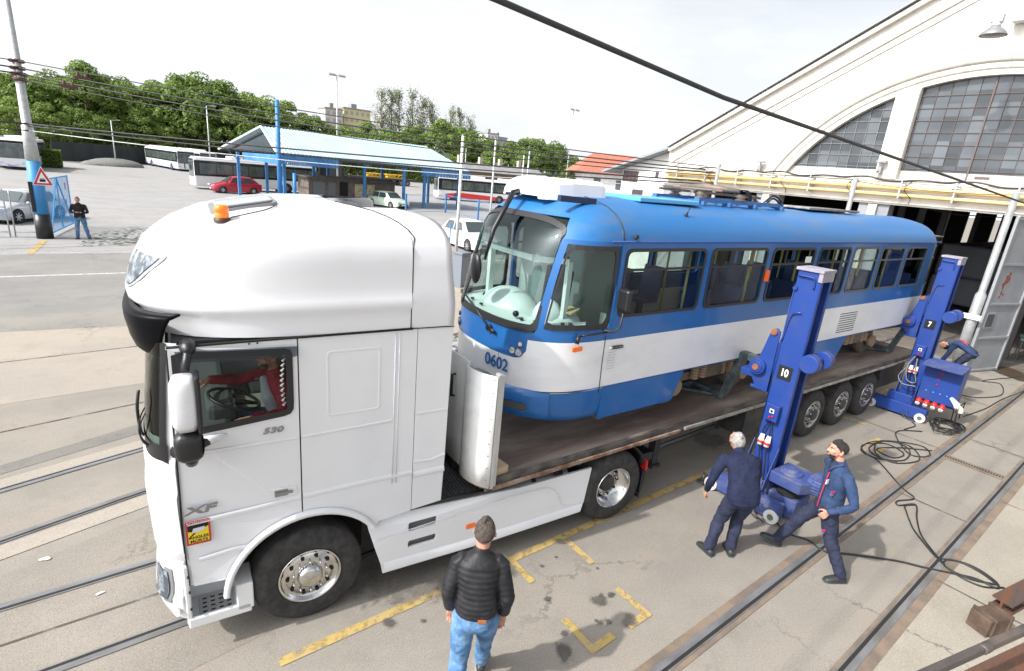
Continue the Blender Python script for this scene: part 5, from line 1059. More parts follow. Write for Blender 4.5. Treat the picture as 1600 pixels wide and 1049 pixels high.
def person(loc, rz, label, P, colors, hair='short', beard=False, height=1.76, M=None, neck=(0, 0, 0), torso_w=1.0, puffer=False, hands=None, belly=1.0, shoes=True, hairhl=0):
    r = root('person', loc, rz, label, 'person')
    if M is not None: r.matrix_world = M
    V = {k: Vector(v) for k, v in P.items() if k not in ('yaw', 'pitch', 'roll', 'hem', 'sleeve')}
    pe, ch, hd = V['pelvis'], V['neck'], V['head']; lat = (V['shR']-V['shL']).normalized(); latp = (V['hipR']-V['hipL']).normalized(); up = (ch-pe).normalized()
    fs = up.cross(lat).normalized(); fp = Vector((0, 0, 1)).cross(latp).normalized(); fs = fs if True else fs
    # ---- head
    HM = Matrix.Translation(hd) @ Matrix.Rotation(P.get('yaw', 0), 4, 'Z') @ Matrix.Rotation(-P.get('pitch', 0), 4, 'X') @ Matrix.Rotation(P.get('roll', 0), 4, 'Y')
    b = MB(); hm = MB()
    hm.sphere((0, -.012, .018), (.077, .098, .092), 24, 16); hm.sphere((0, .020, -.03), (.064, .074, .085), 20, 14); hm.sphere((0, .048, -.082), (.036, .036, .028), 14, 10); hm.sphere((0, .062, .045), (.055, .030, .035), 14, 8)
    hm.sphere((0, .083, .022), (.052, .014, .010), 12, 8)
    limb(hm, [(0, .088, .022), (0, .102, -.012), (0, .108, -.024)], [.009, .012, .014], 10); limb(hm, [(-.012, .092, -.028), (.012, .092, -.028)], [.010, .010], 8)
    limb(hm, [(-.022, .082, -.058), (0, .091, -.056), (.022, .082, -.058)], [.006, .0085, .006], 8); limb(hm, [(-.018, .082, -.066), (0, .088, -.069), (.018, .082, -.066)], [.006, .0085, .006], 8)
    for s in (-1, 1):
        hm.sphere((s*.040, .060, -.018), (.024, .026, .022), 10, 8); limb(hm, [(s*.077, -.002, .024), (s*.086, -.014, .012), (s*.084, -.010, -.018), (s*.076, .002, -.028)], [.009, .011, .010, .007], 8)
    b.add([HM @ Vector(v) for v in hm.v], hm.f, True)
    nb = ch+(hd-ch)*.05; limb(b, [ch-up*.06, ch+(hd-ch)*.35, HM @ Vector((0, -.025, -.05))], [.066, .057, .058], 16)
    # hands / forearms
    for sd_, s in (('L', -1), ('R', 1)):
        el, wr = V['el'+sd_], V['wr'+sd_]; d = (wr-el).normalized(); limb(b, [ch-up*.06, V['sh'+sd_].lerp(ch, .2)-up*.03, el, el.lerp(wr, .5), wr], [.045, .045, .036, .036, .027], 12)
        hp = (hands or {}).get(sd_, {}); hdir = Vector(hp.get('d', d)); pnn = Vector(hp.get('pn', (-s, 0, 0))); tss = Vector(hp.get('ts', (0, 1, .2))); hand(b, wr+d*.01, hdir, pnn, tss, hp.get('curl', .55))
    body = rem(b.build('body', skin, r, fixn=False), .0055, 2)
    e = MB()
    for s in (-1, 1): e.sphere(HM @ Vector((s*.031, .0765, .004)), .0105, 10, 8)
    e.build('eyes', eyew, body); e = MB()
    for s in (-1, 1): e.sphere(HM @ Vector((s*.031, .0835, .004)), .0060, 8, 6)
    e.build('iris', eyed, body)
    # hair
    hcol = colors['hair']; e = MB(); rows = []; rr = random.Random(4)
    def hline(az):   # lowest elevation of hair by azimuth (0 front)
        a = abs(az); return (.50+hairhl) if a < .6 else ((.50+hairhl)-(a-.6)*.6 if a < 1.1 else (.20-(a-1.1)*1.3 if a < 1.55 else -.385-.02*min(1, (a-1.55)/.8)))
    NA = 48
    for i in range(11):
        row = []
        for k in range(NA):
            az = -pi+2*pi*k/NA; e0 = hline(az); el = e0+(pi/2-e0)*i/10; th = (-.001 if i == 0 else (.003+.008*min(1, i/4)))*(1+.3*sin(az*9+i*1.7))+(.024*max(0, sin(el))*max(0, cos(az))**2 if hair == 'short' else 0)
            row.append(HM @ Vector(((.077+th)*cos(el)*sin(az), -.012+(.098+th)*cos(el)*cos(az), .018+(.091+th)*sin(el))))
        rows.append(row)
    e.grid(rows, closeu=True); 
    for s in (-1, 1): e.tube([HM @ Vector((s*.014, .097, .024)), HM @ Vector((s*.034, .095, .032)), HM @ Vector((s*.052, .080, .026))], [.0035, .0045, .0025], 6)
    ho = e.build('hair', mat(hcol[0], hcol[1], .7, col2=hcol[2], sc=30, bump=1.0, bsc=160), r); q = ho.modifiers.new('t', 'SOLIDIFY'); q.thickness = .006
    if beard:
        e = MB(); rows = []
        for el in (-.28, -.5, -.75, -1.0, -1.25):
            rows.append([HM @ Vector((.071*cos(el)*sin(az)*1.03, .020+.082*cos(el)*cos(az)*1.02, -.022+.098*sin(el)*1.02)) for az in [(-1.35+2.7*k/24) for k in range(25)]])
        e.grid(rows, keep=lambda i, j: not (i < 1 and 7 < j < 16)); limb(e, [HM @ Vector((-.028, .082, -.052)), HM @ Vector((0, .096, -.043)), HM @ Vector((.028, .082, -.052))], [.004, .006, .004], 6); e.build('beard', mat(hcol[0], hcol[1], .7), r)
    # ---- top
    tw_ = torso_w; t = MB(); st = []
    zs_ = [0, .12, .25, .4, .55, .7, .82, .92, 1.0, 1.04]; ax_ = [.178, .185, .178*belly, .172*belly, .178, .190, .196, .175, .10, .07]; bx__ = [.128, .130, .130*belly, .128*belly, .126, .125, .118, .105, .078, .066]
    hem = P.get('hem', -.08)
    base = pe-up*abs(hem) if hem < 0 else pe+up*hem
    if puffer:
        Z = [i/60 for i in range(61)]+[1.04]
    else: Z = zs_
    def interp(z, arr):
        for i in range(len(zs_)-1):
            if z <= zs_[i+1]: k = (z-zs_[i])/(zs_[i+1]-zs_[i]); return arr[i]+(arr[i+1]-arr[i])*k
        return arr[-1]
    bend = V.get('mid', None)
    for z in Z:
        c = base.lerp(ch+up*.0, z) if bend is None else (base*(1-z)**2+bend*2*z*(1-z)+ch*z*z) if False else base.lerp(ch, z)+((bend-(base+ch)/2)*4*z*(1-z) if bend is not None else Vector((0, 0, 0)))
        k = min(max(z, 0), 1); l_ = latp.lerp(lat, k); f_ = fp.lerp(fs, k); pu = (.010*abs(sin(z*pi*11)) if puffer and z < .93 else 0)
        st.append((c+f_*(-.012*sin(pi*k)), l_, f_, (interp(z, ax_)+pu)*tw_, interp(z, bx__)+pu))
    loft(t, st)
    for sd_ in 'LR':
        s_, e_, w_ = V['sh'+sd_], V['el'+sd_], V['wr'+sd_]; inn = s_.lerp(ch, .35)-up*.05
        if puffer:
            pts = []; rr_ = []
            for k in range(29):
                u_ = k/28; p_ = s_.lerp(e_, u_*2) if u_ < .5 else e_.lerp(w_, (u_-.5)*1.9); pts.append(p_); rr_.append((.064-.016*u_)+.008*abs(sin(u_*pi*13)))
            t.tube([inn]+pts, [.075]+rr_, 16)
        else: limb(t, [inn, s_, e_, e_.lerp(w_, P.get('sleeve', .96))], [.070, .068, .053, .040], 14)
    limb(t, [ch-up*.03, ch+(hd-ch)*.18], [.078, .066], 18)
    top = rem(t.build(colors['topname'], colors['top'], r, fixn=False), .010 if not puffer else .009, 2 if puffer else 4, .022 if not puffer else .004, .09)
    # ---- trousers
    t = MB(); loft(t, [(pe+Vector((0, 0, .09)), latp, fp, .155, .115), (pe+Vector((0, 0, .02)), latp, fp, .172, .125), (pe-Vector((0, 0, .06)), latp, fp, .178, .13), (pe-Vector((0, 0, .11)), latp, fp, .16, .11)])
    for sd_ in 'LR':
        h_, k_, a_ = V['hip'+sd_], V['kn'+sd_], V['an'+sd_]; limb(t, [h_, h_.lerp(k_, .5), k_, k_.lerp(a_, .4), a_+(k_-a_).normalized()*.01], [.102, .094, .077, .073, .067], 16)
    rem(t.build(colors['legname'], colors['legs'], r, fixn=False), .011, 3, .028, .08)
    if colors.get('belt'):
        e = MB(); e.cbox(pe+fp*-.128+Vector((.05, 0, .05)), (.07, .012, .035)); e.build('leather_patch', mat('leather_patch', (.3, .1, .04), .6), r, bevel=.003)
    # ---- shoes
    for sd_ in 'LR':
        a_ = V['an'+sd_]; td = V.get('toe'+sd_, Vector((0, 1, 0))); td = Vector(td).normalized(); e = MB(); side = td.cross(Vector((0, 0, 1))).normalized(); upv = side.cross(td).normalized(); c0 = a_-upv*.055
        loft(e, [(c0-td*.085, side, upv, .022, .02), (c0-td*.07, side, upv, .036, .042), (c0-td*.02, side, upv, .042, .060), (c0+td*.04, side, upv, .045, .052), (c0+td*.10-upv*.008, side, upv, .049, .038), (c0+td*.155-upv*.014, side, upv, .045, .028), (c0+td*.185-upv*.02, side, upv, .028, .018)], 18, 2.6)
        sh_ = e.build('shoe', colors['shoe'], r); e = MB()
        out = [(-.095, .02), (-.09, .034), (-.04, .04), (.03, .042), (.10, .052), (.16, .046), (.192, .026)]; pl = [(x, y) for x, y in out]+[(x, -y) for x, y in out[::-1]]
        e.poly([pl], lambda x, y: c0+td*x+side*y-upv*.046, dirv=upv*.024); e.build('sole', colors['sole'], sh_, bevel=.004)
    return r
std = dict(hipL=(-.09, 0, .90), hipR=(.09, 0, .90))
navy = cloth('navy_work', (.018, .022, .045), (.03, .035, .065)); navy2 = cloth('navy_knit', (.010, .014, .038), (.018, .024, .055), b=.5, bs=120); blk = cloth('black_padded', (.012, .012, .014), (.028, .028, .032), .5, .2); jean = cloth('blue_jeans', (.05, .13, .27), (.14, .25, .40)); shoe_d = mat('shoe_dark', (.025, .03, .03), .5); sole_d = mat('sole_dark', (.05, .06, .06), .7); sole_w = mat('sole_white', (.6, .6, .58), .6)
workj = cloth('work_jacket', (.022, .042, .10), (.035, .06, .13)); darkhair = ('hair_dark', (.018, .013, .011), (.04, .03, .025)); greyhair = ('hair_grey', (.28, .26, .25), (.5, .48, .46)); brownhair = ('hair_brown', (.06, .045, .038), (.13, .10, .085))
person((2.16, 2.83, 0), RD(-36), 'man in black padded jacket and blue jeans walking towards the truck',
  dict(pelvis=(0, -.04, .93), neck=(0, .03, 1.47), head=(.02, .07, 1.64), shL=(-.165, .02, 1.41), shR=(.165, .02, 1.41), elL=(-.235, -.05, 1.15), wrL=(-.215, .04, .92), elR=(.24, -.07, 1.15), wrR=(.225, .02, .91), hipL=(-.095, -.04, .90), hipR=(.095, -.04, .90),
       knL=(-.11, -.08, .48), anL=(-.14, -.38, .16), toeL=(0, .85, -.5), knR=(.10, .17, .50), anR=(.09, .28, .10), yaw=-.15, pitch=-.18, hem=.04),
  dict(top=blk, topname='padded_jacket', legs=jean, legname='jeans', shoe=shoe_d, sole=sole_w, hair=brownhair, belt=True), puffer=True, torso_w=.93, hands={'L': dict(pn=(.3, -1, 0), ts=(1, 0, 0), d=(.1, .1, -1)), 'R': dict(pn=(-.3, -1, 0), ts=(-1, 0, 0), d=(-.1, .1, -1), curl=.8)})
person((5.95, 2.72, 0), RD(-36), 'stooping grey haired man in navy sweater beside jack number 10',
  dict(pelvis=(0, -.15, .91), neck=(.0, .13, 1.34), mid=(0, -.06, 1.16), head=(-.01, .26, 1.45), shL=(-.20, .09, 1.27), shR=(.20, .09, 1.27), elL=(-.33, .02, 1.03), wrL=(-.31, .14, .80), elR=(.30, .16, 1.02), wrR=(.2, .36, .90), hipL=(-.095, -.14, .88), hipR=(.095, -.14, .88),
       knL=(-.14, -.02, .49), anL=(-.21, -.04, .09), toeL=(-.35, 1, 0), knR=(.10, .02, .49), anR=(.08, -.02, .09), toeR=(.1, 1, 0), yaw=.05, pitch=-.75, hem=-.06),
  dict(top=navy2, topname='sweater', legs=navy, legname='trousers', shoe=shoe_d, sole=sole_d, hair=greyhair), torso_w=1.08, hands={'L': dict(d=(0, .3, -1), curl=.9)})
wk = person((6.70, 1.98, 0), RD(25), 'dark haired man in navy work jacket with red piping stepping over the rail',
  dict(pelvis=(0, -.02, .90), neck=(-.02, -.02, 1.45), head=(-.02, .05, 1.62), shL=(-.19, -.11, 1.38), shR=(.17, .06, 1.38), elL=(-.30, -.22, 1.11), wrL=(-.25, -.02, .93), elR=(.24, -.04, 1.12), wrR=(.20, .02, .88), hipL=(-.10, -.03, .87), hipR=(.09, .0, .87),
       knL=(-.12, -.14, .49), anL=(-.13, -.33, .095), toeL=(-.5, .9, .0), knR=(.15, .20, .53), anR=(.20, .38, .11), toeR=(-.1, .9, .35), yaw=.45, pitch=-.12, hem=-.10),
  dict(top=workj, topname='work_jacket', legs=navy, legname='trousers', shoe=shoe_d, sole=sole_d, hair=darkhair), beard=True, hands={'L': dict(d=(.25, .5, -.85), pn=(.6, 0, .2), ts=(.3, .8, .3), curl=.45)})
for pts in ([(-.10, .075, 1.36), (-.115, .09, 1.2), (-.12, .10, 1.04), (-.11, .10, .88)],):
    m = MB(); m.tube(catmull(pts, 4), .006, 6); m.build('piping', mat('piping_red', (.5, .02, .05), .6), wk)
m = MB(); m.cbox((-.15, .075, 1.25), (.045, .008, .055), rz=-.6); m.build('name_badge', mat('badge_white', (.7, .72, .74), .5), wk)
for c, d_ in (((-.205, .00, 1.17), .1), ((-.215, -.02, .66), .1)):
    m = MB(); m.cbox(c, (.05, .012, .012), rz=-.9); m.cbox((c[0], c[1], c[2]-.02), (.04, .012, .012), rz=-.9); o = m.build('emblem', mat('emblem_pink', (.5, .03, .12), .6), wk)
    m = MB(); m.cbox((c[0], c[1]+.004, c[2]-.04), (.04, .012, .012), rz=-.9); m.build('emblem_blue', mat('emblem_cyan', (.03, .25, .45), .6), o)
m = MB(); 
for sx in (-1, 1): limb(m, [(-.02+sx*.075, -.035+.0*sx, 1.485), (-.05+sx*.06, .05, 1.44), (-.075+sx*.03, .085, 1.38)], [.018, .016, .008], 8)
m.build('collar', workj, wk)
m = MB(); limb(m, [(-.035, .015, 1.47), (-.06, .052, 1.42), (-.085, .075, 1.36)], [.055, .045, .02], 12); m.build('undershirt', navy, wk)
bp_ = person((18.3, 3.45, 0), RD(8), 'man in dark blue jacket bending down beside the grey door',
  dict(pelvis=(0, -.28, .84), neck=(0, .20, .98), mid=(0, -.02, 1.0), head=(0, .33, .90), shL=(-.19, .14, .93), shR=(.19, .14, .93), elL=(-.25, .2, .66), wrL=(-.18, .3, .45), elR=(.25, .2, .66), wrR=(.18, .3, .45), hipL=(-.095, -.26, .80), hipR=(.095, -.26, .80),
       knL=(-.12, -.04, .47), anL=(-.13, -.15, .09), knR=(.12, -.04, .47), anR=(.13, -.15, .09), yaw=.3, pitch=-1.3, hem=-.05),
  dict(top=workj, topname='work_jacket', legs=navy, legname='trousers', shoe=shoe_d, sole=sole_d, hair=darkhair), torso_w=1.1)
m = MB(); m.tube([(-.12, -.14, 1.06), (-.02, -.05, 1.12), (.05, .0, 1.125), (.12, .12, 1.09)], [.008, .03, .02, .008], 8); m.build('back_emblem', mat('emblem_red', (.6, .02, .05), .6), bp_)
person((-.42, 29.5, 0), RD(176), 'man in dark jacket and blue jeans looking at his phone beside the blue pole',
  dict(pelvis=(0, 0, .93), neck=(0, .0, 1.48), head=(0, .05, 1.64), shL=(-.20, 0, 1.41), shR=(.20, 0, 1.41), elL=(-.29, .02, 1.14), wrL=(-.09, .26, 1.14), elR=(.29, .02, 1.14), wrR=(.09, .26, 1.14), hipL=(-.095, 0, .90), hipR=(.095, 0, .90),
       knL=(-.15, .02, .49), anL=(-.22, 0, .09), toeL=(-.4, 1, 0), knR=(.13, .02, .49), anR=(.16, 0, .09), toeR=(.3, 1, 0), yaw=0, pitch=-.4, hem=-.04),
  dict(top=cloth('black_jacket', (.015, .014, .016), (.03, .028, .03)), topname='jacket', legs=jean, legname='jeans', shoe=shoe_d, sole=sole_d, hair=darkhair), torso_w=1.08)
m = MB(); m.cbox((0, .37, 1.13), (.07, .14, .009), rx_=.4); ph = m.build('phone', blackp, bevel=.003); tag(ph, 'black phone held by the man beside the blue pole', 'phone'); ph.matrix_world = Matrix.Translation((-.42, 29.5, 0)) @ Matrix.Rotation(RD(176), 4, 'Z')
maroon = cloth('maroon_jacket', (.26, .018, .035), (.34, .03, .05))
TRM = Matrix.Translation((1.30, 4.38, 0)) @ Matrix.Rotation(RD(-6.6), 4, 'Z')
dv = person((0, 0, 0), 0, 'bearded driver in a maroon jacket sitting in the white truck cab',
  dict(pelvis=(0, 0, 1.88), neck=(-.06, .13, 2.44), head=(-.08, .18, 2.60), shL=(-.24, .10, 2.36), shR=(.12, .16, 2.38), elL=(-.30, .10, 2.12), wrL=(-.27, .36, 2.10), elR=(.14, .42, 2.32), wrR=(.0, .66, 2.40), hipL=(-.1, .02, 1.86), hipR=(.1, .02, 1.86),
       knL=(-.15, .45, 1.95), anL=(-.15, .6, 1.5), knR=(.15, .45, 1.95), anR=(.15, .65, 1.5), yaw=.35, pitch=-.1, hem=-.02),
  dict(top=maroon, topname='jacket', legs=jean, legname='jeans', shoe=shoe_d, sole=sole_d, hair=brownhair), beard=True, M=TRM @ Matrix.Translation((-.04, .60, 0)) @ Matrix.Rotation(pi/2, 4, 'Z'), hands={'L': dict(d=(0, 1, -.1), pn=(0, 0, -1), ts=(1, 0, 0), curl=.3), 'R': dict(d=(-.3, 1, 0), pn=(0, 0, -1), ts=(-1, 0, 0), curl=.6)})
m = MB(); limb(m, [(-.10, .10, 1.98), (-.10, .19, 2.2), (-.08, .23, 2.38)], [.09, .07, .04]); o = m.build('shirt', cloth('grey_shirt', (.35, .37, .42), (.42, .44, .48)), dv)
m = MB(); c = Vector((-.08, .18, 2.60)); m.lathe([(.045, .099), (.075, .100), (.11, .085), (.13, .05), (.135, .0)], (c.x, c.y-.01, c.z), 'Z', 24); m.poly([[(-.06, .07), (.06, .07), (.055, .15), (0, .17), (-.055, .15)]], lambda a, b: (c.x+a*cos(.35)-b*sin(.35), c.y+a*sin(.35)+b*cos(.35), c.z+.05), dirv=(0, 0, .01)); m.build('cap', cloth('brown_cap', (.10, .055, .04), (.13, .07, .05)), dv)
m = MB(); m.box(-.17, .01, .258, .27, 2.575, 2.61); 
# ================================================================ DEPOT HALL
HX = 21.0; YH = 5.2
hall = root('depot_hall', (HX, YH, 0), 0, 'large cream depot hall with stepped gable, arched glazed windows and open doors', 'building')
cream = mat('hall_cream', (.60, .565, .505), .85, col2=(.45, .41, .35), sc=1.1, bump=.15, bsc=8, lo=.52, hi=.80, stretch=(1, 2.2, .45), detail=10)
creamt = mat('hall_trim', (.62, .59, .54), .85, col2=(.48, .45, .40), sc=1.6)
greyd = mat('door_grey', (.26, .27, .29), .5, col2=(.21, .22, .24), sc=2, lo=.45, hi=.7)
def A(r, a): return (r*cos(a), 1.73+r*sin(a))
R1 = 6.55; SIL = 5.28
def arcp(r, y0, y1, n=24):  # arc points between y0 and y1 (relative to YH)
    return [(y0+(y1-y0)*k/n, 1.73+sqrt(max(r*r-(y0+(y1-y0)*k/n)**2, 0))) for k in range(n+1)]
wy = sqrt(R1**2-(SIL-1.73)**2)
wins = [(-1.72+0, 1.78), (2.44, wy-.01), (-wy+.01, -2.44)]
def winpoly(a, b):
    a_, b_ = a, b; return [(a_, SIL), (b_, SIL)]+[(y, z) for y, z in arcp(R1, b_, a_)]
out = [(-10.9, 4.5), (-10.9, 6.0), (-2.3, 10.53), (0, 11.75), (2.3, 10.53), (10.9, 6.0), (10.9, 4.5)]
doors = [(-1.62, 1.74), (2.66, 5.5), (6.4, 9.2), (-5.4, -2.0), (-9.2, -6.4)]
f = lambda a, b: (0, a, b)
m = MB(); m.poly([out]+[winpoly(a, b)[::-1] for a, b in wins], f, dirv=(.45, 0, 0)); m.build('facade', cream, hall)
xs_ = [-10.9]; 
for a, b in sorted(doors): xs_ += [a, b]
xs_.append(10.9)
m = MB()
for i in range(0, len(xs_), 2): m.box(.0, .45, xs_[i], xs_[i+1], 0, 4.5)
m.build('pier_wall', greyd, hall)
# pilasters either side of the doors
for a in (-1.81, 2.20, 5.95, -5.9):
    m = MB(); m.box(-.14, -.002, a-.13, a+.13, .0, 4.44); m.build('pilaster', creamt, hall, bevel=.01)
m = MB(); m.box(-.10, -.002, -10.9, 10.9, 4.47, 4.60); m.box(-.16, -.101, -10.9, 10.9, 4.53, 4.60); m.build('lintel', creamt, hall)
# gable copings (three steps)
def gab(off, w, dx, mt, nm):
    m = MB()
    for s in (-1, 1):
        P0 = Vector((0, s*10.9, 6.0)); P1 = Vector((0, 0, 11.75)); d = (P1-P0).normalized(); n_ = Vector((0, -d.z, d.y)); n_ = n_ if n_.z > 0 else -n_
        lp = [P0-n_*off, P1-Vector((0, 0, off/n_.z)), P1-Vector((0, 0, (off+w)/n_.z)), P0-n_*(off+w)]
        m.poly([[(p.y, p.z) for p in lp]], lambda a, b: (-dx, a, b), dirv=(dx-.003, 0, 0))
    return m.build(nm, mt, hall)
gab(-.02, .14, .16, creamt, 'gable_coping'); gab(.48, .10, .06, cream, 'gable_moulding'); gab(.75, .06, .04, creamt, 'gable_moulding')
m = MB()
for s in (-1, 1): m.bar((.0, s*10.95, 6.07), (.0, 0, 11.86), .5, .03)
m.build('gable_flashing', mat('flashing', (.33, .34, .35), .6, .1), hall)
# arch mouldings
for r0, r1, dx in ((6.88, 7.2, .10), (6.70, 6.88, .05)):
    m = MB(); a0 = math.asin((SIL-1.73-.0)/r1); N = 48; rows = []
    for k in range(N+1):
        a = a0+(pi-2*a0)*k/N; rows.append([(-.002, *A(r1, a)), (-dx, *A(r1-.03, a)), (-dx, *A(r0+.03, a)), (-.002, *A(r0, a))])
    m.grid(rows, sm=True); m.build('arch_moulding', cream, hall)
m = MB()
for y in (-2.1, 2.1): m.poly([[(y-.31, SIL), (y+.31, SIL), (y+.31, 1.73+sqrt(R1**2-(abs(y)+.31)**2)-.02), (y-.31, 1.73+sqrt(R1**2-(abs(y)-.31)**2)-.02)][::1]], lambda a, b: (-.05, a, b), dirv=(.047, 0, 0))
m.build('window_pier', cream, hall)
# glazing
def panemat():
    m = bpy.data.materials.new('dirty_panes'); m.use_nodes = True; t = m.node_tree; n = t.nodes; L = t.links; b = n['Principled BSDF']; b.inputs['Roughness'].default_value = .22; b.inputs['Specular IOR Level'].default_value = .4
    c = n.new('ShaderNodeTexCoord'); v = n.new('ShaderNodeVectorMath'); v.operation = 'SNAP'; v.inputs[1].default_value = (10, .345, .36); L.new(c.outputs['Object'], v.inputs[0]); w = n.new('ShaderNodeTexWhiteNoise'); L.new(v.outputs[0], w.inputs[0])
    z = n.new('ShaderNodeTexNoise'); z.inputs['Scale'].default_value = 1.2; z.inputs['Detail'].default_value = 6; L.new(c.outputs['Object'], z.inputs['Vector'])
    r = n.new('ShaderNodeValToRGB'); r.color_ramp.elements[0].color = (.010, .013, .016, 1); r.color_ramp.elements[1].color = (.11, .125, .14, 1); e = r.color_ramp.elements.new(.5); e.color = (.045, .053, .06, 1)  # random tone per pane, imitating reflections in the base colour
    a = n.new('ShaderNodeMath'); a.operation = 'MULTIPLY_ADD'; a.inputs[1].default_value = .7; L.new(w.outputs[0], a.inputs[0]); s2 = n.new('ShaderNodeMath'); s2.operation = 'MULTIPLY'; s2.inputs[1].default_value = .55; L.new(z.outputs[0], s2.inputs[0]); L.new(s2.outputs[0], a.inputs[2]); L.new(a.outputs[0], r.inputs[0])
    L.new(r.outputs[0], b.inputs['Base Color']); bp = n.new('ShaderNodeBump'); bp.inputs['Strength'].default_value = .08; L.new(w.outputs[0], bp.inputs['Height']); return m
pm_ = panemat(); rbar = mat('window_bar_rust', (.12, .08, .072), .7); gbar = mat('window_bar_grey', (.20, .195, .19), .6)
for i, (a, b) in enumerate(wins):
    m = MB(); m.poly([winpoly(a, b)], lambda p, q: (.20, p, q)); w_ = m.build('arched_window', pm_, hall)
    m = MB(); y = math.ceil(a/.345)*.345
    while y < b:
        z1 = 1.73+sqrt(max(R1*R1-y*y, 0))
        if z1 > SIL+.05: m.box(.17, .198, y-.006, y+.006, SIL, z1)
        y += .345
    z = SIL+.36
    while z < 8.15:
        ym = sqrt(max(R1*R1-(z-1.73)**2, 0)); p, q = max(a, -ym), min(b, ym)
        if q-p > .05: m.box(.168, .196, p, q, z-.007, z+.007)
        z += .36
    m.build('glazing_bars', rbar if i == 0 else gbar, w_)
    m = MB(); m.poly([[(a, SIL+.0), (b, SIL+.0), (b if i == 0 else b-(.22 if i == 1 else 0), SIL+.28), (a if i != 2 else a+.22, SIL+.28)]], lambda p, q: (.16, p, q), dirv=(.006, 0, 0)); m.build('lower_panel', mat('panel_plaster', (.42, .41, .38), .8, col2=(.3, .3, .29), sc=6), w_)
m = MB(); m.box(.155, .195, .82, .90, SIL, 8.1) if 0 else m.box(.15, .195, -.02, .02, SIL, 8.14); m.box(.15, .19, -.55, -.2, 5.42, 5.49); m.build('window_post', rbar, hall)
# pipes
ypip = mat('pipe_yellow', (.66, .44, .17), .5, col2=(.6, .48, .28), sc=2, lo=.5, hi=.7)
for z, r_, mt in ((5.0, .075, ypip), (4.78, .055, ypip), (5.19, .04, creamt)):
    m = MB(); m.tube([(-.32, 10.6, z-.02), (-.32, 3, z), (-.32, -3, z), (-.32, -10.6, z)], r_, 12); m.tube([(-.32, 10.6, z-.02), (-.1, 10.75, z-.02)], r_, 10); m.build('pipe', mt, hall)
m = MB()
for k in range(15): m.box(-.40, -.002, -10+1.43*k, -9.96+1.43*k, 4.68, 5.25); m.box(-.41, -.24, -10.1+1.43*k, -9.86+1.43*k, 5.08, 5.12)
m.build('pipe_hanger', galv, hall)
m = MB()
for k in range(6): m.tube(catmull([(-.36, 9-2.9*k, 5.24), (-.38, 8.3-2.9*k, 5.30), (-.37, 7.6-2.9*k, 5.20), (-.38, 6.8-2.9*k, 5.26), (-.36, 6.1-2.9*k, 5.24)], 5), .028, 6)
for y in (5.2, 1.2, 2.9, 8.3): m.tube(catmull([(-.36, y, 5.2), (-.5, y+.1, 4.95), (-.42, y-.1, 4.7), (-.3, y-.05, 4.55)], 5), .012, 5)
m.build('service_cables', blackp, hall)
# flood lamps on brackets
for y, z in ((6.4, 5.45), (2.25, 5.62)):
    m = MB(); m.cyl((-.2, y, z+.02), (-.2, y, z+.16), .035, n=8); m.box(-.28, -.1, y-.14, y+.14, z+.14, z+.2); m.box(-.26, -.12, y-.05, y+.07, z-.2, z+.02); m.tube([(-.19, y, z-.2), (-.19, y, SIL)], .012, 6); m.cyl((-.3, y+.04, z-.12), (-.2, y, z-.12), .03, n=8); m.build('flood_lamp', mat('lamp_grey', (.25, .25, .26), .5), hall)
# hanging bell lamp on facade + box lamp
def bell(x, y, z, lab):
    r = root('hanging_lamp', (x, y, z), 0, lab, 'lamp', 'industrial lamps hanging in front of the gable')
    m = MB(); m.lathe([(.0, .30), (.03, .295), (.10, .24), (.16, .17), (.20, .12), (.22, .10)], (0, 0, 0), 'Z', 28); m.build('reflector', mat('lamp_alu', (.24, .245, .25), .4, .3), r)
    m = MB(); m.sphere((0, 0, .02), (.27, .27, .05), 20, 8); m.build('lamp_lens_cover', mat('lamp_milky', (.20, .205, .21), .4), r)
    m = MB(); m.cyl((0, 0, .22), (0, 0, .30), .11, n=20); m.box(-.10, .10, -.12, .12, .30, .50); m.build('ballast_box', mat('lamp_box', (.48, .48, .48), .5), r, bevel=.01); m = MB(); m.tube(catmull([(0, 0, .5), (.03, -.02, .75), (.0, .03, 1.1), (.5, .05, 1.5)], 5), .014, 6); m.build('lamp_cord', galv, r)
bell(19.2, 5.12, 8.9, 'grey bell shaped lamp hanging in front of the gable at the top right')
m = MB(); m.box(-.35, -.05, -.3, .0, 9.55, 10.0); m.build('vent_housing', mat('lamp_box', (.48, .48, .48), .5), hall, bevel=.02)
# interior
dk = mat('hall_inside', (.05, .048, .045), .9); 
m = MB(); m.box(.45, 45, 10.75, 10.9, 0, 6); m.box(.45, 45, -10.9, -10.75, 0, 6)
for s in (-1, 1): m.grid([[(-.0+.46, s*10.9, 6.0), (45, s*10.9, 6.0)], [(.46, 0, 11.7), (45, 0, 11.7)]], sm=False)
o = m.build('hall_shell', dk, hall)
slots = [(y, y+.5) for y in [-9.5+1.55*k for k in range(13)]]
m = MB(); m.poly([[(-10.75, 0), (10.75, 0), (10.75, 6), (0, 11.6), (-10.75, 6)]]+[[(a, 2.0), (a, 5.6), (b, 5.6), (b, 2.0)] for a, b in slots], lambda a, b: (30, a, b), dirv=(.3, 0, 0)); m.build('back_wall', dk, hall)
m = MB(); m.box(.0, 45, -10.7, 10.7, .001, .002); struct(m.build('hall_floor', mat('hall_floor', (.16, .14, .12), .8, col2=(.1, .09, .08), sc=2), None, loc=(HX, YH, 0)))
m = MB()
for k in range(7): m.box(2+5*k, 2.15+5*k, -10.7, 10.7, 5.5, 5.8); m.box(2+5*k, 2.15+5*k, 1.9, 2.1, 0, 5.5); m.box(2+5*k, 2.15+5*k, -2.1, -1.9, 0, 5.5)
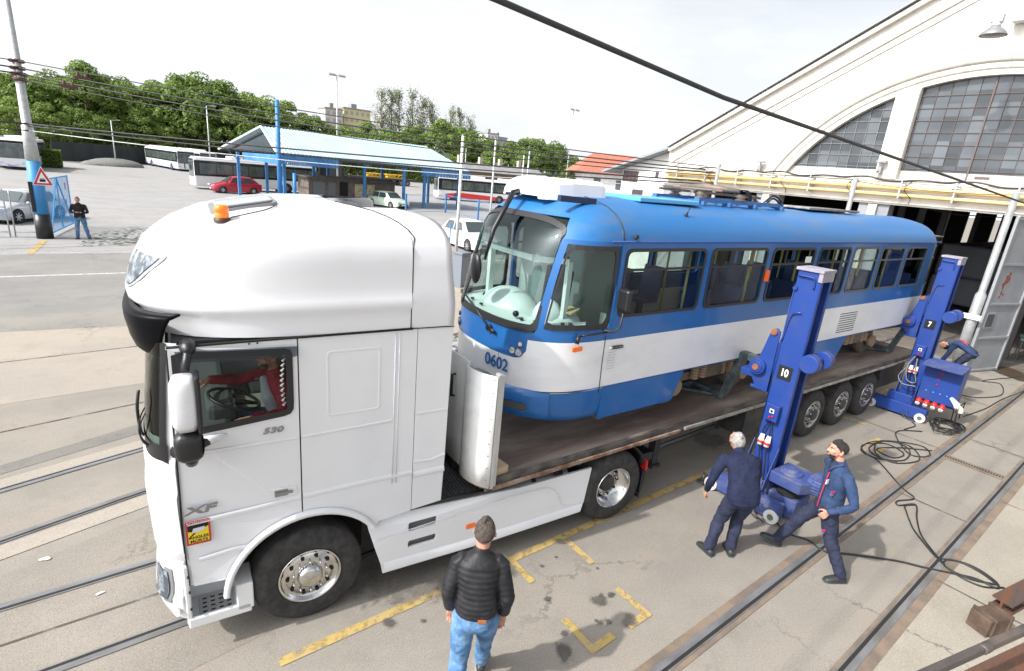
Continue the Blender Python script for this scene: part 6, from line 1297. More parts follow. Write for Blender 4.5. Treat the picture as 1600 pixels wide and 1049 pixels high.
m.tube([(.6, .9, 4.45), (3, .6, 4.35), (8, .2, 4.4)], .02, 5); m.build('roof_truss', dk, hall)
for y in (-4.6, 1.2):
    pt = root('parked_tram', (HX+9, YH+y, 0), 0, 'dark tram car standing inside the hall behind the %s door' % ('open grey' if y > 0 else 'right hand'), 'tram')
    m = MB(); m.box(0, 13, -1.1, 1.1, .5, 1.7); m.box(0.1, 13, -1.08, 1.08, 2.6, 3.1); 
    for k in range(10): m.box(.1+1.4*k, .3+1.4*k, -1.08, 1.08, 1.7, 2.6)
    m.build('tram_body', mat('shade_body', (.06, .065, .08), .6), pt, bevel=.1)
m = MB(); m.box(-.5, .5, -.35, .35, .72, .77); tb_ = root('workbench', (23.6, 2.7, 0), .2, 'small workbench with a green cloth inside the hall behind the grey door', 'bench'); m.build('bench_top', mat('cloth_green', (.12, .22, .19), .9), tb_)
for a in (-.45, .45):
    for b in (-.3, .3): m = MB(); m.box(a-.02, a+.02, b-.02, b+.02, 0, .72); m.build('leg', chassis, tb_)
# door leaf
dl = root('door_leaf', (19.55, 3.47, 0), RD(-16), 'tall grey steel door leaf standing open with rust marks', 'door')
m = MB(); m.box(0, 1.62, -.03, .0, .06, 4.42); m.build('door_panel', greyd, dl)
m = MB()
for x in (0, 1.56): m.box(x, x+.06, -.07, -.031, .03, 4.44)
for z in (.03, 1.02, 2.02, 3.15, 4.38): m.box(.061, 1.559, -.065, -.031, z, z+.06)
m.build('door_rail', mat('rail_lightgrey', (.27, .28, .29), .5), dl)
m = MB(); m.box(.18, .58, -.055, -.031, 1.35, 1.80); d_ = m.build('hatch_frame', mat('rail_lightgrey', (.27, .28, .29), .5), dl); m = MB(); m.box(.22, .54, -.058, -.0555, 1.39, 1.76); m.build('hatch_pane', mat('hatch_dark', (.09, .09, .10), .3), d_)
m = MB(); rnd2 = random.Random(8)
for (x, z, r_) in ((.55, 2.75, .17), (.48, 2.6, .12), (.6, 2.9, .08), (.5, 2.38, .07), (.6, 2.32, .05), (.45, 2.25, .06)):
    ph_ = rnd2.random()*6; m.poly([[(x+r_*(.6+.25*sin(3*a+ph_))*cos(a), z+r_*(1+.25*sin(2*a+ph_))*sin(a)) for a in [2*pi*k/16 for k in range(16)]]], lambda a, b, k=x: (a, -.0315-.0005*k, b))
m.build('rust_patch', mat('rust_red', (.20, .06, .04), .9), dl)
# support poles carrying wires in front of the doors
def pole(name, x, y, h, r0, r1, lab, mt, cat='pole', lean=0):
    r = root(name, (x, y, 0), 0, lab, cat); m = MB(); m.tube([(0, 0, 0), (0, 0, h*.45)], [r0, r0], 16); m.tube([(0, 0, h*.45), (0, 0, h*.47), (0, 0, h)], [r0, r1, r1], 16); m.build('shaft', mt, r); return r
pw_ = mat('pole_paint', (.30, .31, .32), .45, .2, col2=(.24, .24, .24), sc=4)
p1 = pole('wire_pole', 19.5, 3.62, 5.05, .13, .085, 'thick light grey pole with white sign in front of the grey door', pw_)
m = MB(); m.tube([(.22, -.17, 0), (.22, -.17, 4.5)], .05, 12); m.build('stay_tube', pw_, p1)
m = MB(); m.cbox((-.17, .0, 1.66), (.012, .42, .14), rz=-.1); sg = m.build('sign_plate', mat('sign_white', (.75, .76, .78), .5), p1); 
for y_, w_, h_ in ((.08, .06, .015), (.01, .05, .05), (-.06, .06, .02), (-.12, .04, .04)): m = MB(); m.cbox((-.179, y_, 1.66), (.003, w_, h_), rz=-.1); m.build('faded_mark', mat('sign_faint', (.45, .45, .47), .6), sg)
p2 = pole('wire_pole', 19.6, 7.62, 5.2, .10, .07, 'thin light grey pole rising behind the tram roof between the two depot doors', pw_)
p3 = pole('wire_pole', 19.6, 12.6, 5.4, .10, .07, 'short light grey pole above the tram roof equipment at the hall corner', pw_)
# white side building with lean-to roof
wb_ = root('side_building', (22, 16.2, 0), 0, 'white rendered building with sloping grey roof left of the depot hall', 'building')
wr = mat('white_render', (.72, .72, .70), .85, col2=(.62, .61, .59), sc=1.2)
m = MB(); m.poly([[(0, 0), (3.4, 0), (3.4, 5.05), (0, 6.15)]], lambda a, b: (0, a, b), dirv=(12, 0, 0)); m.build('wall', wr, wb_)
m = MB(); m.bar((-.5, -.1, 6.3), (-.5, 4.2, 4.95), .08, .10) if 0 else m.poly([[(-.15, 6.3), (4.3, 4.9), (4.3, 4.8), (-.15, 6.2)]], lambda a, b: (-.6, a, b), dirv=(13, 0, 0)); m.build('roof', mat('roof_grey', (.24, .26, .28), .6), wb_)
m = MB(); m.box(-.02, .02, 2.1, 2.3, 4.9, 5.1) if 0 else m.box(-.012, .03, 1.1, 1.3, 4.75, 5.0); m.box(-.012, .03, 1.9, 2.6, 3.6, 4.1); m.box(-.015, .03, 2.35, 3.35, 4.45, 4.98); m.build('window', mat('win_dark', (.06, .04, .045), .3), wb_)
m = MB()
for k in range(4): m.box(-.03, -.016, 2.4+.25*k, 2.43+.25*k, 4.45, 4.98)
m.box(-.03, -.017, 1.9, 2.6, 3.84, 3.87); m.build('window_bars', mat('brown_bar', (.2, .1, .09), .7), wb_)
# ================================================================ VEGETATION
def leafmat(name, c1, c2, c3):
    m = bpy.data.materials.new(name); m.use_nodes = True; t = m.node_tree; n = t.nodes; L = t.links; b = n['Principled BSDF']; b.inputs['Roughness'].default_value = .6; b.inputs['Specular IOR Level'].default_value = .25
    g = n.new('ShaderNodeNewGeometry'); oi = n.new('ShaderNodeObjectInfo'); r = n.new('ShaderNodeValToRGB'); r.color_ramp.elements[0].color = (*c1, 1); r.color_ramp.elements[1].color = (*c3, 1); e = r.color_ramp.elements.new(.5); e.color = (*c2, 1)
    a = n.new('ShaderNodeMath'); a.operation = 'MULTIPLY_ADD'; a.inputs[1].default_value = .45; L.new(oi.outputs['Random'], a.inputs[0]); s = n.new('ShaderNodeMath'); s.operation = 'MULTIPLY'; s.inputs[1].default_value = .55; L.new(g.outputs['Random Per Island'], s.inputs[0]); L.new(s.outputs[0], a.inputs[2]); L.new(a.outputs[0], r.inputs[0]); L.new(r.outputs[0], b.inputs['Base Color'])
    tr = n.new('ShaderNodeBsdfTranslucent'); L.new(r.outputs[0], tr.inputs[0]); x = n.new('ShaderNodeMixShader'); x.inputs[0].default_value = .35; o = n['Material Output']; L.new(b.outputs[0], x.inputs[1]); L.new(tr.outputs[0], x.inputs[2]); L.new(x.outputs[0], o.inputs[0]); _M[name] = m; return m
leafA = leafmat('leaf_green', (.10, .155, .035), (.17, .25, .06), (.26, .345, .09)); leafB = leafmat('leaf_pale', (.12, .15, .07), (.18, .21, .10), (.24, .26, .14)); bark = mat('bark', (.10, .08, .06), .9, col2=(.16, .13, .10), sc=4)
def crown(seed, rx_, rz_, nl, per, size, base):
    rr = random.Random(seed); m = MB(); v, fcs = [], []
    for i in range(nl):
        th_ = rr.random()*2*pi; u = rr.random(); ph = math.asin(-.55+1.55*u if -.55+1.55*u < 1 else 1); q = .55+.42*rr.random()**.6
        cx_, cy_, cz_ = rx_*q*cos(ph)*cos(th_), rx_*q*cos(ph)*sin(th_), base+rz_*(1+q*sin(ph)); lr = (.22+.13*rr.random())*rx_
        for k in range(per):
            a = rr.random()*2*pi; s_ = -.35+1.35*rr.random(); c_ = sqrt(max(1-s_*s_, 0)); rad = lr*(.78+.3*rr.random()); d = Vector((c_*cos(a), c_*sin(a), s_)); p = Vector((cx_, cy_, cz_))+Vector((d.x*rad, d.y*rad, d.z*rad*.85))
            nn_ = (d+Vector((rr.uniform(-.8, .8), rr.uniform(-.8, .8), rr.uniform(-.5, .9)))).normalized(); t1 = nn_.orthogonal().normalized(); t1 = (t1*cos(a*3)+nn_.cross(t1)*sin(a*3)); t2 = nn_.cross(t1); z = size*(.6+.8*rr.random()); o = len(v)
            v += [p-t1*z, p-t2*z*.6, p+t1*z, p+t2*z*.6]; fcs.append((o, o+1, o+2, o+3))
    me = bpy.data.meshes.new('crown'); me.from_pydata([tuple(q) for q in v], [], fcs); me.materials.append(leafA); return me
def trunk(seed, h, r, sp):
    rr = random.Random(seed); m = MB(); m.tube([(0, 0, 0), (.1, .05, h*.25), (.0, .1, h*.5), (.1, 0, h*.78)], [r, r*.8, r*.55, r*.2], 8)
    for k in range(9): a = k*2.4; z = h*(.25+.055*k); m.tube([(0, .05, z), (sp*.4*cos(a), sp*.4*sin(a), z+h*.10), (sp*.75*cos(a), sp*.75*sin(a), z+h*.22)], [r*.35, r*.22, r*.07], 5)
    o = m.build('trunk', bark, fixn=False); me = o.data; bpy.data.objects.remove(o); return me
PR = [(crown(1, 4.2, 5.2, 60, 150, .205, 3.0), trunk(1, 12, .3, 4)), (crown(2, 3.9, 5.8, 58, 150, .205, 2.6), trunk(2, 13, .3, 3.6)), (crown(3, 4.8, 4.8, 66, 145, .21, 2.8), trunk(3, 11, .32, 4.4)), (crown(4, 3.2, 4.6, 36, 150, .165, 1.6), trunk(4, 10, .2, 3))]
PH = [13.9, 14.9, 12.9, 11.0]
def tree(x, y, h, k, lab, grp='trees beyond the bus yard', sx=1.0):
    r = root('tree', (x, y, 0), random.random()*6, lab, 'tree', grp); s = h/PH[k]
    for me, nm in zip(PR[k], ('crown', 'trunk')): o = bpy.data.objects.new(nm, me); COL.objects.link(o); o.parent = r
    r.scale = (s*sx, s*sx, s); return r
TT = [(-13.4, 122.0, 10.9), (-11.3, 130.0, 11.1), (-6.8, 124.0, 12.7), (-2.4, 128.0, 13.7), (1.2, 120.0, 15.1), (4.7, 128.0, 14.9), (7.9, 122.0, 13.2), (11.8, 128.0, 14.4), (14.7, 122.0, 14.8), (18.4, 126.0, 16.7), (22.4, 124.0, 15.8), (27.5, 130.0, 15.4), (30.3, 124.0, 14.3), (36.9, 132.0, 14.5), (40.4, 128.0, 12.6), (48.3, 128.0, 11.1), (56.2, 134.0, 12.7), (58.4, 126.0, 11.7), (66.1, 128.0, 13.2), (68.6, 120.0, 14.6), (80.0, 128.0, 14.5), (84.6, 124.0, 12.4), (88.6, 118.0, 11.7), (92.6, 114.0, 13.5), (98.7, 112.0, 12.8), (101.2, 108.0, 9.5)]
T2 = [(-7.3, 112.0, 8.5), (-3.8, 112.0, 8.1), (-0.8, 116.0, 8.2), (2.3, 117.0, 7.6), (8.8, 119.0, 9.4), (12.2, 119.0, 8.5), (18.4, 120.0, 9.3), (22.3, 119.0, 11.4), (25.6, 119.0, 9.0), (30.8, 119.0, 8.7), (34.7, 119.0, 8.3), (38.9, 118.0, 8.2), (44.9, 120.0, 8.3), (48.7, 118.0, 7.8), (53, 120, 8), (60, 120, 8.2), (76.4, 110.0, 8.9), (84.5, 106.0, 9.8), (70, 116, 8)]
T3 = [(75.3, 74.0, 6.5), (77.3, 70.0, 5.9), (78.4, 66.0, 4.8), (76.9, 80.0, 6.8), (72.5, 78, 5.6)]
rt_ = random.Random(12)
ORD = 'first second third fourth fifth sixth seventh eighth ninth tenth eleventh twelfth thirteenth fourteenth fifteenth sixteenth seventeenth eighteenth nineteenth twentieth twenty-first twenty-second twenty-third twenty-fourth twenty-fifth twenty-sixth'.split()
for i, (x, y, h) in enumerate(TT): tree(x, y, h*1.03, (0, 1, 2)[i % 3], 'tall leafy tree, %s from the leaning pole end of the back row' % ORD[i], sx=1.0+.15*rt_.random())
for i, (x, y, h) in enumerate(T2): tree(x, y, h, (3, 1, 3, 2)[i % 4], 'low bushy tree, %s from the leaning pole end of the front row' % ORD[i], 'lower trees in front of the tree belt', sx=1.15)
for i, (x, y, h) in enumerate(T3): tree(x, y, h, 3, 'small tree by the red roofed building, %s counted from the nearer side' % ORD[(1, 2, 4, 0, 3)[i] if 0 else (3, 2, 1, 4, 0)[i]], 'trees by the red roofed building', sx=1.3)
# undergrowth filling the foot of the belt
def shrubs(name, pts, h, lab, n_):
    rr = random.Random(9); v, fcs = [], []
    for i in range(n_):
        k = rr.random()*(len(pts)-1); a, b = Vector(pts[int(k)]), Vector(pts[int(k)+1]); p = a.lerp(b, k-int(k)); q = Vector((p.x+rr.uniform(-1.6, 1.6), p.y+rr.uniform(-2, 2), .1+h*rr.random()**.8)); nn_ = Vector((rr.uniform(-1, 1), rr.uniform(-1.5, .3), rr.uniform(-.3, 1))).normalized(); t1 = nn_.orthogonal().normalized(); t2 = nn_.cross(t1); z = .3*(.6+.8*rr.random()); o = len(v)
        v += [q-t1*z, q-t2*z*.6, q+t1*z, q+t2*z*.6]; fcs.append((o, o+1, o+2, o+3))
    me = bpy.data.meshes.new(name); me.from_pydata([tuple(q) for q in v], [], fcs); me.materials.append(leafA); o = bpy.data.objects.new(name, me); COL.objects.link(o); return tag(o, lab, None, None, 'stuff')
shrubs('undergrowth', [(-16, 113), (12, 121), (40, 122), (75, 118), (110, 104)], 4.5, 'dense undergrowth below the tree belt', 30000); shrubs('undergrowth', [(-18, 124), (12, 131), (40, 136), (75, 132), (112, 118)], 9.5, 'tall thicket standing behind the tree belt', 46000)
def poplar(x, y, h, seed):
    lab_ = 'tall thin sparse tree on the skyline, %s from the yellow apartment block' % ORD[seed]
    rr = random.Random(seed); r = root('poplar', (x, y, 0), 0, lab_, 'tree', 'tall sparse trees on the skyline'); m = MB(); v, fcs = [], []
    m.tube([(0, 0, 0), (.3, 0, h*.5), (0, .2, h*.97)], [.35, .22, .05], 6)
    for k in range(46):
        a = rr.random()*6.28; z = h*(.38+.55*rr.random()); l = (2.2+2.6*rr.random())*(1.25-z/h); e = Vector((l*cos(a), l*sin(a), z+l*1.5)); st_0 = Vector((.1, .1, z)); md = st_0.lerp(e, .5)+Vector((l*.18*cos(a), l*.18*sin(a), -.2)); m.tube([st_0, md, e], [.08, .05, .02], 4, False)
        for j in range(34):
            p = st_0.lerp(e, .25+.85*rr.random())+Vector((rr.gauss(0, .5), rr.gauss(0, .5), rr.gauss(0, .6))); nn_ = Vector((rr.uniform(-1, 1), rr.uniform(-1, 1), rr.uniform(-1, 1))).normalized(); t1 = nn_.orthogonal().normalized(); t2 = nn_.cross(t1); z_ = .13+.10*rr.random(); o = len(v); v += [p-t1*z_, p-t2*z_, p+t1*z_, p+t2*z_]; fcs.append((o, o+1, o+2, o+3))
    m.build('trunk', bark, r, fixn=False); me = bpy.data.meshes.new('crown'); me.from_pydata([tuple(q) for q in v], [], fcs); me.materials.append(leafB); o = bpy.data.objects.new('crown', me); COL.objects.link(o); o.parent = r
for i, (x, y, h) in enumerate([(82.2, 185, 26.9), (85.8, 185, 28.1), (89.7, 187, 28.0), (93.8, 185, 29.1), (97.5, 184, 28.2), (101.8, 185, 26.1), (109.6, 185, 25.0), (114.3, 186, 24.8), (118.5, 185, 23.0)]): poplar(x, y, h, i)
# screen fence, hedge, gravel heap
scr = mat('screen_dark', (.022, .028, .03), .8, col2=(.035, .04, .042), sc=.6)
def screen(P, h, lab):
    r = root('screen_fence', (0, 0, 0), 0, lab, 'fence')
    for i in range(len(P)-1):
        a, b = Vector((*P[i], 0)), Vector((*P[i+1], 0)); m = MB(); m.bar(a+Vector((0, 0, h/2+.05)), b+Vector((0, 0, h/2+.05)), .03, h); m.build('screen', scr, r)
        n_ = int((b-a).length/3); m = MB()
        for k in range(n_+1): p = a.lerp(b, k/n_); m.box(p.x-.04, p.x+.04, p.y-.10, p.y-.03, 0, h+.15)
        m.build('post', chassis, r)
screen([(-3.5, 104), (10.5, 116.5), (42, 118.5)], 2.7, 'dark green screened fence along the back of the bus yard')
m = MB(); v, fcs = [], []; rr = random.Random(4)
for i in range(2600):
    p = Vector((rr.uniform(-5.0, -2.2), rr.uniform(85.2, 88.5), rr.uniform(.1, 2.0))); fc = rr.choice((0, 1, 2)); 
    if fc == 0: p.y = 85.2+rr.random()*.1
    elif fc == 1: p.z = 2.0
    else: p.x = -2.2
    nn_ = Vector((rr.uniform(-1, 1), rr.uniform(-1, .5), rr.uniform(-.3, 1))).normalized(); t1 = nn_.orthogonal().normalized(); t2 = nn_.cross(t1); o = len(v); v += [p-t1*.12, p-t2*.08, p+t1*.12, p+t2*.08]; fcs.append((o, o+1, o+2, o+3))
me = bpy.data.meshes.new('leaves'); me.from_pydata([tuple(q) for q in v], [], fcs); me.materials.append(leafA); hd_ = root('hedge', (0, 0, 0), 0, 'clipped box shaped green hedge beside the far left bus', 'hedge'); o = bpy.data.objects.new('leaves', me); COL.objects.link(o); o.parent = hd_
m = MB(); m.box(-4.95, -2.25, 85.3, 88.4, 0, 1.92); m.build('hedge_body', mat('hedge_dark', (.03, .05, .015), .9), hd_)
m = MB(); m.sphere((3.5, 101, 0), (3.6, 2.5, 1.1), 24, 10); m.sphere((1.6, 100.5, 0), (2.2, 1.8, .7), 18, 8); o = m.build('gravel_heap', mat('gravel', (.12, .12, .115), .95, col2=(.2, .2, .19), sc=6, bump=.6, bsc=8)); tag(o, 'grey gravel heap in front of the dark screen fence', 'gravel heap')
# ================================================================ FAR BUILDINGS
def block(x, y, w, d, z1, lab, c, rows_, cols_, rz=0, wc=(.12, .13, .14)):
    r = root('apartment_block', (x, y, 0), rz, lab, 'building'); m = MB(); m.box(0, w, 0, d, 0, z1); m.build('wall', mat('wall_%d' % int(x), c, .9), r); m = MB(); m.box(-.3, w+.3, -.3, d+.3, z1, z1+.6); m.box(w*.4, w*.6, d*.3, d*.6, z1+.6, z1+2.8); m.build('roof', mat('roof_flat', (.25, .25, .25), .8), r)
    m = MB()
    for i in range(rows_):
        for j in range(cols_): m.box(w*(j+.25)/cols_, w*(j+.75)/cols_, -.06, -.02, z1-3*(i+1)+.6, z1-3*(i+1)+2.1)
    for i in range(rows_): 
        for j in range(max(cols_//2, 2)): cc = max(cols_//2, 2); m.box(-.06, -.02, d*(j+.25)/cc, d*(j+.75)/cc, z1-3*(i+1)+.6, z1-3*(i+1)+2.1)
    m.build('window', mat('haze_window', (.30, .31, .32), .5), r)  # window tone lightened, distance haze put into the colour
block(98, 262, 13, 14, 25.5, 'yellow apartment block behind the trees left of the sparse trees', (.55, .50, .30), 5, 5)
block(88, 258, 8, 10, 24.0, 'pale apartment block just left of the yellow block', (.50, .47, .44), 4, 3)
block(178, 260, 7, 12, 23.2, 'white tower block right of the sparse trees', (.6, .6, .6), 5, 3); block(185, 262, 8, 12, 22, 'grey tower block beside the white tower block', (.36, .37, .40), 5, 3)  # white wall colour lightened too, standing in for haze
rb = root('red_roof_house', (67.2, 71.5, 0), RD(-34), 'long building with a red tiled hipped roof left of the depot hall', 'building')
m = MB(); m.box(2, 24, 0, 12, 0, 5.9); m.build('wall', wr, rb); redt = mat('red_tiles', (.42, .14, .09), .85, col2=(.34, .11, .075), sc=2)
m = MB(); m.add([(0.6, -1, 5.6), (26, -1, 5.6), (26, 13, 5.6), (.6, 13, 5.6), (4.6, 6, 9.1), (26, 6, 9.1)], [(0, 1, 5, 4), (1, 2, 5), (2, 3, 4, 5), (3, 0, 4), (0, 3, 2, 1)], False); m.build('roof', redt, rb)
m = MB(); 
for k in range(5): m.box(4+4*k, 5.2+4*k, -.05, -.02, 3, 4.6)
m.build('window', mat('far_window', (.12, .13, .14), .3), rb)
lb = root('low_shed', (48.5, 76, 0), 0, 'long low brown walled shed with grey curved roof behind the red and white bus', 'building')
m = MB(); m.box(0, 17, 0, 9, 0, 4.0); m.build('wall', mat('shed_wall', (.24, .17, .11), .9, col2=(.16, .12, .09), sc=.6), lb); m = MB(); m.add([(-.5, -.5, 3.9), (17.5, -.5, 3.9), (17.5, 9.5, 3.9), (-.5, 9.5, 3.9), (1.5, 4.5, 5.2), (17.5, 4.5, 5.2)], [(0, 1, 5, 4), (1, 2, 5), (2, 3, 4, 5), (3, 0, 4), (0, 3, 2, 1)], False); m.build('roof', mat('shed_roof', (.25, .25, .25), .8, col2=(.18, .18, .18), sc=1), lb)
for k in range(4):
    m = MB(); m.box(2+4*k, 4.2+4*k, -.06, -.01, .1, 3.0); m.build('shed_door', mat('shed_door', (.06, .05, .04), .8), lb)
    m = MB(); m.box(1+4.2*k, 1.6+4.2*k, 4.2, 4.8, 4.6, 6.3); m.build('chimney', mat('shed_chimney', (.4, .36, .32), .9), lb)
# ================================================================ BLUE CANOPY
cn = root('bus_canopy', (0, 0, 0), 0, 'open canopy with pale blue corrugated roof and blue posts in the bus yard', 'canopy')
crf = mat('canopy_roof', (.36, .50, .56), .5, .1, col2=(.44, .54, .58), sc=.5); cbl = mat('canopy_blue', (.03, .16, .40), .5, col2=(.06, .22, .46), sc=1); cun = mat('canopy_under', (.06, .06, .065), .8)
RDG = [(12.7, 54, 6.25), (29.2, 54, 6.15)]; EF = [(13.0, 50, 4.12), (32.3, 50, 4.02)]; EB = [(10.0, 58.5, 4.05), (32.3, 58.5, 4.0)]
def corr(m, A0, A1, B0, B1, n_):
    A0, A1, B0, B1 = map(Vector, (A0, A1, B0, B1)); rows = [[], []]
    for k in range(2*n_+1):
        t = k/(2*n_); dz = Vector((0, 0, .05 if k % 2 else 0)); rows[0].append(A0.lerp(A1, t)+dz); rows[1].append(B0.lerp(B1, t)+dz)
    m.grid(rows, sm=False)
m = MB(); corr(m, RDG[0], RDG[1], EF[0], EF[1], 60); corr(m, RDG[0], RDG[1], EB[0], EB[1], 60); m.add([RDG[1], EF[1], EB[1]], [(0, 1, 2)], False); o = m.build('roof', crf, cn); q = o.modifiers.new('t', 'SOLIDIFY'); q.thickness = .06
m = MB(); m.bar((10.0, 58.5, 3.98), RDG[0], .12, .16); m.bar(RDG[0], (13.0, 50, 4.05), .12, .16); m.build('verge', mat('verge_pale', (.5, .55, .58), .5), cn)
m = MB(); m.bar((12.9, 49.96, 4.0), (32.3, 49.96, 3.9), .08, .14); m.bar((10, 58.5, 3.9), (32.3, 58.5, 3.9), .08, .14)
for k in range(9): x = 13.4+2.2*k; m.bar((x-2.6*(1 if k == 0 else .3), 58.3, 3.92), (x, 54, 6.0), .10, .14); m.bar((x, 54, 6.0), (x+.2, 50.2, 3.95), .10, .14); m.bar((x, 50.2, 3.85), (x, 58.3, 3.85), .08, .10)
m.build('roof_frame', cun, cn)
m = MB()
for k in range(30): x = 13.1+.17*k; m.box(x, x+.14, 49.88, 49.90+.03*(k % 2), 3.25, 4.0)
for k in range(34): x = 26.6+.17*k; m.box(x, x+.14, 49.88, 49.90+.03*(k % 2), 3.2, 3.88)
m.add([(11.4, 55.5, 3.9), (13.05, 49.9, 4.0), (13.05, 49.9, 3.25), (11.4, 55.5, 3.3)], [(0, 1, 2, 3)], False); m.build('fascia', cbl, cn)
for x, y in ((11.0, 55.4), (13.8, 51.2), (17.0, 53.2), (21.2, 51.3), (24.9, 50.4), (27.4, 50.8), (31.6, 51), (14, 58), (20, 58), (26, 58), (31.8, 58)):
    m = MB(); m.box(x-.12, x+.12, y-.12, y+.12, 0, 3.9); m.bar((x, y, 3.2), (x+.7, y, 3.85), .06, .06); m.bar((x, y, 3.2), (x-.7, y, 3.85), .06, .06); m.build('post', cbl, cn)
kb = root('kiosk', (16.2, 52.2, 0), 0, 'low brown kiosk with corrugated roof under the blue canopy', 'kiosk')
m = MB(); m.box(0, 8.6, 0, 3.2, 0, 2.2); m.build('wall', mat('kiosk_wall', (.16, .13, .105), .8, col2=(.1, .085, .07), sc=1.5), kb); m = MB(); corr(m, (-.4, 3.5, 2.35), (9, 3.5, 2.35), (-.4, -.6, 2.25), (9, -.6, 2.25), 30); o = m.build('roof', mat('kiosk_roof', (.10, .09, .085), .8), kb); q = o.modifiers.new('t', 'SOLIDIFY'); q.thickness = .05
for k, (a, b) in enumerate(((.4, 1.5), (1.8, 2.5), (4.4, 5.2), (5.6, 6.4))): m = MB(); m.box(a, b, -.05, -.01, .7, 1.9); m.build('window', mat('far_window', (.12, .13, .14), .3) if k < 2 else mat('poster', (.35, .30, .12), .6, col2=(.5, .45, .35), sc=4, lo=.48, hi=.52), kb)
m = MB(); m.box(2.9, 3.7, -.06, -.01, 0, 2.0); m.build('door', dark, kb)
# ================================================================ POLES
def mast(x, y, h, r0, r1, lab, mt, cat='pole', name='pole'):
    r = root(name, (x, y, 0), 0, lab, cat); m = MB(); m.tube([(0, 0, 0), (0, 0, h*.5), (0, 0, h)], [r0, (r0+r1)/2, r1], 12); m.build('shaft', mt, r); return r
bm_ = mat('mast_blue', (.025, .16, .42), .5, col2=(.04, .2, .5), sc=1)
mast(12.7, 48.5, 8.2, .2, .16, 'tall thick blue mast rising in front of the canopy gable', bm_)
for x, y, h, l in ((13.6, 47.5, 2.7, 'short thick blue post beside the tall blue mast'), (14.9, 24.6, 1.5, 'thin short blue post beside the white hatchback')): mast(x, y, h, .14 if h > 2 else .04, .14 if h > 2 else .04, l, bm_)
def flood(x, y, h, lab, sc=1):
    r = mast(x, y, h, .14*sc, .07*sc, lab, galv, 'light mast', 'light_mast'); m = MB(); m.box(-1.0*sc, 1.0*sc, -.05, .05, h, h+.08)
    m.build('cross_arm', galv, r)
    for k in (-.95, -.45, .45, .95): m = MB(); m.cbox((k*sc, -.15, h+.05), (.5*sc, .35, .22*sc), rx_=.5); m.build('floodlight', mat('flood_grey', (.35, .36, .37), .4, .4), r)
flood(30.4, 84, 15.4, 'tall floodlight mast behind the blue canopy'); flood(55.4, 60, 13.4, 'tall floodlight mast right of the tree belt', .7)
def slamp(x, y, h, lab):
    r = mast(x, y, h, .09, .06, lab, galv, 'street lamp', 'street_lamp'); m = MB(); m.bar((0, 0, h), (.8, 0, h+.1), .06, .06); m.cbox((.85, 0, h+.1), (.5, .2, .1)); m.build('lamp_head', galv, r)
slamp(13.3, 84, 9.0, 'slim street lamp above the white bus'); slamp(3.6, 100, 6.3, 'slim street lamp at the dark screen fence'); slamp(57, 90, 8, 'slim street lamp right of the canopy roof')
pwh = mat('pole_white', (.66, .66, .65), .5, col2=(.5, .5, .48), sc=4)
mast(14.16, 22.7, 5.85, .09, .06, 'slim white pole standing between truck cab and tram front', pwh); mast(17.6, 24.9, 6.0, .06, .05, 'thin grey pole behind the slim white pole', galv); mast(30.5, 38, 6.2, .08, .06, 'grey pole behind the tram roof left of the distant trees', galv); mast(52, 66, 7, .12, .1, 'grey pole beside the low brown shed', galv)
mast(-4.3, 78, 10.2, .2, .15, 'pale wooden pole behind the leaning pole at the left', mat('wood_pole', (.45, .38, .3), .8))
# leaning pole at left
lp_ = root('leaning_pole', (-1.65, 29.7, 0), 0, 'thick grey and blue pole with tram warning sign at the far left', 'pole')
m = MB(); m.tube([(0, 0, 1.0), (0, 0, 3.1)], [.26, .235], 18); m.build('blue_section', mat('mast_blue_light', (.035, .22, .52), .5, col2=(.06, .27, .58), sc=1), lp_); m = MB(); m.tube([(0, 0, 0), (0, 0, 1.0)], [.29, .27], 18); m.build('black_base', blackp, lp_)
m = MB(); m.tube([(0, 0, 3.1), (0, 0, 4.4), (0, 0, 4.45), (0, 0, 9.5)], [.235, .19, .16, .10], 16); m.build('upper_shaft', galv, lp_)
m = MB()
for z in (6.1, 6.3, 6.5, 6.75): m.tube([(0, 0, z-.06), (0, 0, z+.06)], [.22, .22], 12); m.cbox((0, 0, z), (.5, .2, .06))
m.build('clamp', mat('clamp_rust', (.10, .05, .04), .8), lp_)
m = MB(); m.cbox((-.2, -.2, 1.7), (.12, .1, 1.2)); m.build('cable_duct', blackp, lp_, bevel=.02)
sg = root('warning_sign', (-1.42, 29.1, 2.2), 0, 'red and white triangular warning sign with a tram symbol on the leaning pole', 'sign')
m = MB(); m.poly([[(-.33, 0), (.33, 0), (0, .74)]], lambda a, b: (a, 0, b), dirv=(0, .02, 0)); m.build('sign_white_edge', mat('sign_white', (.75, .76, .78), .5), sg); m = MB(); m.poly([[(-.30, .02), (.30, .02), (0, .69)]], lambda a, b: (a, -.004, b)); m.build('sign_red', mat('sign_red', (.5, .02, .03), .5), sg); m = MB(); m.poly([[(-.19, .09), (.19, .09), (0, .52)]], lambda a, b: (a, -.008, b)); m.build('sign_face', mat('sign_white', (.75, .76, .78), .5), sg); m = MB(); m.box(-.09, .09, -.012, -.010, .14, .24); m.box(-.07, .07, -.012, -.010, .26, .275); m.build('tram_symbol', dark, sg)
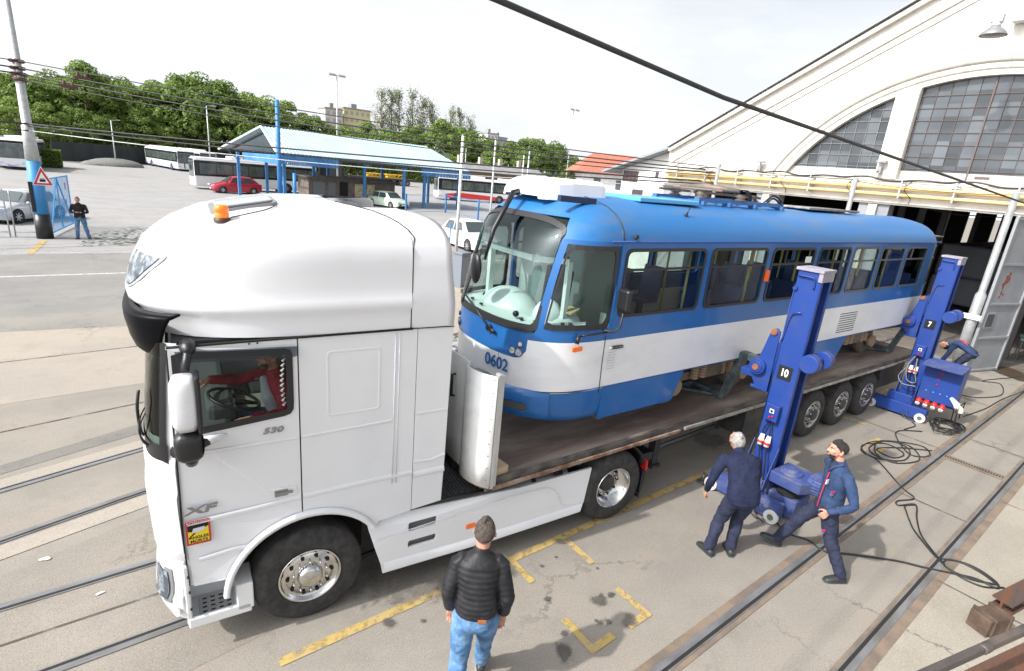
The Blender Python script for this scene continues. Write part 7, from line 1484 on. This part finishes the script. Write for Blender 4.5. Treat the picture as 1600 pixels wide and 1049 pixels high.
# blue mesh gate
gt_ = root('mesh_gate', (0, 0, 0), 0, 'blue steel mesh gate standing open beside the leaning pole', 'gate'); gb = mat('gate_blue', (.06, .30, .60), .5); a, b = Vector((-1.45, 30.2, .15)), Vector((-.75, 33.7, .15)); U = Vector((0, 0, 2.2))
m = MB()
for p, q in ((a, b), (a+U, b+U), (a, a+U), (b, b+U), (a.lerp(b, .5), a.lerp(b, .5)+U), (a, a.lerp(b, .5)+U), (b, a.lerp(b, .5)+U)): m.bar(p, q, .05, .05)
m.build('gate_frame', gb, gt_); m = MB()
for k in range(1, 46): p = a.lerp(b, k/46); m.bar(p, p+U, .008, .008)
for k in range(1, 28): m.bar(a+U*k/28, b+U*k/28, .008, .008)
m.build('wire_mesh', gb, gt_); m = MB(); m.cbox(a.lerp(b, .85)+U*.8, (.02, .15, .3), rz=-.2); m.build('gate_notice', redl, gt_)
gr_ = root('tube_railing', (0, 0, 0), 0, 'grey tubular railing frames in front of the silver car', 'railing')
for k in range(3):
    x0 = -4.6+1.0*k; m = MB(); m.tube([(x0, 30.1, 0), (x0+.02, 30.1, 1.9), (x0+.82, 30.1, 1.9), (x0+.84, 30.1, 0)], .028, 6); m.tube([(x0, 30.1, 1.2), (x0+.84, 30.1, 1.2)], .02, 6); m.tube([(x0, 30.1, .2), (x0+.84, 30.1, .2)], .02, 6); m.build('railing_frame', galv, gr_)
# fence by the yard
fe = root('yard_fence', (0, 0, 0), 0, 'low blue wire fence between the canopy and the white hatchback', 'fence'); P = [(22, 44), (27.5, 46.5), (27.3, 40.5), (27.1, 34), (27, 28)]
m = MB()
for x, y in P: m.box(x-.06, x+.06, y-.06, y+.06, 0, 1.75)
m.build('post', cbl, fe); m = MB()
for i in range(len(P)-1):
    for z in (.15, 1.65): m.bar((*P[i], z), (*P[i+1], z), .03, .04)
    for k in range(1, 40): x, y = [P[i][j]+(P[i+1][j]-P[i][j])*k/40 for j in (0, 1)]; m.bar((x, y, .15), (x, y, 1.65), .006, .006)
m.build('wire_panel', cbl, fe)
# cabinet
cb_ = root('service_cabinet', (10.7, 16.7, 0), .3, 'grey metal service cabinet on a concrete plinth by the road', 'cabinet'); m = MB(); m.box(-.25, .25, -.2, .2, .14, 1.35); m.box(-.28, .28, -.23, .23, 1.35, 1.42); m.build('cabinet_body', mat('cabinet_grey', (.16, .18, .21), .6), cb_, bevel=.015); m = MB(); m.box(-.4, .4, -.35, .35, 0, .139); m.build('plinth', gold, cb_); m = MB(); m.box(-.2, .2, -.215, -.201, .25, 1.25); m.build('cabinet_door', mat('cabinet_grey2', (.19, .21, .24), .6), cb_)
# ================================================================ WIRES
wm = mat('wire_dark', (.03, .03, .032), .6)
def wire(P0, P1, sag, r, lab, mt=wm, n_=24):
    P0, P1 = Vector(P0), Vector(P1); pts = [P0.lerp(P1, k/n_)-Vector((0, 0, sag*4*(k/n_)*(1-k/n_))) for k in range(n_+1)]; m = MB(); m.tube(pts, r, 6); return tag(m.build('overhead_wire', mt, fixn=False), lab, 'wire')
wire((-1.5, 2.02, 5.17), (3.02, 2.0, 4.92), 0, .018, 'thick black cable crossing the sky above the tram, upper end') if 0 else None
m = MB(); m.tube([(-2, 2, 5.19), (1.36, 2, 5.045), (3.02, 2, 4.925), (11.44, 2, 4.64), (19, 2.4, 4.5)], .0135, 8); tag(m.build('overhead_cable', wm, fixn=False), 'thick black cable crossing the sky from the top centre to the right edge', 'cable')
for k, (z0, z1, r_) in enumerate(((6.75, 5.35, .022), (6.5, 5.2, .03), (6.3, 5.1, .03), (6.1, 5.0, .022))): wire((-1.6, 29.5, z0), (20.9, 14-.3*k, z1), .25+.08*k, r_, ('topmost', 'second', 'third', 'lowest')[k]+' wire of the upper bundle from the leaning pole to the hall')
for k, (z0, z1, r_) in enumerate(((4.5, 4.75, .035), (4.42, 4.65, .03), (4.25, 4.55, .018))): wire((-1.6, 29.5, z0), (20.9, 13.8-.3*k, z1), .12+.12*k, r_, ('top', 'middle', 'bottom')[k]+' wire of the lower bundle from the leaning pole to the hall', wm if k != 2 else galv)
for k, (z0, z1, r_) in enumerate(((6.75, 7.0, .02), (6.5, 6.8, .03), (6.3, 6.6, .03), (4.5, 4.7, .035), (4.25, 4.6, .02))): wire((-1.6, 29.5, z0), (-14, 27, z1), .1, r_, ('top', 'second', 'third', 'fourth', 'lowest')[k]+' wire running out of the left edge from the leaning pole')
for k, (x, y, z) in enumerate(((.3, 28.3, 6.35), (-.15, 28.4, 6.0))): m = MB(); m.cbox((x, y, z), (.5, .1, .12)); m.cyl((x-.15, y, z), (x-.15, y, z+.2), .05, n=8); m.cyl((x+.1, y, z-.1), (x+.1, y, z+.18), .06, n=8); tag(m.build('line_insulator', mat('clamp_rust', (.10, .05, .04), .8)), 'rusty insulator block on the %s wires beside the leaning pole' % ('upper', 'lower')[k], 'insulator')
for k, (a, b) in enumerate((((19.6, 12.6, 5.35), (19.6, 7.62, 5.15)), ((19.6, 7.62, 5.1), (19.5, 3.62, 5.0)))): wire(a, b, .1, .012, ('wire between the short pole and the thin pole at the hall', 'wire between the thin pole and the thick pole at the hall', 'thin trolley wire above the tram roof')[k])
# ================================================================ VEHICLES
tyre = rubber; cglass = mat('car_glass', (.05, .065, .07), .06, spec=.8); alu_s = mat('small_alloy', (.5, .5, .52), .3, .7)
def swheel(par, c, r, w, s):
    t = root('wheel', c, 0, None, None); t.parent = par; m = MB(); m.lathe([(-s*w, r*.6), (-s*w, r*.93), (-s*w*.8, r), (-s*w*.2, r), (0, r*.93), (0, r*.64)], n=24); m.build('tyre', tyre, t)
    m = MB(); m.lathe([(0, r*.64), (-s*.02, r*.58), (-s*.07, r*.5), (-s*.07, 0.001)], n=24); m.build('rim_dish', mat('rim_shadow', (.05, .05, .05), .6), t)
    m = MB()
    for k in range(7): a = 2*pi*k/7; m.bar((r*.08*cos(a), -s*.02, r*.08*sin(a)), (r*.6*cos(a), -s*.012, r*.6*sin(a)), .03+.02, .05, up=(cos(a+1.57), 0, sin(a+1.57)))
    m.cyl((0, -s*.04, 0), (0, -s*.005, 0), r*.16, n=12); m.build('rim', alu_s, t)
def car(loc, rz, L, W, H, paint, lab, tall=0, wb=.62, rear=.0, s=1.0):
    r = root('parked_car', loc, rz, lab, 'car'); r.scale = (s, s, s); w = W/2; h = L/2; hb = H*.62; ff = .9
    def sec(x, zb, wb_, zt, cr): return [(x, -wb_*.96, zb), (x, -wb_, zb+.15), (x, -wb_*1.0, (zb+zt)*.55), (x, -wb_*.97, zt-.05), (x, -wb_*.9, zt), (x, -wb_*.5, zt+cr), (x, 0, zt+cr*1.25), (x, wb_*.5, zt+cr), (x, wb_*.9, zt), (x, wb_*.97, zt-.05), (x, wb_, (zb+zt)*.55), (x, wb_, zb+.15), (x, wb_*.96, zb)]
    st = [(h, .32, w*.70, .52, 0), (h-.04, .24, w*.80, .62, .01), (h-.18, .20, w*.93, .68, .02), (h-.5, .18, w*.99, .76+tall*.1, .03), (h-.95, .18, w, .86+tall*.12, .04), (h-1.25, .18, w, .93+tall*.12, .03), (0, .18, w, hb, .02), (-h+.9, .18, w, hb+.02, .02), (-h+.3, .2, w*.98, hb+.02, .03), (-h+.08, .24, w*.92, hb-.08-rear*.1, .02), (-h, .32, w*.84, hb-.22, 0)]
    m = MB(); rows = [sec(*q) for q in st]; m.grid(rows); o = len(m.v)-len(rows)*13; m.f.append(list(range(13))[::-1]); m.mi.append(0); m.sm.append(False); m.f.append([len(rows)*13-13+k for k in range(13)]); m.mi.append(0); m.sm.append(False); m.build('body', paint, r)
    x0, x1, x2, x3 = h-1.15, h-1.85, -h+.95-rear*.3, -h+.22+rear*.45; zb = hb-.03; gw, rw_ = w*.93, w*.74
    m = MB(); rows = []
    for x, z, ww, z2 in ((x0, .90+tall*.12, gw, .92+tall*.12), (x1, zb, gw, H-.06), ((x1+x2)/2, zb, gw, H), (x2, zb, gw, H-.05), (x3, zb, gw*.97, zb+.03)):
        rows.append([(x, -ww, min(z, z2)), (x, -(ww+(rw_-ww)*.92), z2-.05 if z2-z > .1 else z2), (x, -rw_*.85 if z2-z > .1 else -ww*.8, z2), (x, 0, z2+.02), (x, rw_*.85 if z2-z > .1 else ww*.8, z2), (x, (ww+(rw_-ww)*.92), z2-.05 if z2-z > .1 else z2), (x, ww, min(z, z2))])
    m.grid(rows, sm=True); m.build('cabin', paint, r)
    def q4(nm, P, n_off): mm = MB(); mm.add([Vector(p)+Vector(n_off) for p in P], [tuple(range(len(P)))], False); return mm.build(nm, cglass, r, fixn=False)
    zf = .92+tall*.12; q4('windscreen', [(x0-.06, -gw*.86, zf+.03), (x0-.06, gw*.86, zf+.03), (x1+.06, rw_*.86, H-.09), (x1+.06, -rw_*.86, H-.09)], (.03, 0, .03))
    q4('rear_window', [(x3+.08, -gw*.8, zb+.06), (x3+.08, gw*.8, zb+.06), (x2-.05, rw_*.84, H-.09), (x2-.05, -rw_*.84, H-.09)], (-.03, 0, .03))
    for s_ in (-1, 1):
        for a0, a1, b0, b1 in ((x0-.35, (x1+x2)/2+.06, x1-.02, (x1+x2)/2+.04), ((x1+x2)/2-.02, x2-.02+.25*(x3-x2), (x1+x2)/2-.04, x2+.04)):
            yb, yt = s_*(gw+.004), s_*(rw_+(gw-rw_)*.16+.004); z1_ = zb+.04; z2_ = H-.11; q4('side_window', [(a0, yb, z1_), (a1, yb, z1_), (b1, yt, z2_), (b0, yt, z2_)], (0, s_*.012, 0))
        m = MB(); m.sphere((h-1.45, s_*(w+.09), zb+.05), (.08, .1, .07), 8, 6); m.build('wing_mirror', paint, r)
        m = MB(); m.cbox((h-.10, s_*w*.66, .66+tall*.08), (.28, .34, .13), rz=-s_*.35); m.build('headlight', clear, r, bevel=.02); m = MB(); m.cbox((-h+.10, s_*w*.78, .82+tall*.08), (.16, .22, .2)); m.build('tail_light', redl, r, bevel=.02)
        for x in (h-.85, h-.85-L*wb): swheel(r, (x, s_*(w+.014), .32), .32, .2, s_)
        m = MB(); m.cbox((h-1.9, s_*(w+.004), hb-.12), (.16, .02, .03)); m.cbox((-h+1.7, s_*(w+.004), hb-.12), (.16, .02, .03)); m.box(h-1.62, h-1.605, s_*w-.004*(1 if s_ < 0 else -1)-.002, s_*w-.004*(1 if s_ < 0 else -1)+.002, .3, hb-.04); m.build('door_handle', blackp, r)
        m = MB(); 
        for x in (h-.85, h-.85-L*wb): m.lathe([(0, .36), (.004*s_, .365), (.004*s_, .0)], (x, s_*(w+.002), .33), 'Y', 20)
        m.build('wheel_well', dark, r)
    m = MB(); m.cbox((h-.02, 0, .42), (.06, W*.6, .14)); m.build('grille', blackp, r); m = MB(); m.cbox((h+.02, 0, .40), (.02, .5, .11)); m.build('number_plate', mat('plate_white', (.7, .7, .7), .4), r); m = MB(); m.box(-h+.2, h-.2, -w*.8, w*.8, .14, .3); m.build('underbody', dark, r)
    return r
silver = mat('car_silver', (.50, .52, .54), .28, .35, coat=.6); wcar = mat('car_white', (.78, .78, .78), .3, coat=.6); rcar = mat('car_red', (.38, .01, .03), .3, coat=.6)
car((-2.78, 35.9, 0), RD(-123), 4.3, 1.77, 1.45, silver, 'silver hatchback parked behind the railing at the far left')
car((-7.2, 45.5, 0), RD(-100), 4.3, 1.75, 1.45, wcar, 'white car at the left edge behind the silver hatchback')
car((17.0, 25.9, 0), RD(-92), 4.2, 1.75, 1.5, wcar, 'white hatchback parked between the truck cab and the tram front', s=1.06)
car((11.4, 59.2, 0), RD(184), 4.4, 1.8, 1.6, rcar, 'red car parked in front of the white bus', tall=.6)
car((23.2, 50.2, 0), RD(-75), 4.5, 1.8, 1.5, mat('car_mint', (.55, .66, .55), .3, coat=.6), 'pale green and white car behind the truck roof')
def bus(loc, rz, L, lab, low, stripe=None, pod=True, artic=False, front=None):
    r = root('city_bus', loc, rz, lab, 'bus'); W, H = 2.5, 3.05; h = L
    m = MB(); m.box(-h, 0, -1.25, 1.25, .32, H-.12); m.build('body', low, r, bevel=.12); m = MB(); m.box(-h+.2, -.2, -1.18, 1.18, H-.2, H); m.build('roof', mat('bus_roof', (.74, .74, .74), .5), r, bevel=.06)
    if pod: m = MB(); m.box(-h*.55, -h*.28, -.9, .9, H, H+.28); m.box(-h*.92, -h*.75, -.9, .9, H, H+.25); m.build('roof_pod', mat('bus_roof', (.74, .74, .74), .5), r, bevel=.08)
    for s_ in (-1, 1):
        m = MB(); m.box(-h+.3, -.02, s_*1.252-.006, s_*1.252+.006, 1.30, 2.76); g_ = m.build('window_band', mat('bus_glass', (.016, .018, .02), .12, spec=.7), r)
        m = MB()
        for k in range(int(L/1.5)): m.box(-.5-1.5*k-1.42, -.5-1.5*k, s_*1.262-.003, s_*1.262+.003, 1.5, 2.5)
        m.build('pane', mat('bus_pane', (.05, .065, .06), .1, spec=.8, col2=(.11, .13, .12), sc=.8), g_)
        if stripe: m = MB(); m.poly([[(-1.0, .36), (-1.0, .85), (-3, 1.1), (-h+4.5, .9), (-h+.4, .5), (-h+.4, .36)]], lambda a, b: (a, s_*1.256, b), dirv=(0, s_*.004, 0)); m.build('livery', stripe, r)
        for x in (-2.7, -h+3.3): swheel(r, (x, s_*1.27, .48), .48, .3, s_); m = MB(); m.lathe([(0, .57), (.003*s_, .58), (.003*s_, .0)], (x, s_*1.264, .48), 'Y', 22); m.build('wheel_well', dark, r)
        m = MB(); m.tube([(.0, s_*1.15, 2.6), (.3, s_*1.35, 2.5), (.3, s_*1.38, 2.0)], .03, 6); m.cbox((.3, s_*1.38, 2.0), (.08, .16, .45)); m.build('mirror', blackp, r)
        m = MB(); m.cbox((.01, s_*.92, .72), (.08, .4, .2)); m.build('headlight', clear, r, bevel=.03)
    m = MB(); m.box(-.02, .015, -1.12, 1.12, 1.15, 2.62); m.build('windscreen', mat('bus_screen', (.06, .08, .085), .08, spec=.8, col2=(.14, .17, .17), sc=1.2), r, bevel=.05); m = MB(); m.box(-.02, .02, -1.1, 1.1, 2.64, 2.88); m.build('destination_display', dark, r)
    m = MB(); m.box(-.02, .03, -1.15, 1.15, .34, .58); m.build('bumper', front or low, r, bevel=.03); m = MB(); m.box(.03, .04, -.26, .26, .5, .62); m.build('number_plate', mat('plate_white', (.7, .7, .7), .4), r)
    m = MB(); m.box(-h-.02, -h+.01, -1.0, 1.0, 1.6, 2.6); m.build('rear_window', cglass, r)
    return r
bw_ = mat('bus_white', (.70, .71, .72), .35, coat=.3); lil = mat('bus_lilac', (.30, .33, .60), .4, col2=(.65, .66, .7), sc=1.5, lo=.48, hi=.52); bred = mat('bus_red', (.55, .03, .03), .35, coat=.3); bbl = mat('bus_blue', (.05, .30, .50), .35)
bus((8.3, 63.3, 0), RD(183), 12, 'white city bus with black window band behind the red car', bw_)
bus((36.9, 65.2, 0), RD(165), 12, 'white city bus with red lower side at the right of the canopy', bw_, bred)
bus((49.2, 66.5, 0), RD(165), 9, 'light blue bus just behind the red and white bus', bbl)
bus((-5.9, 77.2, 0), RD(-95), 12, 'white and lilac bus facing the camera at the far left', bw_, lil, front=lil); bus((-9.6, 80, 0), RD(-95), 12, 'white bus half hidden behind the far left bus', bw_)
bus((12.2, 97.5, 0), RD(-80), 16, 'white and lilac bus parked by the screen fence left of the white bus', bw_, lil); bus((15.4, 99, 0), RD(-80), 12, 'second white bus parked by the screen fence right of the lilac bus', bw_)
ft = root('flatbed_truck', (37.5, 97, 0), RD(-8), 'black lorry with flatbed trailer carrying yellow machine frames far behind the canopy', 'truck')
m = MB(); m.box(-4, -1.6, -1.2, 1.2, .6, 3.3); m.build('cab', mat('lorry_black', (.03, .03, .032), .4), ft, bevel=.15); m = MB(); m.box(-4.03, -3.99, -1.0, 1.0, 1.9, 3.0); m.build('windscreen', cglass, ft); m = MB(); m.box(-1.5, 12, -1.2, 1.2, 1.0, 1.25); m.box(-1.5, -1.3, -1.2, 1.2, 1.25, 2.4); m.build('deck', chassis, ft)
for x in (-3.2, -.8, 7.6, 8.9, 10.2):
    for s_ in (-1, 1): swheel(ft, (x, s_*1.2, .5), .5, .3, s_)
for k, (x, l) in enumerate(((2.6, 2.6), (6.3, 3.4))):
    m = MB(); 
    for j in range(4): m.bar((x+l*j/4, -1, 1.3), (x+l*(j+1)/4, -1, 1.9), .12, .12); m.bar((x+l*j/4, 1, 1.9), (x+l*(j+1)/4, 1, 1.3), .12, .12)
    m.box(x, x+l, -1.05, -.9, 1.25, 1.4); m.box(x, x+l, -1.0, 1.0, 1.8, 1.95); m.box(x+.2, x+l*.5, -.8, .8, 1.3, 1.8)
    o = m.build('machine_frame', mat('machine_yellow', (.60, .36, .03), .5)); tag(o, ('smaller yellow machine frame at the front of the distant flatbed', 'larger yellow machine frame at the rear of the distant flatbed')[k], 'machine frame'); o.matrix_world = Matrix.Translation((37.5, 97, 0)) @ Matrix.Rotation(RD(-8), 4, 'Z')

# every loose piece of these parts is an object of its own
for o in list(bpy.data.objects):
    if o.type == 'MESH' and o.name.split('.')[0] in ('body_crease', 'corner_post', 'dash_knobs', 'door_plug', 'fascia', 'fuel_tank', 'grille', 'grille_rim', 'grip_slot', 'hand_hole', 'indicator', 'pier_wall', 'pipe_hanger', 'post', 'push_button', 'rivets', 'roller_pin', 'roof_pod', 'side_skirt', 'spring', 'tank_strap', 'timber_block', 'wheel_nut', 'wheel_well', 'window', 'window_pier', 'window_sticker', 'eyes', 'iris', 'door_handle', 'cable_coil'):
        if o.name.startswith('rivets') or o.name.startswith('dash_knobs') or o.name.startswith('eyes'): o.name = {'r': 'rivet', 'd': 'dash_knob', 'e': 'eye'}[o.name[0]]
        split_loose(o)

for o in bpy.data.objects:
    if o.parent is None and 'category' in o and 'group' not in o:
        g = {'parked_car': 'cars parked in the yard', 'city_bus': 'buses parked in the yard', 'overhead_wire': 'overhead wires', 'street_lamp': 'slim street lamps in the yard', 'light_mast': 'floodlight masts', 'wire_pole': 'light grey poles in front of the hall', 'power_cable': 'black cables on the ground', 'apartment_block': 'distant apartment blocks', 'line_insulator': 'insulators on the wires', 'machine_frame': 'yellow machine frames on the distant flatbed', 'parked_tram': 'trams inside the hall', 'steel_beam': 'rusty steel beams'}.get(o.name.split('.')[0])
        if g: o['group'] = g
